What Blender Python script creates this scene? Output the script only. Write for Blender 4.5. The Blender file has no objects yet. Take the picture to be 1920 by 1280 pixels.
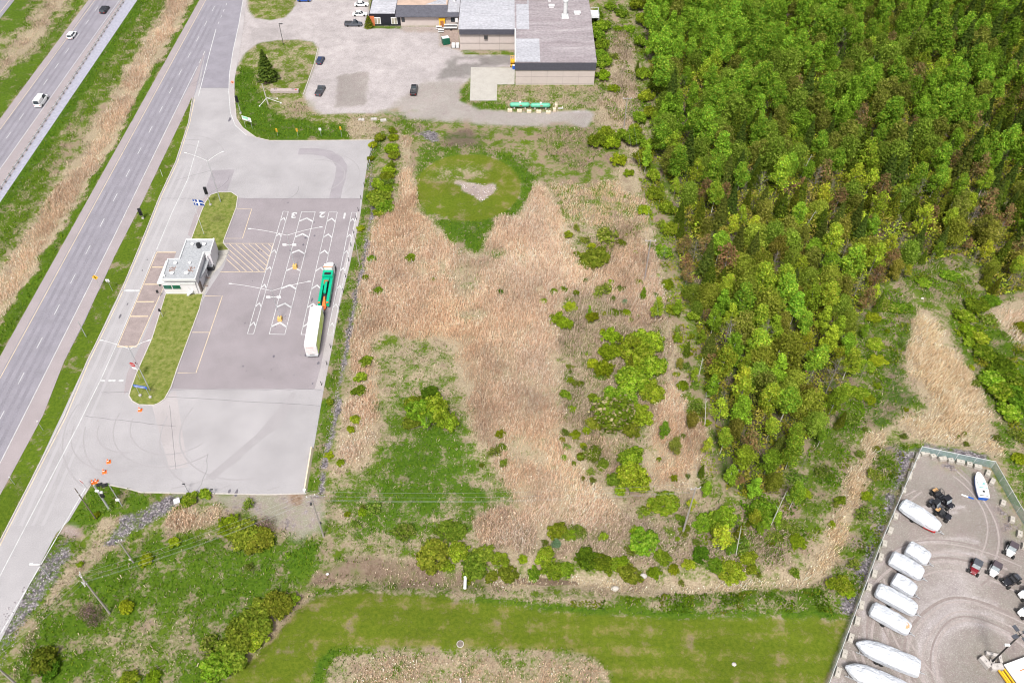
import bpy, math, random
import numpy as np
from mathutils import Vector, Matrix
C = bpy.context.scene.collection
scene = bpy.context.scene
# ---------------------------------------------------------------- camera, sky, sun, exposure
H = 140.0; FPX = 1610.0; PITCH = math.atan(1770/1610.)
cam_d = bpy.data.cameras.new('camera'); cam = bpy.data.objects.new('camera', cam_d); C.objects.link(cam)
cam_d.sensor_width = 36; cam_d.lens = FPX/1920*36; cam_d.clip_end = 4000; cam_d.clip_start = 1
cam.location = (0, 0, H); cam.rotation_euler = (math.pi/2-PITCH, 0, 0); scene.camera = cam
SUN_EL, SUN_AZ = math.radians(58), math.radians(188)      # azimuth clockwise from +Y
w = bpy.data.worlds.new('World'); scene.world = w; w.use_nodes = True
nt = w.node_tree; nt.nodes.clear()
sky = nt.nodes.new('ShaderNodeTexSky'); sky.sky_type = 'NISHITA'; sky.sun_disc = False
sky.sun_elevation = SUN_EL; sky.sun_rotation = SUN_AZ; sky.dust_density = 4; sky.air_density = 1.0
hs = nt.nodes.new('ShaderNodeHueSaturation'); hs.inputs['Saturation'].default_value = .32
bgn = nt.nodes.new('ShaderNodeBackground'); bgn.inputs['Strength'].default_value = .078
wo = nt.nodes.new('ShaderNodeOutputWorld')
nt.links.new(sky.outputs[0], hs.inputs['Color']); nt.links.new(hs.outputs[0], bgn.inputs[0]); nt.links.new(bgn.outputs[0], wo.inputs[0])
sd = bpy.data.lights.new('sun', 'SUN'); sd.energy = 2.3; sd.angle = math.radians(12); sd.color = (1, .96, .9)
so = bpy.data.objects.new('sun', sd); C.objects.link(so)
_d = Vector((math.sin(SUN_AZ)*math.cos(SUN_EL), math.cos(SUN_AZ)*math.cos(SUN_EL), math.sin(SUN_EL)))
so.rotation_euler = _d.to_track_quat('Z', 'Y').to_euler(); so.location = (0, 0, 200)
scene.view_settings.view_transform = 'Standard'; scene.view_settings.look = 'None'
scene.view_settings.gamma = 1; scene.view_settings.exposure = 1.05
scene.cycles.pixel_filter_type = 'BLACKMAN_HARRIS'; scene.cycles.filter_width = 1.1
scene.cycles.max_bounces = 5; scene.cycles.diffuse_bounces = 4; scene.cycles.glossy_bounces = 2
scene.cycles.transmission_bounces = 2; scene.cycles.transparent_max_bounces = 8
scene.cycles.use_adaptive_sampling = True; scene.cycles.adaptive_threshold = .02

# ---------------------------------------------------------------- helpers
_c, _s = math.cos(PITCH), math.sin(PITCH)
def at(u, v, z=0.0):
    """world point at height z seen at photo pixel (u, v) of 1920x1280"""
    dx, dy = (u-960)/FPX, -(v-640)/FPX
    t = (z-H)/(-_s+dy*_c)
    return Vector((dx*t, (_c+dy*_s)*t, z))
def pix(p):
    x, y, z = p[0], p[1], p[2]-H
    dep = y*_c - z*_s; up = y*_s + z*_c
    return 960+FPX*x/dep, 640-FPX*up/dep
def hgt(b, tv):
    """height of a vertical thing whose base is at pixel b and whose top shows at row tv"""
    P = at(*b); lo, hi = 0., 40.
    for _ in range(30):
        m = (lo+hi)/2
        if pix((P.x, P.y, m))[1] > tv: lo = m
        else: hi = m
    return lo
def head(a, b, z=0):
    p, q = at(*a, z), at(*b, z); return math.atan2(q.y-p.y, q.x-p.x)
R = random.Random(7)
NP = np.random.default_rng(11)

def vnoise(x, y, sc, seed=0):
    x = x/sc+seed*17.31; y = y/sc-seed*9.17
    xi, yi = np.floor(x), np.floor(y); fx, fy = x-xi, y-yi
    fx = fx*fx*(3-2*fx); fy = fy*fy*(3-2*fy)
    def h(a, b):
        n = np.sin(a*127.1+b*311.7+seed*74.7)*43758.5453
        return n-np.floor(n)
    return (h(xi, yi)*(1-fx)+h(xi+1, yi)*fx)*(1-fy)+(h(xi, yi+1)*(1-fx)+h(xi+1, yi+1)*fx)*fy
def fbm(x, y, sc, seed=0):
    return (vnoise(x, y, sc, seed)+.5*vnoise(x, y, sc/2.1, seed+1)+.25*vnoise(x, y, sc/4.3, seed+2))/1.75
def wpoly(px): return np.array([tuple(at(u, v))[:2] for u, v in px])
def sdist(P, x, y):
    """signed distance to polygon P (negative inside)"""
    d2 = np.full(x.shape, 1e18); ins = np.zeros(x.shape, bool); n = len(P)
    for i in range(n):
        ax, ay = P[i]; bx, by = P[(i+1) % n]
        ex, ey = bx-ax, by-ay; L = ex*ex+ey*ey+1e-12
        t = np.clip(((x-ax)*ex+(y-ay)*ey)/L, 0, 1)
        d2 = np.minimum(d2, (x-ax-t*ex)**2+(y-ay-t*ey)**2)
        c = ((ay > y) != (by > y)); 
        xx = ex*(y-ay)/(ey if abs(ey) > 1e-12 else 1e-12)+ax
        ins ^= c & (x < xx)
    d = np.sqrt(d2); return np.where(ins, -d, d)
def scatter(P, dens, seed=0):
    r = np.random.default_rng(seed); lo, hi = P.min(0), P.max(0)
    n = int((hi[0]-lo[0])*(hi[1]-lo[1])*dens)
    x = r.uniform(lo[0], hi[0], n); y = r.uniform(lo[1], hi[1], n)
    k = sdist(P, x, y) < 0; return x[k], y[k]

def tag(o, label=None, cat=None, group=None, kind=None):
    if label: o['label'] = label
    if cat: o['category'] = cat
    if group: o['group'] = group
    if kind: o['kind'] = kind
    return o
def thing(name, label, cat, loc=(0, 0, 0), rotz=0, group=None):
    o = bpy.data.objects.new(name, None); C.objects.link(o); o.location = loc; o.rotation_euler = (0, 0, rotz)
    o.empty_display_size = .3
    return tag(o, label, cat, group)
def dup(root, loc, rotz, label, group=None, scale=None, mats=None):
    """copy of a thing with its parts and sub-parts"""
    r = root.copy(); C.objects.link(r); r.location = loc; r.rotation_euler = (0, 0, rotz); r['label'] = label
    if group: r['group'] = group
    if scale: r.scale = scale
    for ch in list(root.children):
        c = ch.copy(); C.objects.link(c); c.parent = r
        for g in list(ch.children):
            d = g.copy(); C.objects.link(d); d.parent = c
    return r

class MB:
    def __init__(s): s.v = []; s.f = []; s.m = []; s.mi = 0; s.M = Matrix.Identity(4)
    def vv(s, p): s.v.append(tuple(s.M @ Vector(p))); return len(s.v)-1
    def face(s, pts):
        ids = [s.vv(p) for p in pts]; s.f.append(ids); s.m.append(s.mi)
    def idf(s, ids): s.f.append(ids); s.m.append(s.mi)
    def box(s, c, d, rz=0, top=1.0, ry=0):
        x, y, z = d[0]/2, d[1]/2, d[2]/2
        Rm = Matrix.Rotation(rz, 3, 'Z') @ Matrix.Rotation(ry, 3, 'Y'); c = Vector(c)
        P = [c+Rm @ Vector((sx*x*(top if sz > 0 else 1), sy*y*(top if sz > 0 else 1), sz*z)) for sz in (-1, 1) for sx, sy in ((-1, -1), (1, -1), (1, 1), (-1, 1))]
        i = [s.vv(p) for p in P]
        for q in ((3, 2, 1, 0), (4, 5, 6, 7), (0, 1, 5, 4), (1, 2, 6, 5), (2, 3, 7, 6), (3, 0, 4, 7)): s.idf([i[k] for k in q])
    def prism(s, poly, z0, z1, inset=0):
        n = len(poly); cx = sum(p[0] for p in poly)/n; cy = sum(p[1] for p in poly)/n
        a = [s.vv((p[0], p[1], z0)) for p in poly]
        b = [s.vv((p[0]+(cx-p[0])*inset, p[1]+(cy-p[1])*inset, z1)) for p in poly]
        s.idf(a[::-1]); s.idf(b)
        for i in range(n): j = (i+1) % n; s.idf([a[i], a[j], b[j], b[i]])
    def rings(s, rs, close=True, caps=True):
        ids = [[s.vv(p) for p in r] for r in rs]; n = len(rs[0])
        for a, b in zip(ids, ids[1:]):
            for i in range(n if close else n-1):
                j = (i+1) % n; s.idf([a[i], a[j], b[j], b[i]])
        if caps: s.idf(ids[0][::-1]); s.idf(ids[-1])
    def tube(s, p, q, r, r2=None, n=8):
        p, q = Vector(p), Vector(q); r2 = r if r2 is None else r2; d = (q-p)
        if d.length < 1e-6: return
        d.normalize(); a = d.orthogonal().normalized(); b = d.cross(a)
        s.rings([[c+a*math.cos(k*2*math.pi/n)*rr+b*math.sin(k*2*math.pi/n)*rr for k in range(n)] for c, rr in ((p, r), (q, r2))])
    def path(s, pts, r, n=6):
        for a, b in zip(pts, pts[1:]): s.tube(a, b, r, n=n)
    def wheel(s, c, r, wd, ax='y', n=14):
        e = Vector((0, 1, 0)) if ax == 'y' else Vector((1, 0, 0)); c = Vector(c)
        rs = []
        u, t = (Vector((1, 0, 0)) if ax == 'y' else Vector((0, 1, 0))), Vector((0, 0, 1))
        for o, k in ((-.5, .82), (-.38, 1), (.38, 1), (.5, .82)):
            rs.append([c+e*o*wd+(u*math.cos(i*2*math.pi/n)+t*math.sin(i*2*math.pi/n))*r*k for i in range(n)])
        s.rings(rs)
    def ribbon(s, pts, wd, z):
        """flat strip of given width along world points"""
        n = len(pts); L = []; Rr = []
        for i, p in enumerate(pts):
            a = Vector(pts[max(i-1, 0)][:2]); b = Vector(pts[min(i+1, n-1)][:2]); d = (b-a).normalized(); nn = Vector((-d.y, d.x))*wd/2
            L.append((p[0]+nn.x, p[1]+nn.y, z)); Rr.append((p[0]-nn.x, p[1]-nn.y, z))
        for i in range(n-1): s.face([Rr[i], Rr[i+1], L[i+1], L[i]])
    def wall(s, pts, wd, z0, z1, closed=False):
        """vertical walled strip (kerb) along world points"""
        n = len(pts); A = []; B = []
        for i, p in enumerate(pts):
            a = Vector(pts[(i-1) % n if closed else max(i-1, 0)][:2]); b = Vector(pts[(i+1) % n if closed else min(i+1, n-1)][:2])
            d = (b-a).normalized(); nn = Vector((-d.y, d.x))*wd/2
            A.append((p[0]+nn.x, p[1]+nn.y)); B.append((p[0]-nn.x, p[1]-nn.y))
        rs = [[(a[0], a[1], z0), (b[0], b[1], z0), (b[0], b[1], z1), (a[0], a[1], z1)] for a, b in zip(A, B)]
        if closed: rs.append(rs[0])
        s.rings(rs, caps=not closed)
    def mesh(s, name, mats):
        me = bpy.data.meshes.new(name); me.from_pydata(s.v, [], s.f)
        for m in (mats if isinstance(mats, (list, tuple)) else [mats]): me.materials.append(m)
        if any(s.m): me.polygons.foreach_set('material_index', s.m)
        me.update(); return me
def obj(name, mb, mats=None, parent=None, smooth=False, bevel=0):
    me = mb.mesh(name, mats) if isinstance(mb, MB) else mb
    o = bpy.data.objects.new(name, me); C.objects.link(o)
    if parent: o.parent = parent
    if smooth: me.polygons.foreach_set('use_smooth', [True]*len(me.polygons))
    if bevel:
        b = o.modifiers.new('bevel', 'BEVEL'); b.width = bevel; b.segments = 2; b.limit_method = 'ANGLE'
    return o
def qmesh(name, Q, col, mat):
    """mesh of many quads Q (n,4,3) with a colour per quad (n,3)"""
    n = len(Q); me = bpy.data.meshes.new(name)
    me.vertices.add(n*4); me.vertices.foreach_set('co', np.ascontiguousarray(Q, np.float32).ravel())
    me.loops.add(n*4); me.loops.foreach_set('vertex_index', np.arange(n*4, dtype=np.int32))
    me.polygons.add(n); me.polygons.foreach_set('loop_start', np.arange(0, n*4, 4, dtype=np.int32))
    me.update(calc_edges=True)
    a = me.color_attributes.new('Col', 'FLOAT_COLOR', 'POINT')
    cc = np.ones((n*4, 4), np.float32); cc[:, :3] = np.repeat(col, 4, 0); a.data.foreach_set('color', cc.ravel())
    me.materials.append(mat); return me

# ---------------------------------------------------------------- materials
def nodes(m):
    m.use_nodes = True; t = m.node_tree; return t, t.nodes, t.links
def pm(name, col, rough=.6, metal=0, var=.15, sc=2.0, spec=.4, fine=0, col2=None, stretch=None):
    """painted / solid surface with procedural unevenness"""
    m = bpy.data.materials.new(name); t, N, L = nodes(m); b = N['Principled BSDF']
    b.inputs['Roughness'].default_value = rough; b.inputs['Metallic'].default_value = metal
    b.inputs['Specular IOR Level'].default_value = spec
    tc = N.new('ShaderNodeTexCoord'); mp = N.new('ShaderNodeMapping'); L.new(tc.outputs['Object'], mp.inputs[0])
    if stretch: mp.inputs['Scale'].default_value = stretch
    n = N.new('ShaderNodeTexNoise'); n.inputs['Scale'].default_value = sc; n.inputs['Detail'].default_value = 6; n.inputs['Roughness'].default_value = .65
    L.new(mp.outputs[0], n.inputs['Vector'])
    mx = N.new('ShaderNodeMix'); mx.data_type = 'RGBA'
    c = np.array(col); c2 = np.array(col2) if col2 is not None else c*(1+var)
    mx.inputs['A'].default_value = (*(c*(1-var)), 1); mx.inputs['B'].default_value = (*np.minimum(c2, 1), 1)
    mr = N.new('ShaderNodeMapRange'); mr.inputs['From Min'].default_value = .3; mr.inputs['From Max'].default_value = .7
    L.new(n.outputs[0], mr.inputs[0]); L.new(mr.outputs[0], mx.inputs['Factor']); out = mx.outputs['Result']
    if fine:
        n2 = N.new('ShaderNodeTexNoise'); n2.inputs['Scale'].default_value = fine; n2.inputs['Detail'].default_value = 2; L.new(tc.outputs['Object'], n2.inputs['Vector'])
        m2 = N.new('ShaderNodeMapRange'); m2.inputs['From Min'].default_value = .25; m2.inputs['From Max'].default_value = .75; m2.inputs['To Min'].default_value = .8; m2.inputs['To Max'].default_value = 1.2
        L.new(n2.outputs[0], m2.inputs[0]); vm = N.new('ShaderNodeVectorMath'); vm.operation = 'SCALE'; L.new(out, vm.inputs[0]); L.new(m2.outputs[0], vm.inputs['Scale']); out = vm.outputs[0]
    L.new(out, b.inputs['Base Color']); return m
def leafmat(name, tint=(1, 1, 1), hv=.5, trans=.3):
    """leaf / blade surface: colour from the mesh's own attribute, varied per object"""
    m = bpy.data.materials.new(name); t, N, L = nodes(m); N.remove(N['Principled BSDF']); out = N['Material Output']
    a = N.new('ShaderNodeVertexColor'); a.layer_name = 'Col'
    oi = N.new('ShaderNodeObjectInfo')
    mr = N.new('ShaderNodeMapRange'); mr.inputs['To Min'].default_value = 1-.32*hv; mr.inputs['To Max'].default_value = 1+.32*hv; L.new(oi.outputs['Random'], mr.inputs[0])
    hs = N.new('ShaderNodeHueSaturation'); L.new(a.outputs[0], hs.inputs['Color']); L.new(mr.outputs[0], hs.inputs['Value'])
    m3 = N.new('ShaderNodeMath'); m3.operation = 'FRACT'; m4 = N.new('ShaderNodeMath'); m4.operation = 'MULTIPLY'; m4.inputs[1].default_value = 7.77
    L.new(oi.outputs['Random'], m4.inputs[0]); L.new(m4.outputs[0], m3.inputs[0])
    mh = N.new('ShaderNodeMapRange'); mh.inputs['To Min'].default_value = .5-.025*hv; mh.inputs['To Max'].default_value = .5+.02*hv; L.new(m3.outputs[0], mh.inputs[0]); L.new(mh.outputs[0], hs.inputs['Hue'])
    vm = N.new('ShaderNodeVectorMath'); vm.operation = 'MULTIPLY'; vm.inputs[1].default_value = tint; L.new(hs.outputs[0], vm.inputs[0])
    d = N.new('ShaderNodeBsdfDiffuse'); tr = N.new('ShaderNodeBsdfTranslucent'); L.new(vm.outputs[0], d.inputs[0]); L.new(vm.outputs[0], tr.inputs[0])
    mx = N.new('ShaderNodeMixShader'); mx.inputs[0].default_value = trans; L.new(d.outputs[0], mx.inputs[1]); L.new(tr.outputs[0], mx.inputs[2]); L.new(mx.outputs[0], out.inputs[0])
    return m
M = {}
M['white'] = pm('white_paint', (.68, .68, .69), .4, var=.05)
M['wrap'] = pm('shrink_wrap', (.52, .54, .585), .4, var=.05, sc=1.2)
M['black'] = pm('black_paint', (.018, .019, .022), .35, var=.3)
M['tyre'] = pm('tyre_rubber', (.02, .02, .02), .85, var=.3)
M['glass'] = pm('window_glass', (.03, .04, .05), .08, spec=.9, var=.2)
M['greenglass'] = pm('green_glass', (.005, .09, .06), .1, spec=.9, var=.4, sc=1.5)
M['steel'] = pm('galvanised_steel', (.42, .43, .45), .45, .3, var=.12)
M['palesteel'] = pm('pale_steel', (.6, .61, .62), .5, .1, var=.1)
M['darksteel'] = pm('dark_steel', (.05, .05, .055), .5, .2, var=.2)
M['concrete'] = pm('concrete', (.42, .39, .37), .9, var=.15, sc=1.5, fine=9)
M['block'] = pm('concrete_block', (.4, .37, .33), .9, var=.2, sc=2, fine=9)
M['wood'] = pm('weathered_wood', (.3, .27, .25), .85, var=.25, sc=3, stretch=(4, 4, .4))
M['brownwood'] = pm('brown_wood', (.16, .13, .11), .85, var=.25, sc=3)
M['orange'] = pm('orange_plastic', (.8, .16, .03), .5, var=.1)
M['red'] = pm('red_paint', (.42, .015, .015), .4, var=.12)
M['blue'] = pm('blue_paint', (.01, .09, .42), .45, var=.12)
M['yellow'] = pm('yellow_paint', (.75, .42, .02), .45, var=.1)
M['green'] = pm('green_paint', (.0, .36, .2), .4, var=.12)
M['dkgreen'] = pm('dark_green_paint', (.005, .09, .05), .5, var=.2)
M['tankgreen'] = pm('pale_green_paint', (.1, .38, .25), .45, var=.15)
M['lime'] = pm('lime_paint', (.58, .74, .14), .5, var=.25, sc=1)
M['teal'] = pm('teal_paint', (.02, .3, .28), .5)
M['rust'] = pm('rusty_steel', (.3, .12, .05), .9, var=.4, sc=4)
M['mark'] = pm('road_paint_white', (.47, .47, .48), .7, var=.25, sc=.8, fine=5)
M['ymark'] = pm('road_paint_yellow', (.56, .45, .31), .7, var=.2, sc=.8, fine=5)
M['bark'] = pm('grey_bark', (.22, .2, .17), .9, var=.25, sc=3)
M['birch'] = pm('pale_bark', (.5, .49, .43), .85, var=.25, sc=3)
M['leaf'] = leafmat('leaves', (1.33, 1.15, 1.15), hv=.9, trans=.46)
def add_bump(m, sc, st, dist, stretch=(1, 1, 1)):
    t, N, L = nodes(m); tc = N.new('ShaderNodeTexCoord'); mp = N.new('ShaderNodeMapping'); mp.inputs['Scale'].default_value = stretch; n = N.new('ShaderNodeTexNoise'); n.inputs['Scale'].default_value = sc; n.inputs['Detail'].default_value = 4
    L.new(tc.outputs['Object'], mp.inputs[0]); L.new(mp.outputs[0], n.inputs['Vector']); b = N.new('ShaderNodeBump'); b.inputs['Strength'].default_value = st; b.inputs['Distance'].default_value = dist; L.new(n.outputs[0], b.inputs['Height']); L.new(b.outputs[0], N['Principled BSDF'].inputs['Normal'])
add_bump(M['wrap'], 1.6, .9, .35, (1, 1.6, 1.6))
M['blade'] = leafmat('reed_blades', hv=0, trans=.25)
# ---------------------------------------------------------------- ground: one sheet, zones give what grows or lies there, plus a painted shadow band
def paved(name, col, var, sc, streak=None, fine=6):
    return pm(name, col, .85, var=var, sc=sc, fine=fine, spec=.2, stretch=streak)
HW = head((386, 0), (0, 709)) if False else None
M['asphalt'] = paved('worn_asphalt', (.225, .213, .245), .12, .25)
M['service'] = paved('pale_asphalt', (.31, .297, .308), .13, .1)
M['shoulder'] = paved('pinkish_shoulder', (.285, .25, .26), .08, .2)
M['truckpave'] = paved('truck_lot_asphalt', (.24, .215, .23), .12, .13)
M['patch'] = paved('asphalt_patch', (.262, .242, .262), .1, .3)
M['lightpave'] = paved('bleached_asphalt', (.34, .315, .32), .12, .12)
M['scale'] = paved('brown_scale_deck', (.26, .215, .21), .18, .5)
M['verge'] = pm('crushed_stone', (.30, .30, .36), .95, var=.2, sc=1.2, fine=7)
M['concretepad'] = pm('pale_concrete', (.37, .35, .32), .9, var=.1, sc=.5, fine=4)
M['tyremark'] = paved('tyre_darkened_asphalt', (.287, .272, .283), .05, .5)

PAVE = {}
PAVE['carriageway_far'] = [(37, -12), (-60, 112), (-240, 112), (-60, -12)]
PAVE['carriageway_west'] = [(175, -12), (-60, 303), (-60, 460), (-60, 468), (266, -12)]
PAVE['carriageway_east'] = [(381, -12), (-60, 775), (-60, 1045), (0, 928), (80, 780), (120, 678), (160, 600), (173, 570), (196, 522), (215, 480), (231.5, 448), (264, 384.6), (300, 309), (338, 230), (352, 200), (359, 184), (363, 183), (368, 170), (386, 95), (406, 45), (424, -12)]
PAVE['service_road'] = [(424, -12), (406, 45), (386, 95), (368, 170), (363, 183), (353.6, 230), (329.5, 304), (300, 367), (267, 450), (229.7, 540), (213, 578), (164, 676), (120, 781), (0, 1014), (-60, 1135), (-60, 1320), (0, 1203), (105, 1000), (130, 975), (160, 925), (172, 905), (182, 903), (205, 908), (240, 915), (265, 922),
    (400, 924), (500, 926), (574, 924), (582, 870), (590, 830), (600, 770), (607, 730), (620, 665), (632, 600), (640, 560), (655, 500), (668, 440), (676, 400), (683, 345), (690, 300), (702, 262),
    (590, 263), (505, 263), (480, 257), (455, 239), (444, 222), (440, 179), (440, 148), (445, 120), (455, 60), (462, -12)]
LOT = [(458, -12), (693, -12), (693, 48), (860, 50), (863, 97), (965, 99), (965, 127), (883, 127), (881, 150), (866, 165), (862, 188), (900, 207), (1000, 212), (1100, 205), (1113, 215), (1100, 240), (900, 233), (800, 224), (716, 214), (649, 213), (579, 216), (569, 177), (590, 118), (596, 91), (586, 79), (558, 75), (518, 76), (484, 82), (461, 99), (445, 127), (438, 150), (432, 165), (430, 140), (437, 95), (447, 50)]
STRIP3 = [(359, 184), (338, 230), (300, 309), (264, 384), (215, 480), (173, 570), (120, 678), (80, 780), (0, 928), (-60, 1045), (-60, 1135), (0, 1014), (120, 781), (164, 676), (213, 578), (267, 450), (329.5, 304), (353.6, 230), (362, 184)]
REEDS = {   # polygon, density /m2, height, colour set
 'median': ([(322, -12), (262, 95), (205, 195), (125, 315), (60, 420), (-40, 565), (-40, 680), (0, 610), (60, 512), (130, 400), (200, 290), (268, 165), (330, 60), (360, -12)], 6, 1.5, 0),
 'far_median': ([(92, -12), (125, -12), (92, 45), (55, 85), (30, 115), (-30, 165), (-30, 140), (0, 112), (25, 85), (50, 55), (70, 25)], 3, 1.0, 1),
 'main': ([(752, 255), (775, 262), (775, 330), (785, 380), (810, 420), (835, 450), (870, 470), (900, 478), (915, 445), (930, 412), (965, 400), (985, 378), (1005, 342), (1020, 350), (1035, 370), (1062, 420), (1075, 470), (1112, 505), (1180, 440), (1215, 430), (1240, 480), (1255, 560), (1240, 610), (1180, 615), (1130, 560), (1060, 560), (1045, 640), (1060, 720), (1060, 800), (1095, 860), (1130, 900), (1150, 930), (1190, 970), (1100, 1000), (1050, 985), (1020, 1010), (990, 1040), (900, 1020), (880, 970), (960, 950), (930, 890), (880, 830), (870, 780), (850, 720), (832, 655), (780, 640), (720, 625), (698, 650), (715, 700), (725, 760), (715, 830), (705, 870), (650, 885), (614, 905), (630, 850), (645, 780), (660, 700), (656, 640), (668, 590), (670, 540), (678, 500), (695, 440), (705, 390), (745, 385), (748, 330)], 8, 1.9, 0),
 'east': ([(1255, 600), (1270, 680), (1290, 760), (1322, 805), (1332, 870), (1312, 900), (1290, 920), (1230, 920), (1200, 880), (1205, 800), (1232, 765), (1252, 700)], 7, 1.8, 0),
 'north_tuft': ([(1160, 297), (1182, 297), (1202, 340), (1197, 362), (1160, 358)], 8, 2.0, 0),
 'thicket': ([(1075, 440), (1180, 410), (1235, 440), (1265, 560), (1262, 700), (1235, 780), (1200, 900), (1230, 930), (1120, 925), (1055, 850), (1040, 740), (1035, 640), (1055, 540), (1105, 510)], 5.5, 1.5, 1),
 'factory_side': ([(1148, 60), (1178, 55), (1197, 180), (1205, 250), (1185, 290), (1165, 240), (1120, 232), (1118, 190), (1142, 165)], 4, 1.5, 1),
 'triangle': ([(1715, 575), (1742, 583), (1790, 650), (1832, 722), (1872, 780), (1888, 835), (1878, 866), (1800, 842), (1740, 832), (1662, 805), (1690, 775), (1732, 765), (1722, 735), (1690, 705), (1700, 640)], 9, 1.9, 2),
 'diagonal': ([(1622, 812), (1662, 812), (1645, 880), (1604, 960), (1572, 1045), (1545, 1078), (1505, 1088), (1520, 1050), (1550, 980), (1588, 880)], 9, 2.2, 2),
 'ditch': ([(870, 1088), (1000, 1072), (1100, 1068), (1180, 1092), (1300, 1094), (1400, 1082), (1500, 1080), (1530, 1096), (1350, 1106), (1200, 1118), (1050, 1102), (900, 1104)], 6, 1.5, 2),
 'ditch_west': ([(575, 1092), (640, 1050), (700, 1042), (760, 1050), (870, 1066), (880, 1094), (760, 1096), (660, 1086), (600, 1098)], 2.6, 1.1, 1),
 'purple': ([(880, 966), (955, 948), (1010, 1000), (1004, 1042), (930, 1036), (890, 1004)], 7, 1.7, 1),
 'roadside': ([(168, 975), (200, 962), (228, 985), (216, 1012), (150, 1045), (105, 1090), (65, 1155), (35, 1235), (10, 1300), (30, 1300), (72, 1205), (115, 1120), (165, 1062), (212, 1030)], 6, 1.2, 1),
 'clump': ([(318, 958), (345, 943), (375, 965), (408, 940), (420, 965), (410, 992), (340, 1002), (306, 985)], 8, 1.3, 0),
 'south': ([(655, 1245), (700, 1230), (850, 1226), (1100, 1236), (1142, 1262), (1148, 1310), (625, 1310)], 6, .8, 0),
 'east_rim': ([(1850, 592), (1925, 550), (1990, 600), (1960, 660), (1900, 652)], 5, 1.7, 0),
 'mixed': ([(1000, 945), (1290, 930), (1340, 960), (1320, 1010), (1480, 960), (1520, 1000), (1480, 1070), (1250, 1080), (1060, 1060), (1000, 1040)], 5.5, 1.4, 1),
 'lotside': ([(690, 640), (705, 660), (712, 720), (700, 800), (640, 880), (625, 900), (640, 800), (650, 720), (662, 650)], 5, 1.5, 0),
 'north_band': ([(1020, 345), (1160, 330), (1225, 380), (1215, 425), (1150, 440), (1080, 440), (1045, 390)], 3.0, 1.2, 0),
}
WOOD = [(1228, -40), (1212, 95), (1235, 225), (1232, 300), (1262, 360), (1268, 470), (1290, 560), (1312, 640), (1322, 720), (1342, 800), (1348, 865), (1362, 918), (1405, 938), (1452, 915), (1482, 868), (1510, 825), (1568, 770), (1600, 690), (1598, 610), (1650, 545), (1705, 500), (1800, 478), (1840, 505), (1850, 560), (1925, 545), (2060, 600), (2120, -40)]
# (polygon, dry, lush, dirt, gravel, pave, dark, feather, jitter)
Z = []
def zone(px, dry=.4, lush=.5, dirt=0, grav=0, pave=0, dark=0, fe=1.0, ji=1.0): Z.append((px, (dry, lush, dirt, grav, pave, dark), fe, ji))
def ell(cx, cy, rx, ry, n=28): return [(cx+rx*math.cos(k*2*math.pi/n), cy+ry*math.sin(k*2*math.pi/n)) for k in range(n)]
zone([(-60, -12), (166, -12), (-60, 303)], .12, .72, fe=1, ji=.5)
zone([(70, -12), (150, -12), (100, 60), (40, 120), (-40, 190), (-40, 90), (40, 50)], .5, .5, .12, fe=2, ji=2)
zone([(257, -12), (-60, 460), (-60, 505), (290, -12)], .06, .95, fe=1)
zone([(290, -12), (-60, 505), (-60, 575), (325, -12)], .24, .6, .06, fe=2, ji=3)
zone([(150, 225), (180, 215), (165, 260), (110, 320), (95, 330), (100, 280)], .5, .55, .35, fe=2, ji=3)
zone([(352, -12), (-60, 695), (-60, 775), (381, -12)], .06, .8, fe=.6, ji=.4)
zone(STRIP3, .14, .55, fe=.6, ji=.4)
zone(LOT, pave=1, fe=.6, ji=.5)
zone([(462, -12), (558, -12), (556, 5), (548, 20), (535, 33), (507, 38), (478, 34), (467, 21)], .4, .35, fe=.5, ji=.4)
zone([(461, 99), (484, 82), (518, 76), (558, 75), (586, 79), (596, 91), (590, 118), (569, 177), (579, 216), (649, 213), (716, 213), (760, 228), (702, 262), (505, 262), (455, 239), (440, 200), (440, 148), (445, 127)], .42, .4, .05, fe=.6, ji=.4)
zone([(440, 128), (470, 128), (482, 170), (520, 215), (600, 232), (660, 240), (660, 262), (505, 262), (455, 239), (440, 200)], .08, .95, fe=2, ji=2.5)
zone([(520, 195), (575, 190), (600, 215), (540, 222)], .6, .4, .3, fe=2, ji=2)
zone([(655, 225), (690, 220), (720, 250), (700, 262), (655, 262)], .85, .5, .1, fe=1.5, ji=2)
zone([(632, 142), (690, 135), (682, 196), (626, 202)], pave=.9, dark=.28, dirt=.15, fe=.8, ji=1.2)
zone([(470, 52), (520, 55), (515, 75), (468, 80)], pave=1, dark=.18, fe=1, ji=2)
zone([(716, 213), (800, 152), (870, 150), (862, 190), (1000, 210), (1112, 210), (1100, 242), (900, 235), (760, 226)], dirt=.12, grav=.0, pave=.85, dark=.14, fe=1.2, ji=1.5)
zone([(820, 150), (845, 108), (965, 99), (965, 120), (884, 127), (883, 142)], pave=.9, dark=.55, fe=1.5, ji=2)
zone([(858, 112), (900, 108), (900, 118), (858, 120)], pave=1, dark=0, fe=1, ji=1.5)
zone([(822, 55), (863, 50), (863, 92), (828, 86)], dirt=.95, pave=.5, fe=1.2, ji=1.2)
zone([(740, 49), (830, 50), (825, 62), (760, 60)], dirt=.4, pave=.85, fe=1, ji=1)
zone([(693, 48), (752, 49), (752, 54), (693, 54)], .2, .7, fe=.3, ji=.3)
zone([(866, 98), (965, 98), (965, 104), (868, 103)], .35, .5, fe=.4, ji=.4)
zone([(866, 160), (881, 148), (881, 192), (933, 192), (933, 160), (1116, 161), (1118, 205), (1000, 211), (900, 206), (862, 190)], .55, .55, .2, fe=1, ji=1)
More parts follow.
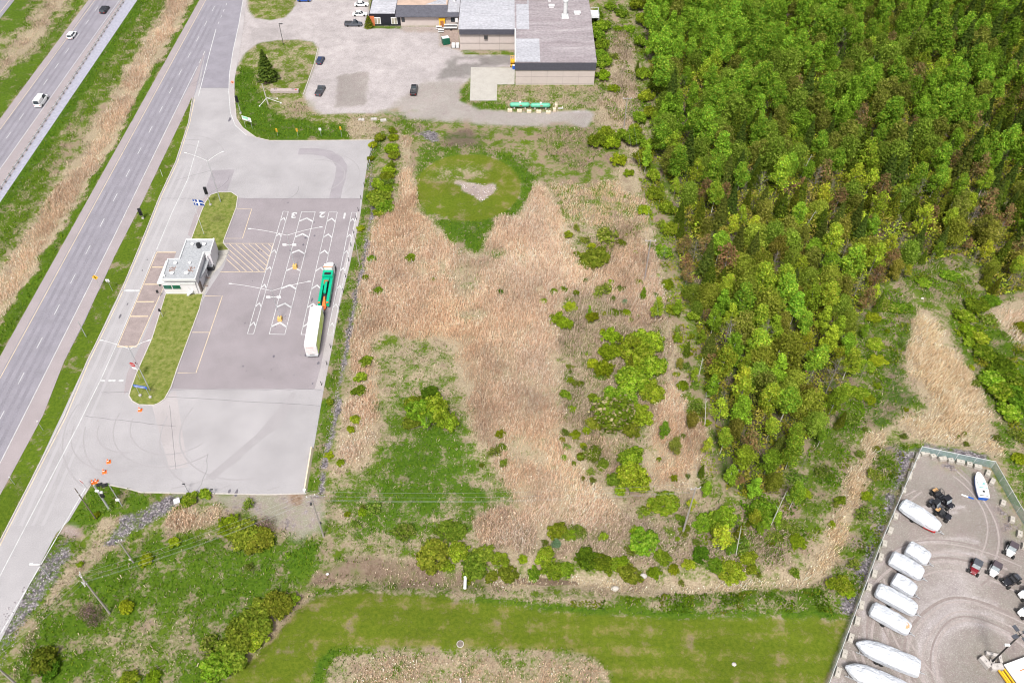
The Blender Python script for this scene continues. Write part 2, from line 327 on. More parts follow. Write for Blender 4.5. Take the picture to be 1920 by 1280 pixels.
zone([(866, 165), (881, 155), (881, 190), (950, 190), (950, 206), (900, 205), (864, 190)], .2, .8, .1, fe=1, ji=1.5)
zone([(716, 214), (900, 233), (1115, 240), (1225, 300), (1240, 440), (1100, 440), (960, 400), (800, 400), (740, 300)], .42, .5, .32, fe=3, ji=4)
zone([(740, 222), (800, 226), (790, 250), (745, 250)], .35, .7, .2, .2, fe=2, ji=2)
zone(ell(806, 257, 19, 10), grav=.95, dark=.1, fe=1.5, ji=2)
zone(ell(862, 263, 28, 16), dirt=.6, dark=.6, dry=.5, fe=3, ji=3)
zone([(1000, 240), (1110, 240), (1130, 300), (1100, 330), (1020, 300)], .42, .6, .5, .1, fe=3, ji=3)
zone([(780, 260), (880, 285), (960, 290), (1000, 320), (1010, 345), (1000, 380), (960, 405), (930, 412), (915, 445), (900, 478), (870, 468), (835, 445), (805, 405), (782, 370), (775, 320)], .3, .8, .08, fe=1.5, ji=2)
zone([(925, 288), (980, 315), (1012, 345), (1012, 385), (950, 408), (968, 375), (975, 335)], .02, 1, fe=.8, ji=.6)
zone(ell(884, 357, 110, 72), .16, .85, .02, fe=3, ji=2.5); zone(ell(878, 352, 99, 63), .34, .0, .04, fe=.25, ji=.15)
zone(ell(860, 325, 55, 18), .42, .4, .1, fe=4, ji=2)
zone(ell(850, 385, 80, 25), .2, .2, fe=4, ji=3)
zone([(820, 410), (850, 418), (910, 416), (912, 445), (885, 475), (850, 455)], .1, .95, fe=1.5, ji=1.5)
zone([(856, 343), (932, 345), (927, 362), (903, 381), (885, 368)], dirt=.45, pave=.75, dry=.9, fe=.5, ji=1.2)
zone([(1040, 420), (1180, 400), (1180, 440), (1130, 520), (1200, 620), (1260, 700), (1230, 780), (1200, 880), (1250, 925), (1130, 900), (1060, 800), (1050, 700), (1050, 600), (1110, 520), (1070, 470)], .62, .55, .2, fe=3, ji=4)
zone([(1215, 420), (1268, 470), (1290, 560), (1320, 700), (1350, 880), (1340, 950), (1300, 930), (1310, 850), (1275, 760), (1262, 650), (1245, 500)], .5, .5, .35, fe=2.5, ji=3)
zone([(940, 940), (1150, 930), (1340, 940), (1500, 900), (1590, 880), (1520, 1080), (1300, 1095), (1000, 1075), (880, 1060), (880, 1000)], .62, .55, .28, fe=3, ji=4)
for k, (P, d, h, cset) in REEDS.items():
    if k in ('mixed', 'north_band', 'thicket'): continue
    zone(P, .93, .4, .12, dark=.08 if cset == 1 else 0, fe=1.5, ji=2.5)
zone([(700, 655), (780, 640), (835, 655), (850, 722), (872, 790), (935, 885), (962, 948), (880, 965), (870, 1015), (820, 1035), (620, 1000), (606, 960), (618, 905), (700, 882), (718, 840), (728, 770)], .6, .8, .05, fe=3, ji=4)
zone([(735, 735), (800, 730), (850, 790), (870, 840), (760, 850), (725, 800)], .35, .8, fe=4, ji=4)
zone([(730, 840), (850, 800), (900, 870), (948, 935), (860, 962), (780, 1010), (680, 990), (635, 930), (700, 900)], .2, .98, fe=3.5, ji=5)
zone(ell(975, 845, 28, 30), .7, .75, fe=3, ji=3); zone(ell(1005, 855, 12, 18), .8, .6, fe=2, ji=2)
zone(ell(870, 530, 30, 44), .78, .9, fe=4, ji=5); zone(ell(885, 590, 30, 15), .78, .7, fe=3, ji=4); zone(ell(930, 475, 22, 12), .5, .85, fe=2, ji=2)
zone([(600, 900), (640, 900), (700, 885), (640, 960), (600, 1000)], .4, .75, .1, fe=2, ji=2)
zone([(20, 1300), (20, 1200), (112, 1112), (200, 1035), (300, 1000), (430, 995), (600, 1008), (610, 1085), (545, 1110), (500, 1170), (430, 1240), (370, 1310)], .22, .85, .05, fe=2, ji=3)
zone([(200, 1190), (330, 1150), (420, 1180), (330, 1250), (250, 1300), (180, 1300)], .45, .7, .1, fe=4, ji=5)
zone([(430, 1065), (520, 1035), (600, 1010), (612, 1040), (520, 1080), (440, 1100), (400, 1110)], .12, .98, fe=3, ji=4)
zone([(130, 975), (165, 925), (185, 905), (300, 925), (345, 930), (300, 950), (240, 965), (190, 970), (170, 1000), (130, 1000)], .12, .8, .05, fe=.7, ji=.8)
zone([(0, 1215), (60, 1100), (105, 1005), (140, 1010), (110, 1080), (40, 1200), (0, 1290)], .25, .7, .2, .3, fe=1, ji=2)
zone([(-20, 1180), (0, 1160), (58, 1080), (92, 1035), (118, 1025), (125, 1050), (92, 1105), (50, 1165), (15, 1240), (-20, 1290)], grav=.6, lush=.7, dry=.3, fe=1.2, ji=2)
zone([(232, 968), (285, 945), (335, 925), (350, 938), (315, 962), (270, 990), (200, 1020), (215, 990)], grav=.65, dirt=.2, dry=.3, fe=1, ji=1.5)
zone([(120, 985), (140, 990), (150, 1003), (135, 1005), (112, 1000)], dirt=.6, pave=.7, fe=.5, ji=.5)
zone([(574, 924), (420, 926), (340, 922), (420, 948), (500, 988), (555, 1012), (603, 1000), (612, 960), (600, 925)], dirt=.3, pave=.6, grav=.3, dry=.4, fe=1.2, ji=1.5)
zone([(455, 965), (550, 1000), (480, 1010), (420, 985)], .5, .6, .5, fe=2, ji=3)
zone([(548, 926), (566, 928), (562, 945), (550, 940)], dirt=1, fe=.5, ji=.8)
for a, b in (((703, 268), (692, 330)), ((692, 330), (700, 395)), ((700, 395), (688, 440)), ((688, 440), (683, 495)), ((683, 495), (668, 540)), ((668, 540), (655, 620)), ((655, 620), (640, 700)), ((640, 700), (622, 800)), ((622, 800), (605, 880)), ((605, 880), (600, 930))):
    wd = 5+2*(a[1] > 500)+2*(a[1] > 700)
    zone([(a[0]-wd, a[1]), (b[0]-wd, b[1]), (b[0]+wd, b[1]), (a[0]+wd, a[1])], grav=.75, dirt=.35, dry=.5, fe=.7, ji=.9)
LS = [(704, 262), (690, 300), (683, 345), (676, 400), (668, 440), (655, 500), (640, 560), (632, 600), (620, 665), (607, 730), (600, 770), (590, 830), (582, 870), (574, 924)]
zone(LS+[(592, 924), (606, 850), (625, 740), (640, 660), (650, 600), (662, 540), (672, 480), (690, 400), (690, 350), (700, 300), (720, 262)], .3, .8, .15, fe=.8, ji=1)
zone([(520, 1180), (560, 1130), (600, 1112), (700, 1105), (900, 1122), (1100, 1148), (1300, 1156), (1592, 1152), (1572, 1320), (1150, 1320), (1144, 1262), (1105, 1232), (1060, 1222), (860, 1217), (700, 1214), (625, 1216), (596, 1236), (578, 1320), (370, 1320), (440, 1260)], .34, .12, fe=.6, ji=.5)
zone([(700, 1130), (900, 1140), (1000, 1165), (850, 1200), (620, 1190), (560, 1250), (480, 1290), (540, 1170)], .14, .15, fe=6, ji=5)
zone([(1180, 1180), (1500, 1170), (1560, 1200), (1540, 1290), (1400, 1270), (1200, 1230)], .24, .15, fe=6, ji=5)
zone([(600, 1092), (900, 1108), (1100, 1120), (1200, 1122), (1350, 1110), (1540, 1100), (1598, 1125), (1592, 1152), (1300, 1156), (1100, 1147), (900, 1121), (700, 1104), (600, 1111), (560, 1128)], .3, .8, .06, fe=.6, ji=.6)
zone([(850, 1114), (1100, 1141), (1300, 1150), (1590, 1146), (1592, 1153), (1300, 1158), (1100, 1149), (850, 1122)], .0, 1, fe=.6, ji=.8)
zone([(700, 1096), (850, 1108), (1000, 1118), (1200, 1128), (1250, 1140), (1050, 1132), (860, 1118), (700, 1104)], .7, .6, .1, fe=.9, ji=1)
zone([(620, 1216), (596, 1238), (578, 1320), (600, 1320), (612, 1250), (640, 1222), (700, 1218)], .02, 1, fe=.6, ji=.5)
zone([(612, 1260), (650, 1225), (860, 1221), (1060, 1226), (1120, 1240), (1142, 1320), (600, 1320)], .65, .7, .22, fe=1, ji=1.2)
zone([(560, 1098), (640, 1045), (760, 1055), (900, 1070), (900, 1098), (760, 1096), (650, 1082), (590, 1100), (568, 1130), (556, 1120)], .55, .4, .6, dark=.3, fe=1.2, ji=1.5)
zone([(500, 1190), (560, 1112), (588, 1098), (592, 1104), (566, 1132), (520, 1185), (470, 1230), (455, 1240)], .8, .3, .35, fe=.8, ji=.8)
zone([(1600, 640), (1690, 480), (1780, 475), (1830, 520), (1830, 600), (1740, 575), (1715, 570), (1695, 640), (1680, 700), (1620, 812), (1580, 900), (1540, 1000), (1480, 1000), (1500, 860), (1560, 790), (1590, 720)], .3, .6, .2, dark=.08, fe=3, ji=4)
zone([(1695, 600), (1712, 580), (1685, 690), (1690, 720), (1730, 760), (1700, 765), (1655, 800), (1625, 800), (1665, 700)], .3, .9, .25, dark=.35, fe=1.5, ji=1.5)  # shadow band left of the triangular reeds, darkened in the ground colour
zone([(1780, 590), (1840, 600), (1925, 640), (1960, 760), (1925, 860), (1890, 850), (1850, 740), (1800, 660)], .25, .8, .2, fe=2, ji=2)
zone([(1888, 790), (1930, 780), (1990, 1000), (1930, 980), (1880, 870)], .4, .85, .1, fe=1.5, ji=2)
zone([(1640, 830), (1722, 828), (1700, 900), (1650, 1010), (1612, 1120), (1594, 1152), (1560, 1110), (1590, 1040), (1620, 960)], .4, .7, .3, .3, fe=1.5, ji=2.5)
zone([(1690, 842), (1718, 838), (1800, 840), (1860, 858), (1862, 868), (1722, 850), (1680, 935), (1648, 1010), (1612, 1110), (1600, 1150), (1588, 1140), (1618, 1060), (1650, 970), (1672, 900)], .3, .7, .2, .75, fe=.9, ji=1.5)
YARD = [(1721, 845), (1775, 858), (1852, 880), (1868, 905), (1898, 955), (1940, 1020), (2000, 1320), (1540, 1320), (1608, 1134), (1648, 1024)]
zone(YARD, dirt=.26, grav=.0, pave=.84, dark=.33, fe=.5, ji=.5)
zone([(1840, 880), (1870, 905), (1900, 960), (1925, 1010), (1905, 1010), (1870, 960), (1840, 900), (1780, 875), (1750, 868)], .5, .6, .3, .4, pave=.3, fe=1.5, ji=2)
zone(ell(1770, 1130, 60, 60), dirt=.06, pave=.97, dark=.12, fe=8, ji=6)
zone(ell(1850, 1235, 26, 20), dirt=.2, grav=.1, pave=.7, dark=.32, fe=4, ji=2)

# wood floor
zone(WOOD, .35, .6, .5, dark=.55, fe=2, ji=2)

def axis(lo, hi, st, far):
    a = list(np.arange(lo, hi+st, st)); out = list(lo-np.geomspace(st*2, far, 14)[::-1])+a+list(a[-1]+np.geomspace(st*2, far, 14)); return np.array(out)
gx = axis(-190, 192, .6, 900); gy = axis(44, 300, .6, 1200)
GX, GY = np.meshgrid(gx, gy); X, Y = GX.ravel(), GY.ravel()
ch = np.zeros((6, X.size)); ch[:] = np.array([.45, .5, .2, 0, 0, 0])[:, None]
nz1 = fbm(X, Y, 7, 3)-.5; nz2 = fbm(X, Y, 2.2, 8)-.5
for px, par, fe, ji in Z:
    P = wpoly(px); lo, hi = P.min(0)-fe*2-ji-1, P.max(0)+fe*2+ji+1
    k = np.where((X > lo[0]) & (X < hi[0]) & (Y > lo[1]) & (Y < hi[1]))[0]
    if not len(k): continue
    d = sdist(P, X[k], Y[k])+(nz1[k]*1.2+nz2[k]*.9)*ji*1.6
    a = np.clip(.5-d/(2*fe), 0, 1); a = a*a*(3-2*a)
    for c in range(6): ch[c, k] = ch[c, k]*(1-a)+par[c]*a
_lw = wpoly([(560, 1130), (900, 1122), (1592, 1152), (1572, 1320), (370, 1320), (440, 1260)]); k = np.where(Y < 110)[0]; kk = k[sdist(_lw, X[k], Y[k]) < 0]; ch[0, kk] = np.clip(ch[0, kk]+(.11*np.sign(np.sin((Y[kk]+.04*X[kk])*2*np.pi/3.4))*(1-ch[1, kk])), 0, 1)
# tyre tracks in the gravel yard: compacted, paler fines
for (cu, cv, r0, r1, aspect) in ((1858, 1262, 8, 9.2, 1), (1858, 1262, 10.3, 11.2, 1), (1850, 1210, 16.5, 17.2, 1), (1845, 1205, 19, 19.9, 1), (1820, 1180, 23, 23.6, 1), (1858, 1262, 13, 13.6, 1), (1850, 1215, 27, 27.6, 1), (1770, 1120, 30, 30.6, 1), (1900, 1150, 34, 34.5, 1), (1905, 1160, 37, 37.6, 1)):
    c = at(cu, cv); k = np.where((np.hypot(X-c.x, Y-c.y) < r1+3) & (X < c.x+6))[0]
    r = np.hypot(X[k]-c.x, Y[k]-c.y)+nz1[k]*1.5; a = np.clip(1-abs(r-(r0+r1)/2)/((r1-r0)/2+.35), 0, 1)*(.9+nz2[k])
    a *= (sdist(wpoly(YARD), X[k], Y[k]) < 0); a = np.clip(a, 0, 1)*.95
    ch[4, k] += (1-ch[4, k])*a; ch[5, k] *= 1-a; ch[3, k] *= 1-a*.7; ch[2, k] *= 1-a
# relief: hollows along the ditches, gentle unevenness elsewhere, level below anything paved
hard = np.full(X.shape, 50.)
for px in list(PAVE.values())+[LOT, YARD, [(878, 120), (967, 120), (967, 162), (935, 162), (935, 192), (878, 192)]]:
    P = wpoly(px); lo, hi = P.min(0)-8, P.max(0)+8
    k = np.where((X > lo[0]) & (X < hi[0]) & (Y > lo[1]) & (Y < hi[1]))[0]; hard[k] = np.minimum(hard[k], sdist(P, X[k], Y[k]))
for _fp in ([(862, -12), (1120, -12), (1120, 162), (960, 162), (862, 100)], [(690, -12), (865, -12), (865, 52), (690, 52)]):
    P = wpoly(_fp); k = np.where((abs(X-P[:, 0].mean()) < 60) & (Y > P[:, 1].min()-10))[0]; hard[k] = np.minimum(hard[k], sdist(P, X[k], Y[k]))
DITCH = [([(560, 1120), (592, 1100), (660, 1080), (760, 1085), (872, 1088), (1000, 1080), (1100, 1086), (1300, 1100), (1500, 1090), (1540, 1075), (1600, 950), (1645, 830)], 3.0, 1.0),
         ([(-40, 610), (60, 465), (165, 300), (265, 130), (345, -12)], 4.5, 1.0), ([(-40, 160), (40, 80), (105, -12)], 4, .9),
         ([(700, 262), (697, 400), (675, 500), (650, 640), (620, 800), (602, 925)], 1.3, .35), ([(470, 1235), (540, 1150), (565, 1120)], 1.5, .7)]
def ditch_depth(x, y):
    z = np.zeros(np.shape(x))
    for px, wd, dp in DITCH:
        P = [at(*q) for q in px]; d2 = np.full(np.shape(x), 1e9)
        for a, b in zip(P, P[1:]):
            ex, ey = b.x-a.x, b.y-a.y; t = np.clip(((x-a.x)*ex+(y-a.y)*ey)/(ex*ex+ey*ey), 0, 1)
            d2 = np.minimum(d2, (x-a.x-t*ex)**2+(y-a.y-t*ey)**2)
        z = np.minimum(z, -dp*np.exp(-d2/(wd*wd*.6)))
    return z
und = (fbm(X, Y, 9, 5)-.5)*.5+(fbm(X, Y, 2, 6)-.5)*.25
k = np.clip((hard-.9)/3, 0, 1); k = k*k*(3-2*k)
Zg = -.05+k*(und+.06)+np.clip((hard-.9)/2, 0, 1)*ditch_depth(X, Y)
nxg, nyg = len(gx), len(gy)
_GZ = Zg.reshape(nyg, nxg)
def gz(x, y):
    i = np.clip(np.searchsorted(gx, x)-1, 0, nxg-2); j = np.clip(np.searchsorted(gy, y)-1, 0, nyg-2); return _GZ[j, i]
CH = ch.reshape(6, nyg, nxg)
def chan(c, x, y):
    i = np.clip(np.searchsorted(gx, x)-1, 0, nxg-2); j = np.clip(np.searchsorted(gy, y)-1, 0, nyg-2); return CH[c][j, i]
HARD = hard.reshape(nyg, nxg)
def hardd(x, y):
    i = np.clip(np.searchsorted(gx, x)-1, 0, nxg-2); j = np.clip(np.searchsorted(gy, y)-1, 0, nyg-2); return HARD[j, i]
me = bpy.data.meshes.new('ground')
me.vertices.add(X.size); me.vertices.foreach_set('co', np.stack([X, Y, Zg], 1).astype(np.float32).ravel())
I = np.arange(nxg*nyg).reshape(nyg, nxg); F = np.stack([I[:-1, :-1], I[:-1, 1:], I[1:, 1:], I[1:, :-1]], -1).reshape(-1, 4)
me.loops.add(F.size); me.loops.foreach_set('vertex_index', F.ravel().astype(np.int32))
me.polygons.add(len(F)); me.polygons.foreach_set('loop_start', np.arange(0, F.size, 4, dtype=np.int32)); me.update(calc_edges=True)
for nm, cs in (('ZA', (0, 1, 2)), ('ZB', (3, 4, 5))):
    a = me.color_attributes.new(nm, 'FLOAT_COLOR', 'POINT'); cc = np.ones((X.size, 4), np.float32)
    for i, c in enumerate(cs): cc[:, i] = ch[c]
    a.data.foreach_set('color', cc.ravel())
me.polygons.foreach_set('use_smooth', np.ones(len(F), bool))

def ground_mat():
    # colours and share of growth come from the zone channels
    m = bpy.data.materials.new('ground_cover'); t, N, L = nodes(m); b = N['Principled BSDF']; b.inputs['Roughness'].default_value = .95; b.inputs['Specular IOR Level'].default_value = .1
    tc = N.new('ShaderNodeTexCoord')
    def noise(sc, det=3, rough=.6):
        n = N.new('ShaderNodeTexNoise'); n.inputs['Scale'].default_value = sc; n.inputs['Detail'].default_value = det; n.inputs['Roughness'].default_value = rough; L.new(tc.outputs['Object'], n.inputs['Vector']); return n.outputs[0]
    def math_(op, a, b_, cl=False):
        n = N.new('ShaderNodeMath'); n.operation = op; n.use_clamp = cl
        for i, q in enumerate((a, b_)):
            if isinstance(q, (int, float)): n.inputs[i].default_value = q
            else: L.new(q, n.inputs[i])
        return n.outputs[0]
    def mixc(f, a, c):
        n = N.new('ShaderNodeMix'); n.data_type = 'RGBA'
        for nm, q in (('Factor', f), ('A', a), ('B', c)):
            if isinstance(q, tuple): n.inputs[nm].default_value = (*q, 1)
            elif isinstance(q, (int, float)): n.inputs[nm].default_value = q
            else: L.new(q, n.inputs[nm])
        return n.outputs['Result']
    def thr(val, nz, gain):   # share `val` of the area, in noise-shaped patches
        d = math_('SUBTRACT', math_('ADD', math_('MULTIPLY', val, 1.05), -.02), nz); return math_('ADD', math_('MULTIPLY', d, gain), .5, True)
    def spread(nz, lo=.3, hi=.7):
        n = N.new('ShaderNodeMapRange'); n.inputs['From Min'].default_value = lo; n.inputs['From Max'].default_value = hi; L.new(nz, n.inputs[0]); return n.outputs[0]
    za = N.new('ShaderNodeVertexColor'); za.layer_name = 'ZA'; zb = N.new('ShaderNodeVertexColor'); zb.layer_name = 'ZB'
    sa = N.new('ShaderNodeSeparateColor'); sb = N.new('ShaderNodeSeparateColor'); L.new(za.outputs[0], sa.inputs[0]); L.new(zb.outputs[0], sb.inputs[0])
    dry, lush, dirt = sa.outputs; grav, pave, dark = sb.outputs
    fineA = spread(noise(1.6, 4)); fineB = spread(noise(4.5, 2)); mid = spread(noise(.28, 4)); big = spread(noise(.07, 3))
    olive = mixc(fineA, (.066, .10, .006), (.112, .135, .012)); gre = mixc(fineA, (.03, .075, .005), (.075, .135, .01))
    green = mixc(lush, olive, gre)
    straw = mixc(fineB, (.20, .16, .105), (.40, .335, .24)); thatch = mixc(fineB, (.13, .125, .025), (.21, .19, .06)); straw = mixc(math_('MULTIPLY', math_('SUBTRACT', lush, .12), 3.5, True), thatch, straw)
    tex = math_('MULTIPLY', math_('ADD', math_('ADD', fineA, math_('MULTIPLY', fineB, .6)), math_('MULTIPLY', mid, 1.6)), .3125)
    c = mixc(thr(dry, spread(tex, .2, .8), 2.2), green, straw)
    dirtc = mixc(fineA, (.13, .085, .055), (.27, .2, .15)); c = mixc(thr(dirt, spread(mid, .0, 1.), 1.8), c, dirtc)
    pav = mixc(mid, (.325, .295, .302), (.42, .385, .39)); pav = mixc(math_('MULTIPLY', dirt, 2.4, True), pav, (.33, .262, .245)); pav = mixc(math_('MULTIPLY', fineB, .45), pav, (.18, .155, .152)); pav = mixc(math_('MULTIPLY', spread(noise(.9, 5, .7), .45, .75), .5), pav, (.22, .19, .185)); pav = mixc(spread(noise(5.5, 1), .52, .75), pav, (.46, .43, .42)); c = mixc(pave, c, pav)
    vo = N.new('ShaderNodeTexVoronoi'); vo.inputs['Scale'].default_value = 2.6; L.new(tc.outputs['Object'], vo.inputs['Vector'])
    vs = N.new('ShaderNodeSeparateColor'); L.new(vo.outputs['Color'], vs.inputs[0])
    stone = mixc(vs.outputs[0], (.14, .125, .145), (.42, .38, .4)); stone = mixc(math_('MULTIPLY', vo.outputs['Distance'], 1.1, True), stone, (.05, .045, .05))
    c = mixc(thr(grav, spread(tex, .1, .9), 2.5), c, stone)
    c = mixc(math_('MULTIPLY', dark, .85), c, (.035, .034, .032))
    sc = N.new('ShaderNodeVectorMath'); sc.operation = 'SCALE'; L.new(c, sc.inputs[0]); L.new(math_('ADD', math_('MULTIPLY', big, .22), .89), sc.inputs['Scale'])
    L.new(sc.outputs[0], b.inputs['Base Color'])
    bp = N.new('ShaderNodeBump'); bp.inputs['Strength'].default_value = .55; bp.inputs['Distance'].default_value = .25
    L.new(math_('MULTIPLY', tex, math_('SUBTRACT', 1.0, math_('MULTIPLY', pave, .85))), bp.inputs['Height']); L.new(bp.outputs[0], b.inputs['Normal'])
    return m
me.materials.append(ground_mat())
tag(obj('ground', me, None), kind='structure')

# ---------------------------------------------------------------- roads, lots, kerbs, markings
def sheet(name, px, z, mat, label=None):
    mb = MB(); P = [at(u, v) for u, v in px]
    a = sum(P[i].x*P[(i+1) % len(P)].y-P[(i+1) % len(P)].x*P[i].y for i in range(len(P)))
    if a < 0: P = P[::-1]
    mb.face([(p.x, p.y, z) for p in P]); o = obj(name, mb, mat); o['kind'] = 'structure'; return o
sheet('road', PAVE['carriageway_far'], 0, M['asphalt'])
sheet('road', [(175, -12), (-60, 303), (-60, 400), (236, -12)], 0, M['asphalt'])
sheet('shoulder', [(236, -12), (-60, 400), (-60, 448), (-10, 375), (243, -12)], -.004, M['shoulder'])
sheet('shoulder', [(175, -12), (166, 0), (-60, 303), (-60, 325), (184, -12)], .004, M['shoulder'])
sheet('gravel_verge', [(243, -12), (-10, 375), (-60, 448), (-60, 468), (266, -12)], -.002, M['verge'])
sheet('road', PAVE['carriageway_east'], 0, M['asphalt'])
sheet('shoulder', [(381, -12), (-60, 775), (-60, 812), (391, -12)], .004, M['shoulder'])
sheet('shoulder', [(361, 150), (317.5, 231.7), (211, 449), (0, 868), (-60, 987), (-60, 1045), (0, 928), (80, 780), (120, 678), (173, 570), (215, 480), (264, 384.6), (300, 309), (338, 230), (359, 184), (363, 183), (377, 125), (385, 95)], .004, M['shoulder'])
sheet('road', PAVE['service_road'], .002, M['service'])
sheet('road', [(424, -12), (406, 45), (386, 95), (374, 165), (431, 165), (430, 140), (437, 95), (447, 50), (457, -12)], .006, M['asphalt'])
sheet('shoulder', [(457, -12), (447, 50), (437, 95), (430, 140), (429, 172), (432, 212), (441, 235), (462, 254), (500, 262), (480, 257), (455, 239), (444, 222), (440, 179), (440, 148), (445, 120), (455, 60), (463, -12)], .008, M['lightpave'])
TL = [(446, 372), (676, 372), (674, 400), (663, 440), (650, 500), (634, 560), (626, 600), (614, 665), (601, 729), (320, 729), (333, 692), (374, 580), (385, 553), (420, 500), (430, 470), (420, 452), (443, 392)]
sheet('parking_lot', TL, .006, M['truckpave'])
sheet('parking_lot', [(669, 397), (676, 397), (668, 440), (655, 500), (640, 560), (632, 600), (620, 665), (607, 729), (590, 729), (601, 690), (613, 627)], .009, M['lightpave'])
sheet('asphalt_patch', [(398, 319), (440, 318), (425, 362), (383, 368), (387, 350)], .006, M['patch'])
sheet('asphalt_patch', [(352, 440), (359, 446), (376, 401), (392, 366), (383, 370), (366, 400)], .008, M['shoulder'])
mb = MB(); mb.ribbon([at(*q) for q in ((560, 284), (590, 284), (615, 288), (632, 298), (641, 312), (638, 335), (632, 352), (628, 372))], 3.0, .007); tag(obj('asphalt_patch', mb, M['patch']), kind='structure')
sheet('parking_lot', [(285, 760), (330, 730), (352, 875), (318, 880)], .006, M['lightpave'])
sheet('asphalt_patch', [(548, 735), (556, 735), (528, 800), (505, 812), (400, 900), (385, 895), (480, 815)], .007, M['tyremark'])
sheet('asphalt_patch', [(293, 472), (331, 472), (306, 540), (256, 650), (219, 650), (262, 545)], .008, M['scale'])
sheet('concrete_apron', [(329, 485), (336, 485), (305, 552), (311, 552), (302, 580), (285, 635), (256, 700), (245, 729), (232, 740), (238, 700), (262, 650), (300, 560)], .009, M['shoulder'])
sheet('concrete_apron', [(883, 126.6), (965.5, 127.5), (964.6, 158.5), (932, 159), (931.5, 189), (881, 189)], .02, M['concretepad'])
mb = MB()    # tyre scrub arcs left by turning trucks
for cu, cv, rs, a0, a1 in ((330, 790, (9, 11.5, 12.3, 15, 18, 18.9, 22), 180, 330), (330, 300, (8, 10.5, 13), 20, 150), (470, 800, (14, 17, 17.8, 21), 170, 300), (590, 330, (8, 9, 12), -40, 120), (250, 800, (7, 9.4, 12), 190, 300)):
    c = at(cu, cv)
    for r in rs[::2]:
        o = R.uniform(-15, 15); pts = [(c.x+r*math.cos(math.radians(a+o)), c.y+r*.9*math.sin(math.radians(a+o)), 0) for a in range(a0, a1, 8)]
        NARC = len(mb.f); mb.ribbon(pts, .3, .0084+.00004*(NARC % 97)+.000002*r)
Pp = wpoly(PAVE['service_road']); keep = MB(); keep.v = mb.v
TLw = wpoly(TL)
for f in mb.f:
    c = np.mean([mb.v[i] for i in f], 0)
    if sdist(Pp, np.array([c[0]]), np.array([c[1]]))[0] < -1 and sdist(TLw, np.array([c[0]]), np.array([c[1]]))[0] > 1: keep.f.append(f); keep.m.append(0)
tag(obj('tyre_marks', keep, M['tyremark']), kind='structure')
# traffic islands with raised kerbs
IG = M['islandgrass'] = pm('island_grass', (.10, .155, .01), .95, var=.25, sc=.9, fine=5, col2=(.22, .22, .075), spec=.1)
ISL = [[(395, 366), (410, 361), (434, 361), (446, 369), (443, 390), (421, 448), (418.7, 456), (429.7, 469), (408, 471), (352, 471), (359, 448), (376.6, 400), (385, 380)],
       [(311, 551), (381, 551), (374, 580), (333, 690), (321, 726), (309, 748), (298, 756), (288.5, 759.6), (261, 759), (248, 752), (242, 742), (245.5, 729), (256, 700), (285, 635), (302, 580)]]
for P in ISL:
    W = [at(*q) for q in P]; mb = MB(); mb.face([(p.x, p.y, .12) for p in (W if sum(W[i].x*W[(i+1) % len(W)].y-W[(i+1) % len(W)].x*W[i].y for i in range(len(W))) > 0 else W[::-1])])
    tag(obj('grass_island', mb, IG), kind='structure')
    mb = MB(); mb.wall(W, .22, -.02, .15, closed=True); tag(obj('kerb', mb, M['concrete']), kind='structure')
for P in ([(361, 184), (353.6, 230), (329.5, 304), (300, 367), (267, 450), (229.7, 540), (213, 578), (164, 676), (120, 781), (0, 1014), (-60, 1135)], [(574, 925), (500, 927), (400, 925), (265, 923), (240, 916), (205, 909), (182, 904), (172, 906), (160, 926)], [(702, 263), (590, 264), (505, 264), (480, 258), (455, 240), (443, 222), (439, 179), (439, 148)], [(596, 91), (590, 118), (569, 177)]):
    mb = MB(); mb.wall([at(*q) for q in P], .2, -.06, .12); tag(obj('kerb', mb, M['concrete']), kind='structure')

mk = MB(); ym = MB(); ZM = .016
def line(mb, px, wd=.15): mb.ribbon([at(*q) for q in px], wd, ZM)
line(mk, [(233, -12), (-60, 402)]); line(ym, [(187, -12), (-60, 325)], .14); line(ym, [(28, -12), (-40, 76)], .15)
line(ym, [(392.5, -12), (-60, 819)]); line(mk, [(370, 125), (317.5, 231.7), (211, 449), (0, 868), (-60, 987)])
line(mk, [(405, 55), (393, 100), (372, 180)], .2); line(ym, [(365, 186), (356, 230), (333, 304), (303, 368), (271, 450), (233, 540), (216, 578), (168, 676), (124, 781), (4, 1014), (-56, 1135)])
line(mk, [(458, -12), (447, 50), (437, 95), (430, 140), (429, 172), (432, 212), (441, 235), (462, 254)], .18)
line(mk, [(373, 263.5), (352, 336.6), (322, 400), (293.7, 468)]); line(mk, [(216, 651), (189, 711), (146, 798), (0, 1079), (-60, 1195)])
line(mk, [(160, 915), (0, 1189), (-50, 1275)], .18)
def dashes(mb, a, b, first, pitch=9.3, ln=3.1, wd=.15):
    A, B = at(*a), at(*b); d = (B-A); L = d.length; d.normalize(); s = (at(*first)-A).length % pitch
    while s < L:
        p = A+d*(s-ln/2); q = A+d*(s+ln/2); mb.ribbon([p, q], wd, ZM); s += pitch
dashes(mk, (201, -12), (-60, 363), (152, 68)); 
def seg(mb, c, n=1): pass
A, B = at(400, 17), at(36, 716); pit = (at(338.7, 136)-at(282.5, 243)).length/3
dashes(mk, (414, -10), (-40, 862), (339, 136), pit, 3.2)
dashes(mk, (428, 0), (405, 55), (421, 20), 4.3, 1.6); dashes(mk, (385, 95), (372, 121), (383, 100), 5, 2.2)
for (a, b) in (((229, 544.5), (262, 544.5)),): mk.face([at(a[0]+1, a[1]+2, ZM), at(b[0]-1, b[1]+2, ZM), at(b[0], b[1]-1.6, ZM), at(a[0], a[1]-1.6, ZM)])
for x0, x1 in ((189, 197), (204, 217), (223, 232)): mk.face([at(x0-1, 715, ZM), at(x1-1, 715, ZM), at(x1, 711.5, ZM), at(x0, 711.5, ZM)])
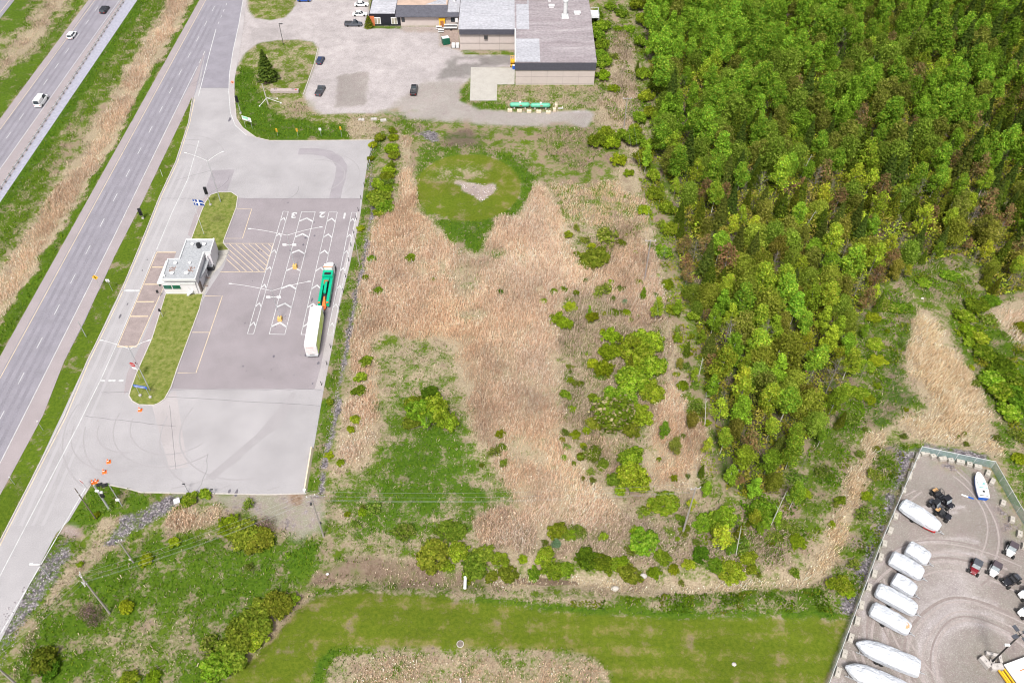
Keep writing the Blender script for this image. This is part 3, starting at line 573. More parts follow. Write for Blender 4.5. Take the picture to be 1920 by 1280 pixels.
for v, x0, x1 in ((473, 294, 330), (501, 285, 307), (533, 271, 296), (565.6, 257, 289), (593, 244.5, 277.5), (649.6, 220, 256)): line(ym, [(x0, v), (x1, v)], .3)
line(ym, [(294, 473), (220, 650)], .14); line(ym, [(306, 540), (256, 650)], .14); line(mk, [(290, 473), (262, 545), (216, 651)], .12)
line(ym, [(442, 391), (472, 392), (454.5, 447), (422.5, 447)], .15); line(ym, [(384, 554.7), (417, 554.7), (367.5, 698.6), (333, 698.6)], .15); line(ym, [(360, 623), (393, 623)], .15)
line(ym, [(421, 456.5), (512.5, 456.5), (496, 510), (413, 510)], .15)
h0, h1 = at(421, 456.5), at(496, 510)
Hp = wpoly([(423, 457), (512, 457), (496, 509.5), (416, 509.5), (430, 470)])
for k in range(-2, 13):
    p = at(424+k*12.2-40, 457-30); q = at(424+k*12.2+64, 457+64); n = 80
    ins = [p.lerp(q, i/n) for i in range(n+1)]; sd_ = sdist(Hp, np.array([i.x for i in ins]), np.array([i.y for i in ins])) < 0; w_ = [i for i, b in zip(ins, sd_) if b]
    if len(w_) > 3: ym.ribbon([w_[0], w_[-1]], .13, ZM)
BOX = [((531, 396), (540.5, 397), (475.5, 625.5), (464, 625.5)), ((565.5, 397), (591, 397.5), (534, 627), (505, 626)), ((617, 397.5), (632.5, 398), (584, 627), (564.5, 627)), ((659.5, 398), (669, 399), (624, 627.5), (614, 627))]
for bx in BOX:
    line(mk, [bx[0], bx[1]], .14); line(mk, [bx[3], bx[2]], .14); line(mk, [bx[0], bx[3]], .14); line(mk, [bx[1], bx[2]], .14)
    W = [at(*q) for q in bx]
    for k in range(7):
        t = .07+k*.143; l = W[0].lerp(W[3], t+.012); r = W[1].lerp(W[2], t+.012); m_ = W[0].lerp(W[3], t-.018).lerp(W[1].lerp(W[2], t-.018), .5); dn = (W[3]-W[0]).normalized()*.55
        for a, b in ((l, m_), (m_, r)): mk.face([a+dn+Vector((0, 0, ZM)), b+dn+Vector((0, 0, ZM)), b+Vector((0, 0, ZM)), a+Vector((0, 0, ZM))])
# wheel paths, joints, cracks and drips worn into the pavements
wt = MB(); jt = MB()
def track(mb, pa, pb, offs, wd, z, px=None):
    A, B = at(*pa), at(*pb); L = B-A; n = Vector((-L.y, L.x, 0)).normalized()
    for o in offs:
        pts = [A+L*(i/30)+n*(o+R.uniform(-.06, .06)) for i in range(31)]; mb.ribbon(pts, wd, z)
track(wt, (197, -10), (-55, 355), (-2.6, -.9, .9, 2.6), .75, .0055); track(wt, (403, 10), (-55, 890), (-2.7, -1.0, 1.0, 2.7), .8, .0055)
tag(obj('wheel_tracks', wt, pm('worn_wheel_path', (.20, .19, .22), .85, var=.1, sc=.15, fine=3, spec=.2)), kind='structure')
wt = MB(); track(wt, (345, 310), (30, 985), (-.9, .9), .7, .0075); track(wt, (372, 310), (72, 985), (-1.0, .8), .6, .0077)
tag(obj('wheel_tracks', wt, pm('pale_wheel_path', (.335, .322, .335), .85, var=.05, sc=.2, spec=.2)), kind='structure')
for (a, b) in (((372, 165), (430, 165)), ((330, 338), (397, 319)), ((230, 649), (256, 649)), ((190, 735), (245, 735)), ((160, 780), (330, 800)), ((345, 262), (373, 262)), ((300, 372), (385, 372)), ((250, 740), (600, 760)), ((320, 730), (602, 730)), ((318, 760), (330, 880)), ((440, 372), (676, 372))):
    A, B = at(*a), at(*b); pts = [A.lerp(B, i/14)+Vector((0, R.uniform(-.12, .12), 0)) for i in range(15)]; jt.ribbon(pts, .07, .0125)
for k in range(26):
    u, v = R.uniform(455, 600), R.uniform(380, 720); c = at(u, v); r = R.uniform(.08, .32)
    if sdist(wpoly(TL), np.array([c.x]), np.array([c.y]))[0] < -1: jt.face([(c.x+r*math.cos(j*.785)*R.uniform(.7, 1.2), c.y+r*1.5*math.sin(j*.785)*R.uniform(.7, 1.2), .0125+.0001*k) for j in range(8)])
for u, v, r in ((225, 593, .5), (239, 570, .35), (267, 507, .3), (276, 487, .25), (431, 224, .9), (614, 545, .5), (585, 562, .5), (420, 950, .0), (443, 924, .6), (430, 921, .5)):
    c = at(u, v)
    if r: jt.face([(c.x+r*.5*math.cos(j*.785)*R.uniform(.7, 1.2), c.y+r*1.4*math.sin(j*.785)*R.uniform(.7, 1.2), .013) for j in range(8)])
for u0, v0, n in ((392, 130, 7), (400, 145, 6), (440, 60, 8), (560, 350, 6), (430, 330, 7), (350, 620, 9), (390, 850, 8)):
    p = at(u0, v0); pts = [p]; a = R.uniform(-2, -1)
    for i in range(n): a += R.uniform(-.5, .5); p = p+Vector((math.cos(a), math.sin(a), 0))*R.uniform(.8, 1.8); pts.append(p)
    jt.ribbon(pts, .06, .0135)
tag(obj('cracks_and_stains', jt, pm('dark_sealed_crack', (.12, .11, .13), .8, var=.2, spec=.2)), kind='structure')
rb = MB(); A, B = at(226, 4), at(0, 330); L = (B-A); n = Vector((-L.y, L.x, 0)).normalized(); q = int(L.length/.9)
if (A+n-at(243, 0)).length > (A-n-at(243, 0)).length: n = -n
for k in range(int(q*.45), q): c = A+L*(k/q)+n*.75; d = L.normalized(); rb.face([c-n*.3-d*.12+Vector((0, 0, .013)), c+n*.3-d*.12+Vector((0, 0, .013)), c+n*.3+d*.12+Vector((0, 0, .013)), c-n*.3+d*.12+Vector((0, 0, .013))])
A, B = at(180, 4), at(0, 247); L = (B-A); n = Vector((-L.y, L.x, 0)).normalized(); n = n if (A+n-at(166, 0)).length < (A-n-at(166, 0)).length else -n; q = int(L.length/1.1)
for k in range(q): c = A+L*(k/q)+n*.9; d = L.normalized(); rb.face([c-n*.25-d*.12+Vector((0, 0, .013)), c+n*.25-d*.12+Vector((0, 0, .013)), c+n*.25+d*.12+Vector((0, 0, .013)), c-n*.25+d*.12+Vector((0, 0, .013))])
for f in rb.f:
    if (Vector(rb.v[f[1]])-Vector(rb.v[f[0]])).cross(Vector(rb.v[f[2]])-Vector(rb.v[f[0]])).z < 0: f.reverse()
tag(obj('rumble_strip', rb, M['patch']), kind='structure')
tag(obj('road_markings', mk, M['mark']), kind='structure'); tag(obj('road_markings', ym, M['ymark']), kind='structure')
def text(name, s, size, mat, loc, rot, parent=None, bold=0):
    cu = bpy.data.curves.new(name, 'FONT'); cu.body = s; cu.size = size; cu.align_x = 'CENTER'; cu.align_y = 'CENTER'; cu.offset = bold
    ob = bpy.data.objects.new(name, cu); C.objects.link(ob); bpy.context.view_layer.update()
    me = bpy.data.meshes.new_from_object(ob.evaluated_get(bpy.context.evaluated_depsgraph_get())); C.objects.unlink(ob); bpy.data.objects.remove(ob)
    me.materials.clear(); me.materials.append(mat); o = bpy.data.objects.new(name, me); C.objects.link(o); o.location = loc; o.rotation_euler = rot
    if parent: o.parent = parent
    return o
for s, q in (('3', (551, 403)), ('2', (604, 402)), ('1', (646, 404))):
    tag(text('lane_number', s, 3.1, M['mark'], at(*q, ZM), (0, 0, math.pi), bold=.09), kind='structure')
# curved wheel tracks pressed into the yard gravel
for nm, cl, off in (('pale', (.30, .262, .253), 0), ('brown', (.225, .19, .18), 1)):
    yt = MB(); YP = wpoly(YARD); i = 0
    for (cu, cv, r, a0, a1) in ((1858, 1265, 9, 20, 200), (1858, 1265, 10.6, 30, 200), (1858, 1265, 12.4, 20, 190), (1850, 1240, 16, 10, 190), (1850, 1240, 17.8, 20, 185), (1852, 1250, 20.5, 60, 200), (1852, 1250, 22.3, 50, 200), (1930, 1190, 30, 110, 215), (1930, 1190, 31.8, 115, 220), (1950, 1130, 26, 120, 230), (1950, 1130, 27.8, 130, 230), (1700, 960, 14, -60, 40), (1700, 960, 15.8, -60, 40)):
        c = at(cu, cv); r += off*.7; pts = [Vector((c.x+(r+.5*math.sin(a*.05+r))*math.cos(math.radians(a)), c.y+(r+.4*math.sin(a*.08))*math.sin(math.radians(a)), 0)) for a in range(a0, a1, 5)]
        if off and i % 2: i += 1; continue
        i += 1; n0 = len(yt.f); yt.ribbon(pts, R.uniform(.25, .5), -.0455+.0006*i+.0003*off)
    kf = [f for f in yt.f if sdist(YP, np.array([yt.v[f[0]][0]]), np.array([yt.v[f[0]][1]]))[0] < -1.5]; yt.f = kf; yt.m = [0]*len(kf)
    tag(obj('tyre_tracks', yt, pm('track_'+nm, cl, .95, var=.15, sc=1.5, fine=7, spec=.1)), kind='structure')
# ditch water
sheet('water', [(968, 1081), (1000, 1078), (1080, 1086), (1085, 1092), (1010, 1094), (970, 1090)], -.72, pm('ditch_water', (.14, .10, .07), .25, var=.3, spec=.6))
# ---------------------------------------------------------------- leaves, crowns
def rnd(n, a, b): return NP.uniform(a, b, n)
def leafquads(P, Nrm, size, jit=.75, asp=.75):
    """small leaf sprays: one quad per point, facing roughly along Nrm"""
    n = len(P); Nv = Nrm+NP.normal(0, jit, (n, 3)); Nv /= np.linalg.norm(Nv, axis=1)[:, None]+1e-9
    a = np.cross(Nv, NP.normal(0, 1, (n, 3))); a /= np.linalg.norm(a, axis=1)[:, None]+1e-9; b = np.cross(Nv, a)
    s = (size*rnd(n, .6, 1.35))[:, None]/2; a = a*s; b = b*s*asp
    k1 = rnd(n, -.35, .35)[:, None]
    return np.stack([P-a-b*(1+k1), P+a*(1+k1)-b, P+a+b*(1-k1), P-a*(1-k1)+b], 1)
def lobes_crown(lobes, n, size, cols, shell=.55, up=.5):
    """leaf sprays spread through a set of lobes (x,y,z,rx,rz)"""
    L = np.array(lobes); wgt = L[:, 3]**2*L[:, 4]; idx = NP.choice(len(L), n, p=wgt/wgt.sum())
    d = NP.normal(0, 1, (n, 3)); d /= np.linalg.norm(d, axis=1)[:, None]; r = (shell+(1-shell)*NP.random(n)**.6)*np.where(NP.random(n) < .35, rnd(n, .3, 1.35), 1)
    P = L[idx, :3]+d*np.stack([L[idx, 3], L[idx, 3], L[idx, 4]], 1)*r[:, None]
    Q = leafquads(P, d+np.array([0, 0, up]), np.full(n, size))
    c = np.array(cols); ci = c[NP.integers(0, len(c), n)]; lt = rnd(len(L), .82, 1.2)[idx]*rnd(n, .72, 1.28)
    return Q, ci*lt[:, None]
def limb_mb(h, r, lobes, lean=(0, 0), frac=.35, nl=7):
    mb = MB(); top = Vector((lean[0], lean[1], h)); p0 = Vector((0, 0, -.3)); k = 6; pts = [p0.lerp(top, i/k)+Vector((math.sin(i*1.3)*.06*h/8, math.cos(i*1.7)*.05*h/8, 0)) for i in range(k+1)]
    for i in range(k): mb.tube(pts[i], pts[i+1], r*(1-i/k)+.02, r*(1-(i+1)/k)+.02, n=6)
    for l in R.sample(list(lobes), min(nl, len(lobes))):
        e = Vector(l[:3]); t = max(frac, min(.92, (e.z-.12*h)/h)); s = p0.lerp(top, t); mb.tube(s, s.lerp(e, .9), r*.34, r*.08, n=5)
    return mb
G_ASP = [(.19, .34, .03), (.25, .41, .035), (.13, .25, .02), (.28, .38, .045), (.16, .33, .035)]
G_MID = [(.15, .27, .02), (.2, .32, .03), (.11, .2, .018)]
G_YEL = [(.24, .35, .03), (.20, .32, .025), (.29, .36, .04)]
G_OLV = [(.16, .20, .03), (.21, .235, .05), (.12, .155, .022)]
G_RUS = [(.24, .17, .08), (.2, .15, .07), (.18, .2, .06)]
G_CON = [(.05, .095, .018), (.08, .13, .022), (.105, .155, .026)]
G_CDR = [(.09, .14, .014), (.14, .185, .02), (.06, .105, .012)]
G_GRY = [(.17, .155, .14), (.23, .21, .19), (.12, .11, .09)]
G_SHR = [(.13, .235, .014), (.18, .29, .02), (.08, .165, .012), (.22, .31, .04)]
G_PAL = [(.3, .36, .16), (.22, .33, .08), (.38, .4, .24)]
G_DK = [(.08, .16, .012), (.11, .2, .016), (.055, .12, .01)]
PROTO = {}
def add_proto(kind, name, cat, crown, trunk):
    PROTO.setdefault(kind, []).append((name, cat, crown, trunk))
def mk_broad(kind, name, cat, cols, h, rad, base, nq, size, bark, nlobe=11, col=1.0, nl=7, r=.13):
    lob = []
    for i in range(nlobe):
        t = (i+.5)/nlobe; z = base*h+(1-base)*h*t; rr = rad*math.sin(math.pi*min(1, (.22+.78*t))**.8)*R.uniform(.35, .75)*col if i < nlobe-2 else rad*.15
        a = i*2.4+R.uniform(-.5, .5); s = rad*R.uniform(.3, .6)*(1 if t < .8 else .8)
        lob.append((rr*math.cos(a), rr*math.sin(a), min(z, h-s*.7), s, s*R.uniform(.8, 1.15)))
    Q, c = lobes_crown(lob, nq, size, cols)
    add_proto(kind, name, cat, qmesh(kind+'_crown', Q, c, M['leaf']), limb_mb(h*.93, r, lob, frac=base, nl=nl).mesh(kind+'_trunk', M[bark]))
def mk_conifer(kind, name, cat, cols, h, rad, nq, size, base=.12, power=1.0):
    n = nq; t = NP.random(n)**.75; t = 1-t; t = base+(1-base)*t
    lay = np.round(t*13)/13; t2 = np.clip(lay+rnd(n, -.012, .03), base, 1)
    az = rnd(n, 0, 2*np.pi); br = np.floor(az/(2*np.pi)*9+lay*4.3)+.5; az = (br-lay*4.3)/9*2*np.pi+NP.normal(0, .13, n)
    rr = rad*(1-t2)**power*(.25+.75*NP.random(n)**.5)*(1+.15*np.sin(br*5+lay*31)); z = h*t2-rr*.28
    P = np.stack([rr*np.cos(az), rr*np.sin(az), z], 1); Nv = np.stack([np.cos(az)*.5, np.sin(az)*.5, np.full(n, .8)], 1)
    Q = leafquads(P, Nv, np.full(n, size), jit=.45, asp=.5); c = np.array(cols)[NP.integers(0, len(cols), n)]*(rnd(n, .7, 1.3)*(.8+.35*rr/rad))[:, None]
    mb = MB(); mb.tube((0, 0, -.3), (0, 0, h*.97), .15, .03, n=6)
    add_proto(kind, name, cat, qmesh(kind+'_crown', Q, c, M['leaf']), mb.mesh(kind+'_trunk', M['bark']))
def mk_bare(kind, name, cat, cols, h, rad, nb, nq=500):
    mb = MB(); mb.tube((0, 0, -.3), (.1, .05, h), .11, .02, n=6); ends = []
    for i in range(nb):
        t = .25+.7*i/nb; a = i*2.4; L = rad*(1.15-t)*R.uniform(.8, 1.3); s = Vector((0, 0, h*t)); e = s+Vector((math.cos(a)*L, math.sin(a)*L, L*R.uniform(.1, .8))); mb.tube(s, e, .035, .012, n=4)
        for j in range(3):
            f = s.lerp(e, .4+.2*j); g = f+Vector((R.uniform(-.6, .6), R.uniform(-.6, .6), R.uniform(.1, .6)))*L*.5; mb.tube(f, g, .016, .008, n=3); ends += [tuple(f), tuple(g), tuple(e)]
    E_ = np.array(ends); P = E_[NP.integers(0, len(E_), nq)]+NP.normal(0, .22, (nq, 3)); 
    P2 = P+NP.normal(0, .22, (nq, 3))+np.array([0, 0, .12]); w_ = np.cross(P2-P, NP.normal(0, 1, (nq, 3))); w_ *= .014/(np.linalg.norm(w_, axis=1)[:, None]+1e-9)
    Q = np.stack([P-w_, P+w_, P2+w_*.4, P2-w_*.4], 1); c = np.array(cols)[NP.integers(0, len(cols), nq)]*rnd(nq, .7, 1.3)[:, None]
    add_proto(kind, name, cat, qmesh(kind+'_crown', Q, c, M['leaf']), mb.mesh(kind+'_trunk', M['bark']))
for i in range(4): mk_broad('aspen', 'aspen_tree', 'tree', G_ASP, 10.2+i*.7, 2.1+.2*i, .42-.03*i, 3600, .27, 'birch', nlobe=17+i, r=.11)
for i in range(2): mk_broad('poplar', 'poplar_tree', 'tree', G_ASP[:3], 9, 1.7+.2*i, .2, 2900, .26, 'birch', nlobe=15, r=.11)
for i in range(2): mk_broad('yellow', 'maple_tree', 'tree', G_YEL, 8.5, 2.0, .3, 1100, .26, 'bark', nlobe=14, col=1.2)
for i in range(3): mk_broad('olive', 'elm_tree', 'tree', G_OLV, 8.8, 2.4, .25, 2600, .26, 'bark', nlobe=19)
for i in range(2): mk_broad('green', 'birch_tree', 'tree', G_MID+G_ASP[:1], 9.5, 2.2, .25, 2600, .26, 'birch', nlobe=18)
for i in range(2): mk_broad('rusty', 'budding_tree', 'tree', G_RUS, 8.0, 2.1, .3, 800, .28, 'bark', nlobe=13, col=1.2, nl=12)
mk_broad('pale', 'blossom_tree', 'tree', G_PAL, 10, 2.9, .25, 1900, .32, 'birch', nlobe=15)
for i in range(2): mk_broad('round', 'maple_tree', 'tree', [(.16, .25, .03), (.2, .3, .035), (.12, .2, .02), (.24, .33, .05)], 8.2, 3.3, .18, 4200, .27, 'bark', nlobe=26, col=1.1, r=.16)
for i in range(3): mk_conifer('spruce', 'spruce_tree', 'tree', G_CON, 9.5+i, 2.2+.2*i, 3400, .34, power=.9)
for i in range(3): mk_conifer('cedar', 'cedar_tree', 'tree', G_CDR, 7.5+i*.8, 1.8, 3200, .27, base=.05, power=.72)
for i in range(2): mk_bare('bare', 'bare_tree', 'tree', G_GRY, 9, 2.4, 16)
def mk_shrub(kind, name, cols, nlobe, nq, size, flat=.7, spread=.55, bark='brownwood', lobe=(.35, .55)):
    lob = []
    for i in range(nlobe):
        a = i*2.4; r = spread*math.sqrt((i+.5)/nlobe); s = R.uniform(*lobe)
        lob.append((r*math.cos(a)*R.uniform(.8, 1.25), r*math.sin(a)*R.uniform(.8, 1.25), flat*(.5+.5*(1-r))*R.uniform(.75, 1.25), s, s*flat*R.uniform(.9, 1.3)))
    Q, c = lobes_crown(lob, nq, size, cols, shell=.45)
    mb = MB()
    for l in lob: mb.tube((l[0]*.2, l[1]*.2, -.1), l[:3], .03, .012, n=4)
    add_proto(kind, name, 'shrub', qmesh(kind+'_crown', Q, c, M['leaf']), mb.mesh(kind+'_trunk', M[bark]))
# shrubs are modelled at a crown radius of about 1 m and scaled to the size seen
for i in range(4): mk_shrub('s_green', 'shrub', G_SHR, 13, 1900, .13, lobe=(.2, .4), spread=.7)
for i in range(4): mk_shrub('s_big', 'shrub', G_SHR+G_ASP[:1], 26, 3600, .10, flat=.85, spread=.82, lobe=(.14, .33))
for i in range(2): mk_shrub('s_lime', 'shrub', [(.17, .27, .014), (.21, .3, .02), (.13, .22, .012)], 14, 1500, .12, lobe=(.18, .38), spread=.72)
for i in range(2): mk_shrub('s_sparse', 'shrub', [(.12, .22, .02), (.2, .26, .06), (.09, .16, .02)], 9, 560, .14, spread=.75, lobe=(.3, .5))
mk_shrub('s_flower', 'shrub', [(.09, .16, .015), (.08, .17, .012), (.3, .3, .16), (.12, .2, .02)], 12, 2600, .11, flat=1.1)
mk_shrub('s_blue', 'shrub', [(.14, .26, .15), (.1, .2, .1)], 6, 900, .13)
mk_shrub('s_dark', 'shrub', G_DK, 22, 2800, .11, spread=.8, lobe=(.16, .34))
mk_shrub('s_twig', 'shrub', [(.15, .11, .12), (.22, .17, .16), (.1, .12, .04)], 10, 900, .07, spread=.8)
mk_shrub('s_olive', 'shrub', [(.13, .2, .02), (.17, .235, .03), (.09, .155, .015)], 24, 3000, .11, spread=.82, lobe=(.16, .34))

LAND = [((1113, 158), "the corner of the factory"), ((1208, 530), "the tall utility pole at the wood's edge"), ((1280, 998), "the utility pole above the ditch"), ((1174, 236), "the utility pole behind the factory"),
        ((1700, 500), "the grassy clearing"), ((1715, 600), "the tip of the triangular reed patch"), ((1455, 950), "the end of the wood above the ditch"), ((1920, 10), "the upper corner of the wood far from the factory"),
        ((1470, 10), "the top middle of the wood"), ((1250, 20), "the factory end of the wood"), ((1580, 640), "the bulge of the wood beside the clearing"), ((1915, 540), "the wood's last edge beside the reed band"),
        ((1300, 330), "the bend of the wood opposite the round lawn"), ((600, 660), "the white box truck"), ((585, 860), "the pale barrier of the truck lot"), ((872, 1100), "the white culvert pipe"), ((205, 1148), "the double-crossarm utility pole"),
        ((1725, 835), "the top corner of the gravel yard fence"), ((607, 1004), "the pole by the sandy track"), ((700, 320), "the dark guard rail of the truck lot"), ((1868, 900), "the upturned white hull"), ((805, 790), "the white-stemmed tree clump"), ((1320, 760), "the wood's edge facing the field"), ((1650, 250), "the middle of the wood"), ((1420, 180), "the white-trunked stand inside the wood"), ((1500, 500), "the lower middle of the wood"), ((1780, 280), "the dark gap in the wood"), ((60, 1240), "the lower corner by the service road"), ((1180, 1080), "the round shrub row along the ditch")]
LW = [(at(*p), s) for p, s in LAND]
ORD = ['nearest', 'second nearest', 'third nearest', 'fourth nearest', 'fifth nearest', 'sixth nearest', 'seventh nearest', 'eighth nearest', 'ninth nearest', 'tenth nearest', 'eleventh nearest', 'twelfth nearest', 'thirteenth nearest', 'fourteenth nearest', 'fifteenth nearest', 'sixteenth nearest']
PENDING = []; CLR = []
HOLES = [(870, 528, 34, 46), (888, 592, 36, 14), (932, 478, 26, 13), (975, 845, 32, 34), (1008, 860, 16, 22), (830, 500, 10, 20), (640, 590, 6, 10), (1010, 545, 12, 8)]
def place(kind, x, y, sc, hz=1.0, desc='', group='', var=None):
    L = PROTO[kind]; name, cat, cr, tr = L[R.randrange(len(L)) if var is None else var % len(L)]
    z = float(gz(np.array([x]), np.array([y]))[0])
    t = thing(name, None, cat, (x, y, z-.02), R.uniform(0, 6.28), group)
    t.scale = (sc, sc, sc*hz)
    a = bpy.data.objects.new('crown', cr); b = bpy.data.objects.new('trunk' if cat == 'tree' else 'stems', tr)
    for o in (a, b): C.objects.link(o); o.parent = t
    PENDING.append((t, desc, x, y)); return t
def finish_labels():
    G = {}
    for t, desc, x, y in PENDING:
        d, s = min(((Vector((x, y, 0))-p).length, s) for p, s in LW); G.setdefault((desc, s), []).append((d, t.name, t))
    for (desc, s), L in G.items():
        L.sort(key=lambda q: q[0])
        for i, (d, _, t) in enumerate(L):
            t['label'] = f"{desc} {'beside' if len(L) == 1 else ORD[i]+' to' if i < 16 else 'farther out from'} {s}"
DESC = {'round': ('broad rounded green tree', 'broad trees of the wood'), 'aspen': ('tall bright green aspen', 'aspens of the wood'), 'poplar': ('narrow fresh green poplar', 'poplars of the wood'), 'yellow': ('yellow-green open tree', 'yellow-green trees of the wood'), 'olive': ('dull olive round tree', 'olive broadleaf trees of the wood'),
        'green': ('mid green birch', 'birches of the wood'), 'rusty': ('reddish brown budding tree', 'budding trees of the wood'), 'pale': ('pale blossoming tree', 'blossoming trees'), 'spruce': ('dark pointed spruce', 'spruces of the wood'), 'cedar': ('olive green cone-shaped cedar', 'cedars of the wood'), 'bare': ('bare grey leafless tree', 'bare trees of the wood')}
# ---- the wood: about 300 trees one by one
Wp = wpoly(WOOD); cx_, cy_ = scatter(Wp, 1.2, 5); order = np.argsort(cy_+NP.normal(0, 12, len(cy_))); pts = []
grid = {}
def far(x, y, r):
    for i in range(int(x//8)-1, int(x//8)+2):
        for j in range(int(y//8)-1, int(y//8)+2):
            for (a, b, q) in grid.get((i, j), ()):
                if (a-x)**2+(b-y)**2 < (min(r, q))**2: return False
    return True
def mind(u, v): return 3.3 if v > 500 else 3.7 if v > 300 else 4.1
for i in NP.permutation(len(cx_)):
    x, y = float(cx_[i]), float(cy_[i]); u, v = pix((x, y, 0))
    if u > 1955 or v < -32: continue
    r = mind(u, v)
    if far(x, y, r): grid.setdefault((int(x//8), int(y//8)), []).append((x, y, r)); pts.append((x, y, u, v))
def kind_at(u, v):
    q = R.random(); n = float(vnoise(np.array([u*1.]), np.array([v*1.]), 60, 4)[0])
    if v < 150 and u < 1520 and not (u > 1440 and v < 60): W_ = dict(aspen=.76, poplar=.06, green=.06, olive=.05, round=.07)
    elif 1560 < u < 1720 and v < 90: W_ = dict(pale=.25, aspen=.4, olive=.2, green=.15)
    elif u > 1780 and v < 420: W_ = dict(spruce=.24, cedar=.2, aspen=.2, olive=.14, green=.12, rusty=.06, bare=.04)
    elif v < 300: W_ = dict(aspen=.42 if n > .45 else .2, green=.12, olive=.14, cedar=.1, spruce=.07, yellow=.05, rusty=.06, poplar=.06, bare=.03, round=.2)
    elif v > 560 and u < 1600: W_ = dict(poplar=.3, aspen=.25, green=.17, olive=.08, yellow=.07, spruce=.04, rusty=.04, bare=.05, round=.14)
    elif u > 1560: W_ = dict(cedar=.26, spruce=.16, olive=.14, aspen=.11, rusty=.1, yellow=.09, green=.08, bare=.06, round=.14)
    else: W_ = dict(cedar=.2, spruce=.14, olive=.15, aspen=.16, yellow=.09, rusty=.09, green=.1, bare=.07, round=.2)
    s = sum(W_.values()); q *= s
    for k_, p_ in W_.items():
        q -= p_
        if q <= 0: return k_
    return 'aspen'
pts.sort(key=lambda p: -p[3]); print('TREES', len(pts))
NTREE = 248
def tscale(u, v): return (R.uniform(.7, 1.15) if v > 330 else R.uniform(.8, 1.4))
for x, y, u, v in pts[:NTREE]:
    k_ = kind_at(u, v); s = tscale(u, v); edge = -float(sdist(Wp, np.array([x]), np.array([y]))[0])
    if edge < 2.5: s *= .75
    place(k_, x, y, s*R.uniform(.92, 1.08), R.uniform(.9, 1.12), *DESC[k_])
# those farther in than the 300 that show largest: one mass
_ed = [(1205, 60), (1198, 130), (1222, 250), (1215, 330), (1240, 380), (1235, 440), (1250, 500), (1272, 600), (1285, 660), (1300, 720), (1312, 780), (1325, 850), (1322, 930), (1335, 975), (1385, 1005), (1430, 1000), (1480, 960), (1505, 880), (1530, 830), (1580, 800), (1610, 720), (1615, 640), (1640, 590), (1690, 520), (1745, 495), (1815, 500), (1235, 820), (1255, 860), (1225, 600), (1210, 560), (1345, 1010), (1460, 990), (1300, 960), (1180, 690), (1110, 600), (1290, 800), (1310, 890), (1365, 1045), (1275, 700), (1262, 650)]
for u, v in _ed:
    p = at(u+R.uniform(-8, 8), v+R.uniform(-8, 8)); kd = R.choice(['poplar', 'poplar', 'green', 'aspen', 'yellow', 'olive', 'bare', 'cedar']); s = R.uniform(.35, .62); place(kd, p.x, p.y, s, R.uniform(.95, 1.3), 'young '+DESC[kd][0].replace('tall ', ''), 'young trees round the wood')
def crowns_mass(name, P, label):
    Qs, Cs = [], []
    for x, y, k_, s in P:
        cr = R.choice(PROTO[k_])[2]; n = len(cr.vertices); co = np.empty(n*3, np.float32); cr.vertices.foreach_get('co', co); co = co.reshape(-1, 3)
        cc = np.empty(n*4, np.float32); cr.color_attributes['Col'].data.foreach_get('color', cc); cc = cc.reshape(-1, 4)[::4, :3]
        a = R.uniform(0, 6.28); ca, sa = math.cos(a), math.sin(a); co = co @ np.array([[ca, sa, 0], [-sa, ca, 0], [0, 0, 1]])*s+np.array([x, y, 0]); q = co.reshape(-1, 4, 3); kk = NP.random(len(q)) < .8
        Qs.append(q[kk]); Cs.append(cc[kk]*R.uniform(.75, 1.2))
    o = obj(name, qmesh(name, np.concatenate(Qs), np.concatenate(Cs), M['leaf'])); tag(o, label, 'trees', kind='stuff'); return o
if len(pts) > NTREE: crowns_mass('trees', [(x, y, kind_at(u, v), tscale(u, v)) for x, y, u, v in pts[NTREE:]], 'farther green crowns at the back of the wood')
# saplings and undergrowth between the trees
ux, uy = scatter(Wp, 15, 9); n = len(ux); clump = fbm(ux, uy, 4, 21); kp = (clump > .36); ux, uy, clump = ux[kp], uy[kp], clump[kp]; n = len(ux)
d_ = -sdist(Wp, ux, uy); hh = np.clip((clump-.34)*13, .1, 4.6)*np.clip(d_/5, .25, 1); uz = gz(ux, uy)+hh*NP.random(n)**.6
pal = np.array(G_MID+G_OLV+G_CDR+G_ASP[:2]+[(.14, .10, .06)]); 
tint = pal[(vnoise(ux, uy, 3, 31)*len(pal)*.999).astype(int)]*rnd(n, .9, 1.7)[:, None]
Q = leafquads(np.stack([ux, uy, uz], 1), np.tile([0, 0, .8], (n, 1)), np.full(n, .34)); tag(obj('undergrowth', qmesh('undergrowth', Q, tint, M['leaf'])), 'low leafy undergrowth between the trunks of the wood', 'undergrowth', kind='stuff')
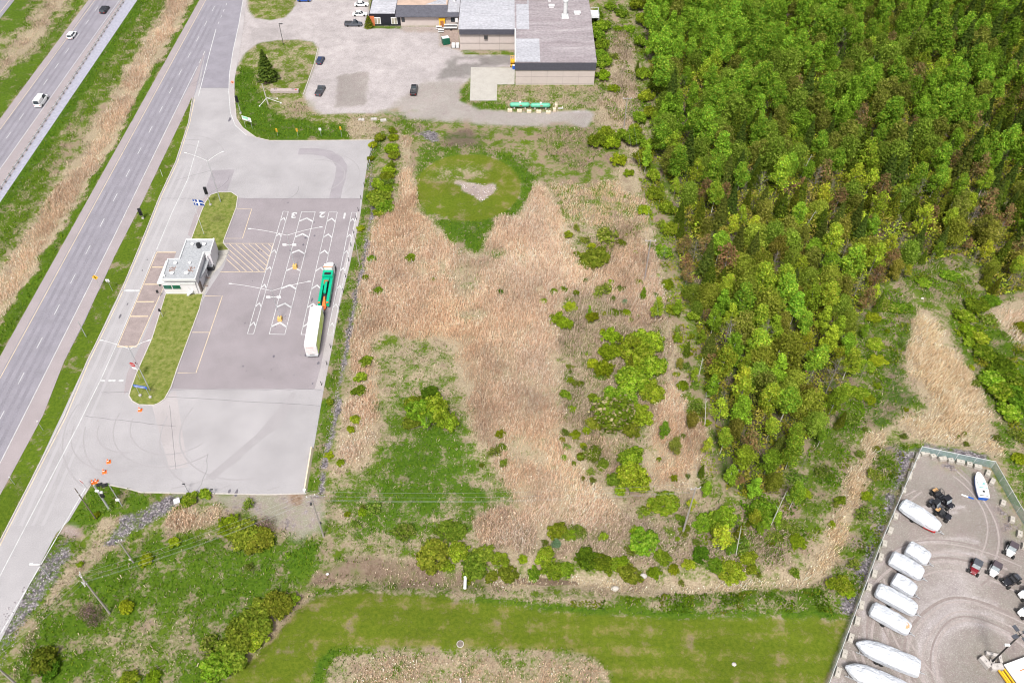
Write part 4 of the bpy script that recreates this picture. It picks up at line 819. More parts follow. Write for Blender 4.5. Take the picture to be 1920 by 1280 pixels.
# pale dead trunks that show against the crowns
for (bu, bv, tu, tv) in ((1408, 118, 1436, 70), (1700, 186, 1726, 140), (1627, 150, 1640, 105), (1500, 335, 1522, 290), (1365, 650, 1372, 605), (1322, 800, 1324, 735), (1445, 985, 1475, 920), (1380, 1040, 1390, 985), (1310, 705, 1318, 670), (1505, 435, 1530, 395), (1448, 695, 1462, 655), (1672, 410, 1690, 375), (1860, 390, 1880, 340), (1395, 250, 1420, 205)):
    p = at(bu, bv); h = hgt((bu, bv), tv); mb = MB(); q = at(tu, tv, h); tip = Vector((q.x-p.x, q.y-p.y, h))
    if tip.xy.length > 3: tip = Vector((tip.x*.3, tip.y*.3, h))
    mb.tube((0, 0, -.2), tip*.55, .1, .075, n=6); mb.tube(tip*.55, tip, .075, .03, n=6)
    for j in range(6): s = tip*(.4+.1*j); a = j*2.4; mb.tube(s, s+Vector((math.cos(a), math.sin(a), .7))*R.uniform(.4, 1.0), .028, .01, n=4)
    t = obj('dead_tree', mb, M['birch']); t.location = (p.x, p.y, 0); t['category'] = 'tree'; t['group'] = 'dead pale trunks in the wood'; PENDING.append((t, 'dead pale trunk', p.x, p.y))

# ---- shrubs and single trees, seen one by one:  u, v of the foot, radius in photo pixels, kind, stretch in height
SH = [(697, 490, 9, 's_green', 1), (770, 488, 11, 's_green', 1), (687, 525, 8, 's_green', 1), (708, 550, 11, 's_green', 1), (812, 529, 6, 's_green', 1.3), (687, 683, 14, 's_green', .9), (677, 712, 13, 's_green', 1), (674, 737, 13, 's_green', .9), (667, 792, 11, 's_green', 1.1), (659, 809, 8, 's_lime', .8), (619, 757, 7, 's_green', 1.1),
 (937, 552, 7, 's_dark', 1), (1018, 570, 8, 's_green', 1), (1038, 552, 9, 's_green', 1), (1057, 548, 8, 's_dark', 1), (1080, 556, 7, 's_lime', 1.8), (1045, 607, 15, 's_lime', 1.3), (1060, 618, 13, 's_lime', 1.6), (1070, 580, 12, 's_lime', .8), (1110, 606, 13, 's_lime', 1.8), (1130, 552, 16, 's_sparse', 1), (1160, 548, 9, 's_sparse', .8), (1115, 492, 27, 's_olive', .8), (1096, 455, 10, 's_sparse', .8), (1066, 445, 9, 's_green', .9), (1135, 450, 22, 's_sparse', .7), (1175, 592, 9, 's_lime', 1), (1170, 570, 6, 's_blue', 1), (1198, 535, 8, 's_lime', .9), (1233, 522, 5, 's_lime', 1.5),
 (1142, 640, 16, 's_lime', 1.5), (1130, 705, 20, 's_lime', 1.3), (1143, 668, 22, 's_lime', 1), (1112, 690, 14, 's_lime', 1), (1190, 660, 28, 's_big', 1), (1215, 655, 26, 's_big', 1.1), (1200, 690, 30, 's_big', 1), (1222, 700, 24, 's_big', 1), (1185, 725, 30, 's_big', .9), (1220, 745, 22, 's_big', .9), (1165, 760, 30, 's_big', .8), (1195, 790, 24, 's_big', .9), (1060, 746, 11, 's_green', 1.1), (1112, 752, 11, 's_green', 1.2), (1080, 725, 8, 's_sparse', 1), (1150, 800, 38, 's_flower', 1), (1115, 800, 16, 's_olive', 1), (1180, 810, 20, 's_olive', 1), (1112, 860, 17, 's_flower', 1), (1130, 875, 12, 's_olive', 1), (1185, 910, 28, 's_big', 1.2), (1180, 870, 22, 's_big', 1.1), (1152, 905, 14, 's_olive', 1.2), (1163, 925, 12, 's_lime', 1), (1089, 862, 7, 's_green', .9), (1060, 815, 8, 's_sparse', 1.3), (1078, 820, 10, 's_lime', .9), (1098, 812, 9, 's_lime', 1), (1054, 828, 7, 's_lime', 1), (1110, 905, 8, 's_sparse', 1),
 (1247, 950, 24, 's_big', .7), (1225, 955, 14, 's_green', .6), (1262, 900, 7, 's_lime', .8), (1235, 865, 5, 's_lime', .8), (790, 790, 26, 's_big', 1.5), (815, 785, 26, 's_big', 1.4), (840, 800, 20, 's_big', 1.1), (778, 770, 20, 's_big', 1.2), (806, 745, 18, 's_dark', 1), (775, 795, 18, 's_olive', .9),
 (860, 1040, 18, 's_big', .9), (835, 1062, 16, 's_green', .8), (935, 1052, 16, 's_big', .9), (1000, 1075, 14, 's_green', .9), (1058, 1070, 15, 's_big', .9), (1150, 1062, 14, 's_green', .9), (1240, 1050, 16, 's_big', .7), (1290, 1062, 13, 's_green', .8), (1340, 1065, 16, 's_big', .8), (1400, 1050, 15, 's_big', .8), (700, 960, 14, 's_sparse', .7), (760, 1000, 18, 's_sparse', .7),
 (812, 1050, 31, 's_olive', .85), (845, 1000, 24, 's_olive', .8), (890, 1065, 24, 's_olive', 1), (905, 1045, 20, 's_olive', .9), (921, 1080, 12, 's_olive', 1), (877, 1082, 12, 's_big', .8), (953, 1076, 20, 's_olive', 1), (980, 1050, 11, 's_lime', 1), (1022, 1050, 18, 's_big', 1), (1037, 1075, 20, 's_big', 1), (1042, 1022, 10, 's_blue', 1), (1045, 1000, 17, 's_big', .8), (1068, 1005, 12, 's_lime', .7), (1100, 1055, 24, 's_dark', .9), (1128, 1058, 20, 's_dark', .9), (1085, 1000, 15, 's_sparse', .7), (1131, 1010, 10, 's_green', 1), (1180, 1080, 20, 's_olive', 1.2), (1207, 1025, 28, 's_big', .7), (1190, 1000, 12, 's_lime', .8), (1228, 1075, 12, 's_lime', .8), (1264, 1070, 11, 's_lime', .8), (1312, 1045, 17, 's_dark', .9), (1345, 1030, 22, 'yellow', .5), (1370, 1075, 24, 's_big', .7), (1410, 1070, 12, 's_green', .7), (1495, 1020, 16, 's_lime', .7), (1350, 980, 24, 's_big', .9), (1425, 970, 26, 's_big', .8), (1410, 985, 14, 'yellow', .5), (1320, 985, 18, 's_big', .8), (1390, 1030, 18, 's_sparse', .9), (1450, 1010, 14, 's_sparse', .7), (1575, 1100, 22, 's_green', .6), (1587, 1112, 12, 's_lime', .6),
 (520, 1140, 28, 's_olive', .9), (545, 1128, 15, 's_big', .7), (490, 1150, 22, 's_olive', .8), (475, 1180, 30, 's_olive', 1), (450, 1205, 30, 's_olive', 1), (480, 1200, 22, 's_big', .9), (435, 1235, 28, 's_olive', .9), (410, 1262, 28, 's_big', .9), (395, 1215, 22, 's_sparse', .9), (86, 1245, 26, 's_olive', 1.1), (95, 1260, 20, 's_dark', .8), (460, 1010, 30, 's_olive', .8), (430, 990, 24, 's_lime', .6), (485, 1020, 26, 's_olive', .7), (500, 990, 18, 's_twig', .6), (329, 1020, 11, 's_lime', 1), (355, 940, 16, 's_green', .5), (385, 930, 14, 's_green', .5), (160, 1150, 16, 's_twig', .9), (180, 1160, 18, 's_twig', .8), (240, 1140, 14, 's_lime', .5), (275, 1055, 12, 's_lime', .6), (290, 1270, 16, 's_lime', .4), (245, 1275, 18, 's_green', .4),
 (715, 385, 22, 's_olive', .9), (722, 360, 14, 's_lime', .7), (728, 325, 13, 's_lime', .9), (735, 285, 14, 's_lime', .9), (738, 262, 11, 's_lime', .8), (726, 345, 11, 's_sparse', .8), (700, 275, 9, 's_lime', .6), (676, 432, 7, 's_lime', .6), (640, 870, 8, 's_lime', .6), (617, 855, 8, 's_lime', .6),
 (712, 265, 9, 's_big', 1.4), (740, 300, 11, 's_big', 1.2), (733, 318, 10, 's_green', 1.3), (726, 338, 11, 's_big', 1.2), (708, 352, 13, 's_big', 1.1), (702, 372, 13, 's_green', 1.1), (722, 398, 14, 's_big', 1.1), (712, 405, 11, 's_green', 1), (736, 250, 9, 's_green', 1), (695, 300, 7, 's_lime', 1),
 (1118, 40, 13, 's_big', 1.2), (1122, 78, 14, 's_green', 1.3), (1128, 112, 13, 's_big', 1.2), (1145, 20, 12, 's_big', .9), (1160, 60, 11, 's_lime', .9), (1150, 110, 9, 's_sparse', 1), (1195, 20, 15, 's_big', 1.4), (1205, 50, 15, 's_big', 1.5), (1200, 90, 14, 's_green', 1.5), (1205, 150, 13, 's_big', 1.5), (1210, 190, 14, 's_big', 1.4), (1218, 225, 14, 's_big', 1.6), (1135, 262, 14, 's_big', 1.4), (1165, 265, 14, 's_green', 1.5), (1198, 232, 13, 's_big', 1.4), (1215, 285, 15, 's_big', 1.4), (1225, 340, 14, 's_green', 1.4), (1178, 330, 10, 's_lime', 1), (1250, 400, 15, 's_big', 1.3), (1255, 440, 15, 's_big', 1.2), (1300, 600, 12, 's_green', 1.3), (1290, 560, 13, 's_big', 1.3),
 (1125, 60, 15, 's_big', 1.1), (1130, 95, 15, 's_big', 1.2), (1132, 125, 14, 's_big', 1.1), (1130, 150, 15, 's_lime', 1.1), (1165, 30, 14, 's_green', .7), (1180, 60, 13, 's_green', .8), (1150, 170, 13, 's_lime', .7), (1120, 275, 17, 's_big', 1.2), (1145, 280, 16, 's_lime', 1.3), (1158, 310, 15, 's_lime', 1.3), (1185, 275, 18, 's_big', 1.5), (1205, 310, 18, 's_big', 1.4), (1190, 250, 12, 's_big', 1.2), (1208, 400, 13, 's_lime', .9), (1225, 370, 14, 's_big', 1.1), (1242, 480, 18, 's_green', .9), (1250, 540, 14, 's_lime', .8), (1240, 425, 10, 's_sparse', .8), (1262, 585, 14, 's_green', .8), (1270, 640, 10, 's_lime', 1.4), (1280, 730, 12, 's_lime', 1.2), (1300, 770, 12, 's_sparse', 1), (1285, 690, 8, 's_sparse', 1),
 (1805, 600, 18, 's_green', .9), (1830, 580, 20, 's_dark', .9), (1855, 570, 16, 's_dark', .9), (1812, 625, 18, 's_lime', .7), (1835, 640, 18, 's_green', .8), (1850, 605, 16, 's_sparse', .9), (1845, 670, 22, 's_green', .8), (1870, 690, 26, 's_dark', .8), (1860, 720, 24, 's_green', .8), (1890, 715, 28, 's_green', .8), (1880, 745, 26, 's_green', .8), (1905, 760, 28, 's_dark', .9), (1890, 780, 22, 's_green', .8), (1915, 740, 24, 's_green', .8), (1918, 620, 16, 's_lime', .7), (1910, 865, 16, 's_lime', .6), (1905, 820, 12, 's_sparse', .5),
 (1635, 600, 16, 's_lime', .5), (1660, 575, 18, 's_sparse', .5), (1680, 580, 14, 's_green', .5), (1640, 650, 18, 's_green', .5), (1620, 690, 18, 's_green', .5), (1645, 680, 16, 's_lime', .5), (1610, 740, 20, 's_green', .5), (1630, 755, 12, 's_lime', .5), (1595, 790, 14, 's_sparse', .5), (1730, 535, 14, 's_green', .4), (1780, 520, 16, 's_green', .5), (1585, 660, 14, 'yellow', .5), (1615, 560, 14, 's_sparse', .6), (1640, 890, 14, 's_sparse', .5), (1625, 930, 12, 's_lime', .4), (1620, 965, 14, 's_sparse', .4), (1600, 1060, 12, 's_sparse', .4), (1560, 985, 8, 's_lime', .5), (1540, 890, 16, 's_sparse', .5), (1510, 930, 12, 's_lime', .5), (1490, 900, 16, 's_sparse', .6)]
SD = {'s_green': 'fresh green shrub', 's_big': 'many-lobed bright green shrub', 's_lime': 'yellowish green shrub', 's_sparse': 'thin open shrub', 's_flower': 'large shrub speckled with cream blossom', 's_blue': 'small blue-green shrub', 's_dark': 'deep green shrub', 's_twig': 'bare purple-brown twiggy shrub', 's_olive': 'dense olive green shrub', 'yellow': 'small bright yellow-green tree'}
for i, (u, v, rp, kd, hz) in enumerate(SH):
    p = at(u, v); mpp = (at(u+1, v)-p).x; r = rp*mpp
    if kd == 'yellow': place(kd, p.x, p.y, r/2.1, .9, SD[kd], 'small single trees', i); continue
    k_ = 1/1.02
    size = 'small ' if r < 1.1 and 'small' not in SD[kd] else 'big ' if r > 3 and 'large' not in SD[kd] else ''
    q = at(u, v-0.12*rp*hz); T_ = place(kd, q.x, q.y, r*k_, hz*.95, size+SD[kd], 'scattered shrubs', i); T_.scale = (r*R.uniform(1.0, 1.35), r*R.uniform(1.0, 1.3), max(r*hz*R.uniform(.95, 1.2), 1.3 if r < 2 else 0)); CLR.append((q.x, q.y, r*.95))
_lone = [(1040, 560, 1250, 760, 22), (1050, 760, 1130, 900, 12), (1080, 430, 1235, 560, 16), (1200, 930, 1330, 1090, 14), (1000, 990, 1200, 1085, 10), (900, 780, 960, 900, 5), (1265, 560, 1330, 920, 12), (1560, 560, 1700, 980, 18), (1790, 560, 1915, 860, 14), (620, 900, 700, 1000, 4), (1340, 960, 1500, 1080, 12), (120, 940, 560, 1100, 8)]
for (a_, b_, c_, d_, n_) in _lone:
    for _ in range(n_):
        u, v = R.uniform(a_, c_), R.uniform(b_, d_); p = at(u, v)
        if hardd(np.array([p.x]), np.array([p.y]))[0] < 1.5 or sdist(Wp, np.array([p.x]), np.array([p.y]))[0] < 0: continue
        kd = R.choice(['s_green', 's_lime', 's_sparse', 's_olive', 's_sparse']); r = R.uniform(.45, 1.2)
        t_ = place(kd, p.x, p.y, r, 1, ('low ' if r < .8 else 'knee-high ')+SD[kd], 'scattered shrubs'); t_.scale = (r*R.uniform(.8, 1.3), r*R.uniform(.8, 1.3), max(.9, r*R.uniform(.7, 1.7))); CLR.append((p.x, p.y, r*.8))
def special(kind, u, v, sc, hz, label, var=0):
    p = at(u, v); t = place(kind, p.x, p.y, sc, hz, '', None, var); PENDING.pop(); t['label'] = label; return t
special('spruce', 503, 150, 1.0, .8, 'dark bushy spruce alone on the rounded lawn beside the factory drive', 1).scale = (1.55, 1.55, .95)
special('s_twig', 500, 157, 1.2, 1, 'brownish shrub at the foot of the lone spruce on the lawn')
special('cedar', 692, 51, .75, .62, 'trimmed cedar standing at the corner of the black-fronted office').scale = (.95, .95, .55)
for k, (u, v) in enumerate(((695, 34), (697, 24), (698.5, 14), (700, 5))): special('cedar', u, v, .5, .5, f"{['lowest', 'second lowest', 'third lowest', 'topmost'][k]} of the four clipped cedars hedging the office wall", k)
for k, (u, v, s) in enumerate(((1010, 893, .22),)):
    t = special('bare', u, v, .3, .9, 'small bare dead tree standing in the pale open reeds')
t = special('bare', 802, 808, .5, 1.0, 'pale stem rising in front of the green shrub clump in the field'); t.scale = (.3, .3, .55)
for k, (u, v) in enumerate(((1376, 910), (1388, 905))): special('rusty', u, v, .4, .6, ['reddish leafed young tree at the lower tip of the wood', 'reddish twiggy young tree just right of its twin at the wood tip'][k])
finish_labels()

# ---------------------------------------------------------------- reeds, tall grass and low growth (nobody could count them)
CS = [np.array([(.80, .58, .42), (.84, .65, .49), (.74, .52, .37), (.86, .76, .62), (.58, .39, .28)]), np.array([(.56, .41, .33), (.66, .52, .42), (.38, .27, .22), (.68, .55, .4), (.22, .2, .08)]), np.array([(.74, .58, .42), (.66, .50, .33), (.82, .70, .54), (.48, .36, .23)])]
def blades(x, y, z0, h, wd, lean, col):
    n = len(x); a = rnd(n, 0, 2*np.pi); wx, wy = np.cos(a)*wd/2, np.sin(a)*wd/2
    b = rnd(n, 0, 2*np.pi); lx, ly = np.cos(b)*lean*h+.12*h, np.sin(b)*lean*h
    P = np.stack([x, y, z0], 1); T = np.stack([x+lx, y+ly, z0+h], 1); W_ = np.stack([wx, wy, np.zeros(n)], 1)
    return np.stack([P-W_*.6, P+W_*.6, T+W_, T-W_], 1)
def reedbed(k, label):
    P, dens, h, cs = REEDS[k]; P = wpoly(P); x, y = scatter(P, dens*4.6, len(k)*7+1)
    d = -sdist(P, x, y)+(fbm(x, y, 6, 12)-.5)*9; clum = fbm(x, y, 3.5, 14)*.7+fbm(x, y, 14, 15)*.5
    kp = (d > 0) & (NP.random(len(x)) < np.clip(.35+(clum-.35)*2.4, .12, 1)*np.clip(d/4+.12, 0, 1)) & (hardd(x, y) > .4)
    for (a, b, c, e) in HOLES:
        H0 = at(a, b); rx = (at(a+c, b)-H0).length; ry = (at(a, b+e)-H0).length; kp &= NP.random(len(x)) < np.clip((np.hypot((x-H0.x)/rx, (y-H0.y)/ry)-.55)*1.8+.06, .06, 1)
    for (a, b, r) in CLR: kp &= (x-a)**2+(y-b)**2 > r*r
    x, y, d, clum = x[kp], y[kp], d[kp], clum[kp]; n = len(x)
    hh = h*np.clip(.35+clum*.8, .35, 1.1)*rnd(n, .5, 1.15)*np.clip(.5+d/6, .5, 1)
    cc = CS[cs]; col = cc[NP.integers(0, len(cc), n)]*rnd(n, .8, 1.2)[:, None]*((1.0 if cs == 2 else .58)+(.3 if cs == 2 else .6)*fbm(x, y, 11, 41)+.2*(fbm(x, y, 2.2, 43)-.5))[:, None]
    hue = fbm(x, y, 18, 44)[:, None]-.5; col = col*(1+hue*np.array([.05, .2, .4]))
    Q = blades(x, y, gz(x, y), hh, rnd(n, .045, .09), rnd(n, .05, .45), col)
    T0 = Q[:, 2:].mean(1); sel = NP.random(n) < .2; Q2 = leafquads(T0[sel], np.tile([0, -.5, .8], (int(sel.sum()), 1)), np.full(int(sel.sum()), .16), asp=.6); Q = np.concatenate([Q, Q2]); col = np.concatenate([col, np.clip(col[sel]*1.18+.03, 0, .88)]); tag(obj('reeds', qmesh('reeds', Q, np.clip(col, 0, .85), M['blade'])), label, 'reeds', kind='stuff'); return n
LBL = {'median': 'long band of dry tan reeds in the ditch between the two carriageways', 'far_median': 'thin brown reed strip in the grassy median at the top left', 'main': 'wide field of pinkish tan dry reeds between the truck lot and the wood', 'east': 'tan reed patch between the blossoming shrub and the wood', 'north_tuft': 'small bright tan reed tuft against the wood near the round lawn', 'factory_side': 'brown reeds along the strip behind the factory', 'triangle': 'triangular pale reed patch above the gravel yard', 'diagonal': 'diagonal band of straw reeds beside the gravel yard', 'ditch_west': 'brownish reeds on the bank left of the white culvert pipe', 'ditch': 'reeds lining the muddy ditch above the mown lawn', 'purple': 'dark purplish reeds above the ditch', 'roadside': 'brown reeds in the ditch beside the service road', 'clump': 'tan reed clump below the truck lot', 'south': 'short dry growth at the bottom of the lawn', 'east_rim': 'tan reeds at the right edge beyond the bushes', 'thicket': 'greyish pink dry reeds and weeds among the scattered shrubs', 'mixed': 'mixed dry reeds and weeds between field and ditch', 'lotside': 'reddish tan reeds beside the stone strip of the lot', 'north_band': 'sparse dry reeds between the round lawn and the wood'}
tot = sum(reedbed(k, LBL[k]) for k in REEDS); print('REEDS', tot)
# rough grass: blades where the ground is neither mown, paved nor reed
bx0, bx1, by0, by1 = -178, 182, 52, 290; n = 700000; x = rnd(n, bx0, bx1); y = rnd(n, by0, by1)
u = 960+FPX*x/(y*_c+H*_s); kp = (u > -20) & (u < 1940); x, y = x[kp], y[kp]
dry, lush, dirt, grav, pave, dark = [chan(c, x, y) for c in range(6)]
ok = (pave < .3) & (grav < .45) & (dirt < .6) & (hardd(x, y) > .25) & ((lush > .55) | (dry > .5)) & (dry < .88) & (NP.random(len(x)) < .4+1.2*fbm(x, y, 2.5, 71)*.8)
ok &= ~((lush < .8) & (dry < .2)) | (lush > .9)
x, y, dry, lush, dirt = x[ok], y[ok], dry[ok], lush[ok], dirt[ok]; n = len(x); isd = NP.random(n)*.8+.35*(fbm(x, y, 1.6, 77)-.5)+.1 < dry
g = np.array([(.075, .165, .01), (.115, .21, .014), (.05, .12, .008), (.15, .21, .015)])[NP.integers(0, 4, n)]; s_ = np.array([(.42, .34, .23), (.5, .42, .3), (.32, .25, .17)])[NP.integers(0, 3, n)]
col = np.where(isd[:, None], s_, g)*rnd(n, .8, 1.2)[:, None]
Q = blades(x, y, gz(x, y)-.03, rnd(n, .18, .55)*(.6+.9*fbm(x, y, 5, 79)), rnd(n, .08, .18), rnd(n, .2, .9), col); print('GRASS', n)
tag(obj('grass', qmesh('grass', Q, col, M['blade'])), 'rough unmown grass over the field and verges', 'grass', kind='stuff')
# low leafy weeds in the clearing and beside the wood
for px, dens, hmax, lab in (([(1600, 640), (1690, 480), (1780, 475), (1830, 520), (1830, 600), (1715, 570), (1680, 700), (1620, 812), (1580, 900), (1520, 1040), (1350, 1080), (1300, 1000), (1500, 860), (1560, 790), (1590, 720)], 5, .9, 'low leafy weeds over the clearing and ditch bank'), ([(1780, 590), (1840, 560), (1925, 600), (1960, 780), (1925, 850), (1890, 800), (1850, 700), (1800, 660)], 9, 1.2, 'dense low greenery right of the triangular reed patch'), ([(1300, 1108), (1600, 1108), (1592, 1148), (1300, 1152), (1100, 1142), (900, 1120), (1100, 1128)], 7, .6, 'leafy weeds along the upper edge of the mown lawn'), ([(1640, 850), (1705, 835), (1650, 1000), (1610, 1110), (1590, 1110), (1612, 1000)], 4, .7, 'weeds between the reed band and the yard fence'), ([(1200, 240), (1235, 300), (1268, 470), (1322, 700), (1345, 900), (1315, 930), (1300, 780), (1262, 640), (1225, 430), (1195, 330)], 5, 1.3, "leafy fringe along the wood's field edge"), ([(1118, 20), (1190, -10), (1215, 90), (1225, 230), (1150, 240), (1118, 160)], 4, 1.4, 'scrubby greenery behind the factory')):
    P = wpoly(px); x, y = scatter(P, dens*2, len(lab)); c_ = fbm(x, y, 3, 91); kp = c_ > .5; x, y, c_ = x[kp], y[kp], c_[kp]; n = len(x)
    z = gz(x, y)+hmax*NP.random(n)*np.clip((c_-.48)*6, .2, 1); cl = np.array([(.09, .19, .012), (.13, .235, .015), (.15, .2, .02), (.07, .14, .01)])[(vnoise(x, y, 4, 93)*3.99).astype(int)]*rnd(n, .7, 1.25)[:, None]
    tag(obj('weeds', qmesh('weeds', leafquads(np.stack([x, y, z], 1), np.tile([0, 0, .9], (n, 1)), np.full(n, .3)), cl, M['leaf'])), lab, 'weeds', kind='stuff')
# loose stones
for px, dens, lab, sz in (([(232, 968), (285, 945), (335, 925), (350, 938), (315, 962), (270, 990), (200, 1020), (215, 990)], 3, 'grey loose stones in the drain below the lot', .35), ([(-20, 1180), (0, 1160), (58, 1080), (92, 1035), (118, 1025), (125, 1050), (92, 1105), (50, 1165), (15, 1240), (-20, 1290)], 3.2, 'bluish grey riprap stones beside the service road', .35), ([(698, 268), (688, 330), (696, 395), (683, 440), (678, 495), (662, 540), (648, 620), (634, 700), (614, 800), (598, 880), (592, 930), (608, 930), (612, 880), (630, 800), (647, 700), (662, 620), (674, 540), (690, 495), (694, 440), (705, 395), (698, 330), (706, 268)], 3.5, 'purplish stone riprap strip along the truck lot', .28), ([(1690, 842), (1718, 838), (1850, 855), (1720, 850), (1650, 1010), (1600, 1150), (1595, 1120), (1660, 930)], 3, 'crushed stone outside the yard fence', .25), ([(856, 343), (932, 345), (927, 362), (903, 381), (885, 368)], 3, 'pale rubble in a triangle on the round lawn', .3)):
    P = wpoly(px); x, y = scatter(P, dens, 3); n = len(x); s = rnd(n, .4, 1)*sz; a = rnd(n, 0, 6.28); z = gz(x, y)
    V = []
    th = a[:, None]+np.array([0, 1.6, 3.1, 4.7])[None]+rnd(n*4, -.3, .3).reshape(n, 4)
    bx = x[:, None]+np.cos(th)*s[:, None]*.5; by = y[:, None]+np.sin(th)*s[:, None]*.5; zt = z[:, None]+s[:, None]*rnd(n*4, .2, .45).reshape(n, 4)
    B = np.stack([bx, by, np.repeat(z[:, None], 4, 1)-.05], -1); T = np.stack([x[:, None]+(bx-x[:, None])*.75, y[:, None]+(by-y[:, None])*.75, zt], -1)
    Q = np.concatenate([T]+[np.stack([B[:, i], B[:, (i+1) % 4], T[:, (i+1) % 4], T[:, i]], 1) for i in range(4)]); c1 = np.array([(.36, .32, .34), (.25, .22, .24), (.48, .44, .45), (.15, .13, .15)])[NP.integers(0, 4, n)]*rnd(n, .8, 1.2)[:, None]
    if 'rubble' in lab: c1 = c1*1.5
    tag(obj('gravel', qmesh('gravel', Q, np.tile(c1, (5, 1)), M['blade'])), lab, 'stones', kind='stuff')
# ---------------------------------------------------------------- the factory
M['siding'] = pm('beige_siding', (.46, .40, .38), .7, var=.05, sc=.6)
M['fascia'] = pm('dark_fascia', (.065, .065, .085), .6, var=.15, sc=1.5)
M['shingle'] = pm('grey_shingles', (.085, .085, .105), .85, var=.2, sc=1, fine=8)
M['roofbrown'] = pm('flat_brown_roof', (.42, .31, .25), .9, var=.15, sc=.4)
M['blackwall'] = pm('black_cladding', (.012, .013, .02), .4, var=.3)
M['brick'] = pm('orange_brick', (.5, .14, .05), .85, var=.2, sc=6)
def ribroof(name, c1, c2, sc=.16):
    m = pm(name, c1, .55, .1, var=.14, sc=sc, col2=c2, stretch=(.35, 2.2, 1), fine=1.3); t, N, L = nodes(m); b = N['Principled BSDF']
    tc = N.new('ShaderNodeTexCoord'); wv = N.new('ShaderNodeTexWave'); wv.bands_direction = 'Y'; wv.inputs['Scale'].default_value = .55; wv.inputs['Distortion'].default_value = .1
    L.new(tc.outputs['Object'], wv.inputs['Vector']); bp = N.new('ShaderNodeBump'); bp.inputs['Strength'].default_value = .5; bp.inputs['Distance'].default_value = .12; L.new(wv.outputs[0], bp.inputs['Height']); L.new(bp.outputs[0], b.inputs['Normal'])
    return m
M['ribdull'] = ribroof('weathered_metal_roof', (.26, .22, .235), (.36, .325, .34))
M['riblight'] = ribroof('cleaned_metal_roof', (.39, .39, .43), (.47, .47, .51))
HF = hgt((966.5, 159), 117); HB2 = hgt((863, 95.5), 55)
fac = thing('factory', 'long beige metal-sided factory with ribbed grey roofs beside the wood strip', 'factory', (0, 0, 0))
a = at(966.5, 159); b = at(1113.5, 159); c = at(863, 96); d = at(965, 97.5); back = at(965, -14).y+22
w1 = MB(); w1.box(((a.x+b.x)/2, (a.y+back)/2, HF/2-.1), (b.x-a.x, back-a.y, HF+.15)); obj('wall', w1, M['siding'], fac)
w2 = MB(); w2.box(((c.x+a.x)/2-.01, (c.y+back)/2+.2, HF/2-.1), (a.x-c.x-.02, back-c.y-.4, HF+.15)); obj('wall', w2, M['siding'], fac)
rl = MB(); y2 = at(0, 55, HF).y
def rrect(mb, u0, v0, u1, v1, z, th=.12):
    p, q = at(u0, v0, z), at(u1, v1, z); mb.box(((p.x+q.x)/2, (p.y+q.y)/2, z), (abs(q.x-p.x), abs(q.y-p.y), th))
xl, xr = a.x-.2, b.x+.35; yb = back+.3
r1 = MB(); r1.box(((xl+xr)/2, (a.y-.25+yb)/2, HF+.06), (xr-xl, yb-a.y+.25, .12))

y_ = a.y+.4
while y_ < yb-1: r1.box(((xl+xr)/2, y_, HF+.135), (xr-xl-.3, .09, .05)); y_ += 1.15
rd = obj('roof', r1, M['ribdull'], fac)
r2 = MB(); r2.box(((c.x-.3+xl)/2, (c.y-.25+yb)/2, HF+.06), (xl-c.x+.3-.01, yb-c.y+.25, .12)); 
y_ = c.y+.4
while y_ < yb-1: r2.box(((c.x+xl)/2-.15, y_, HF+.135), (xl-c.x-.2, .09, .05)); y_ += 1.15
rr2 = obj('roof', r2, M['riblight'], fac)
pp = MB(); rrect(pp, 968.5, 55.5, 990, 8, HF+.18, .03); rrect(pp, 967.5, 73, 1013, 116.3, HF+.18, .03); rrect(pp, 990.5, -14, 990, 55, HF+.182, .03); obj('pale_panel', pp, M['riblight'], rd)
tr = MB(); tr.box(((a.x-.05), (a.y+y2)/2, HF+.2), (.35, y2-a.y, .22)); tr.box(((xl+xr)/2-12, y2, HF+.19), (.01, .3, .1)); obj('edge_flashing', tr, M['palesteel'], rd)
fh = HF-(hgt((966.5, 159), 131))
fs = MB(); fs.box(((a.x+b.x)/2, a.y-.16, HF-fh/2), (b.x-a.x+.5, .3, fh)); obj('fascia', fs, M['fascia'], fac)
fs = MB(); fs.box(((c.x+a.x)/2-.2, c.y-.16, HF-fh*.35), (a.x-c.x-.35, .3, fh*.7)); obj('fascia', fs, M['fascia'], fac)
jn = MB()
for z in (HF*.36, HF*.06): jn.box(((a.x+b.x)/2, a.y-.02, z), (b.x-a.x, .05, .07)); jn.box(((c.x+a.x)/2, c.y+.17, z), (a.x-c.x-.1, .05, .07))
for k in range(1, 5): jn.box((a.x+(b.x-a.x)*k/5, a.y-.018, HF*.4), (.06, .05, HF*.8))
for k in range(1, 3): jn.box((c.x+(a.x-c.x)*k/2.8, c.y+.17, HF*.4), (.06, .05, HF*.8))
obj('siding_joints', jn, pm('siding_joint_strip', (.3, .26, .25), .8), fac)  # darker strips along the siding joints
v = MB(); p = at(912.5, 74); v.box((p.x, c.y, HF*.62), (1.1, .4, 1.0)); obj('wall_vent', v, M['darksteel'], fac)
st = MB(); p = at(1059.5, 33, HF); st.box((p.x, p.y, HF+.45), (2.4, 2.2, .8), top=.8); st.tube((p.x, p.y, HF+.8), (p.x, p.y, HF+5.2), .65, .65, n=14); st.tube((p.x, p.y, HF+5.2), (p.x, p.y, HF+5.6), .8, .8, n=14); obj('exhaust_stack', st, M['palesteel'], rd, smooth=False)
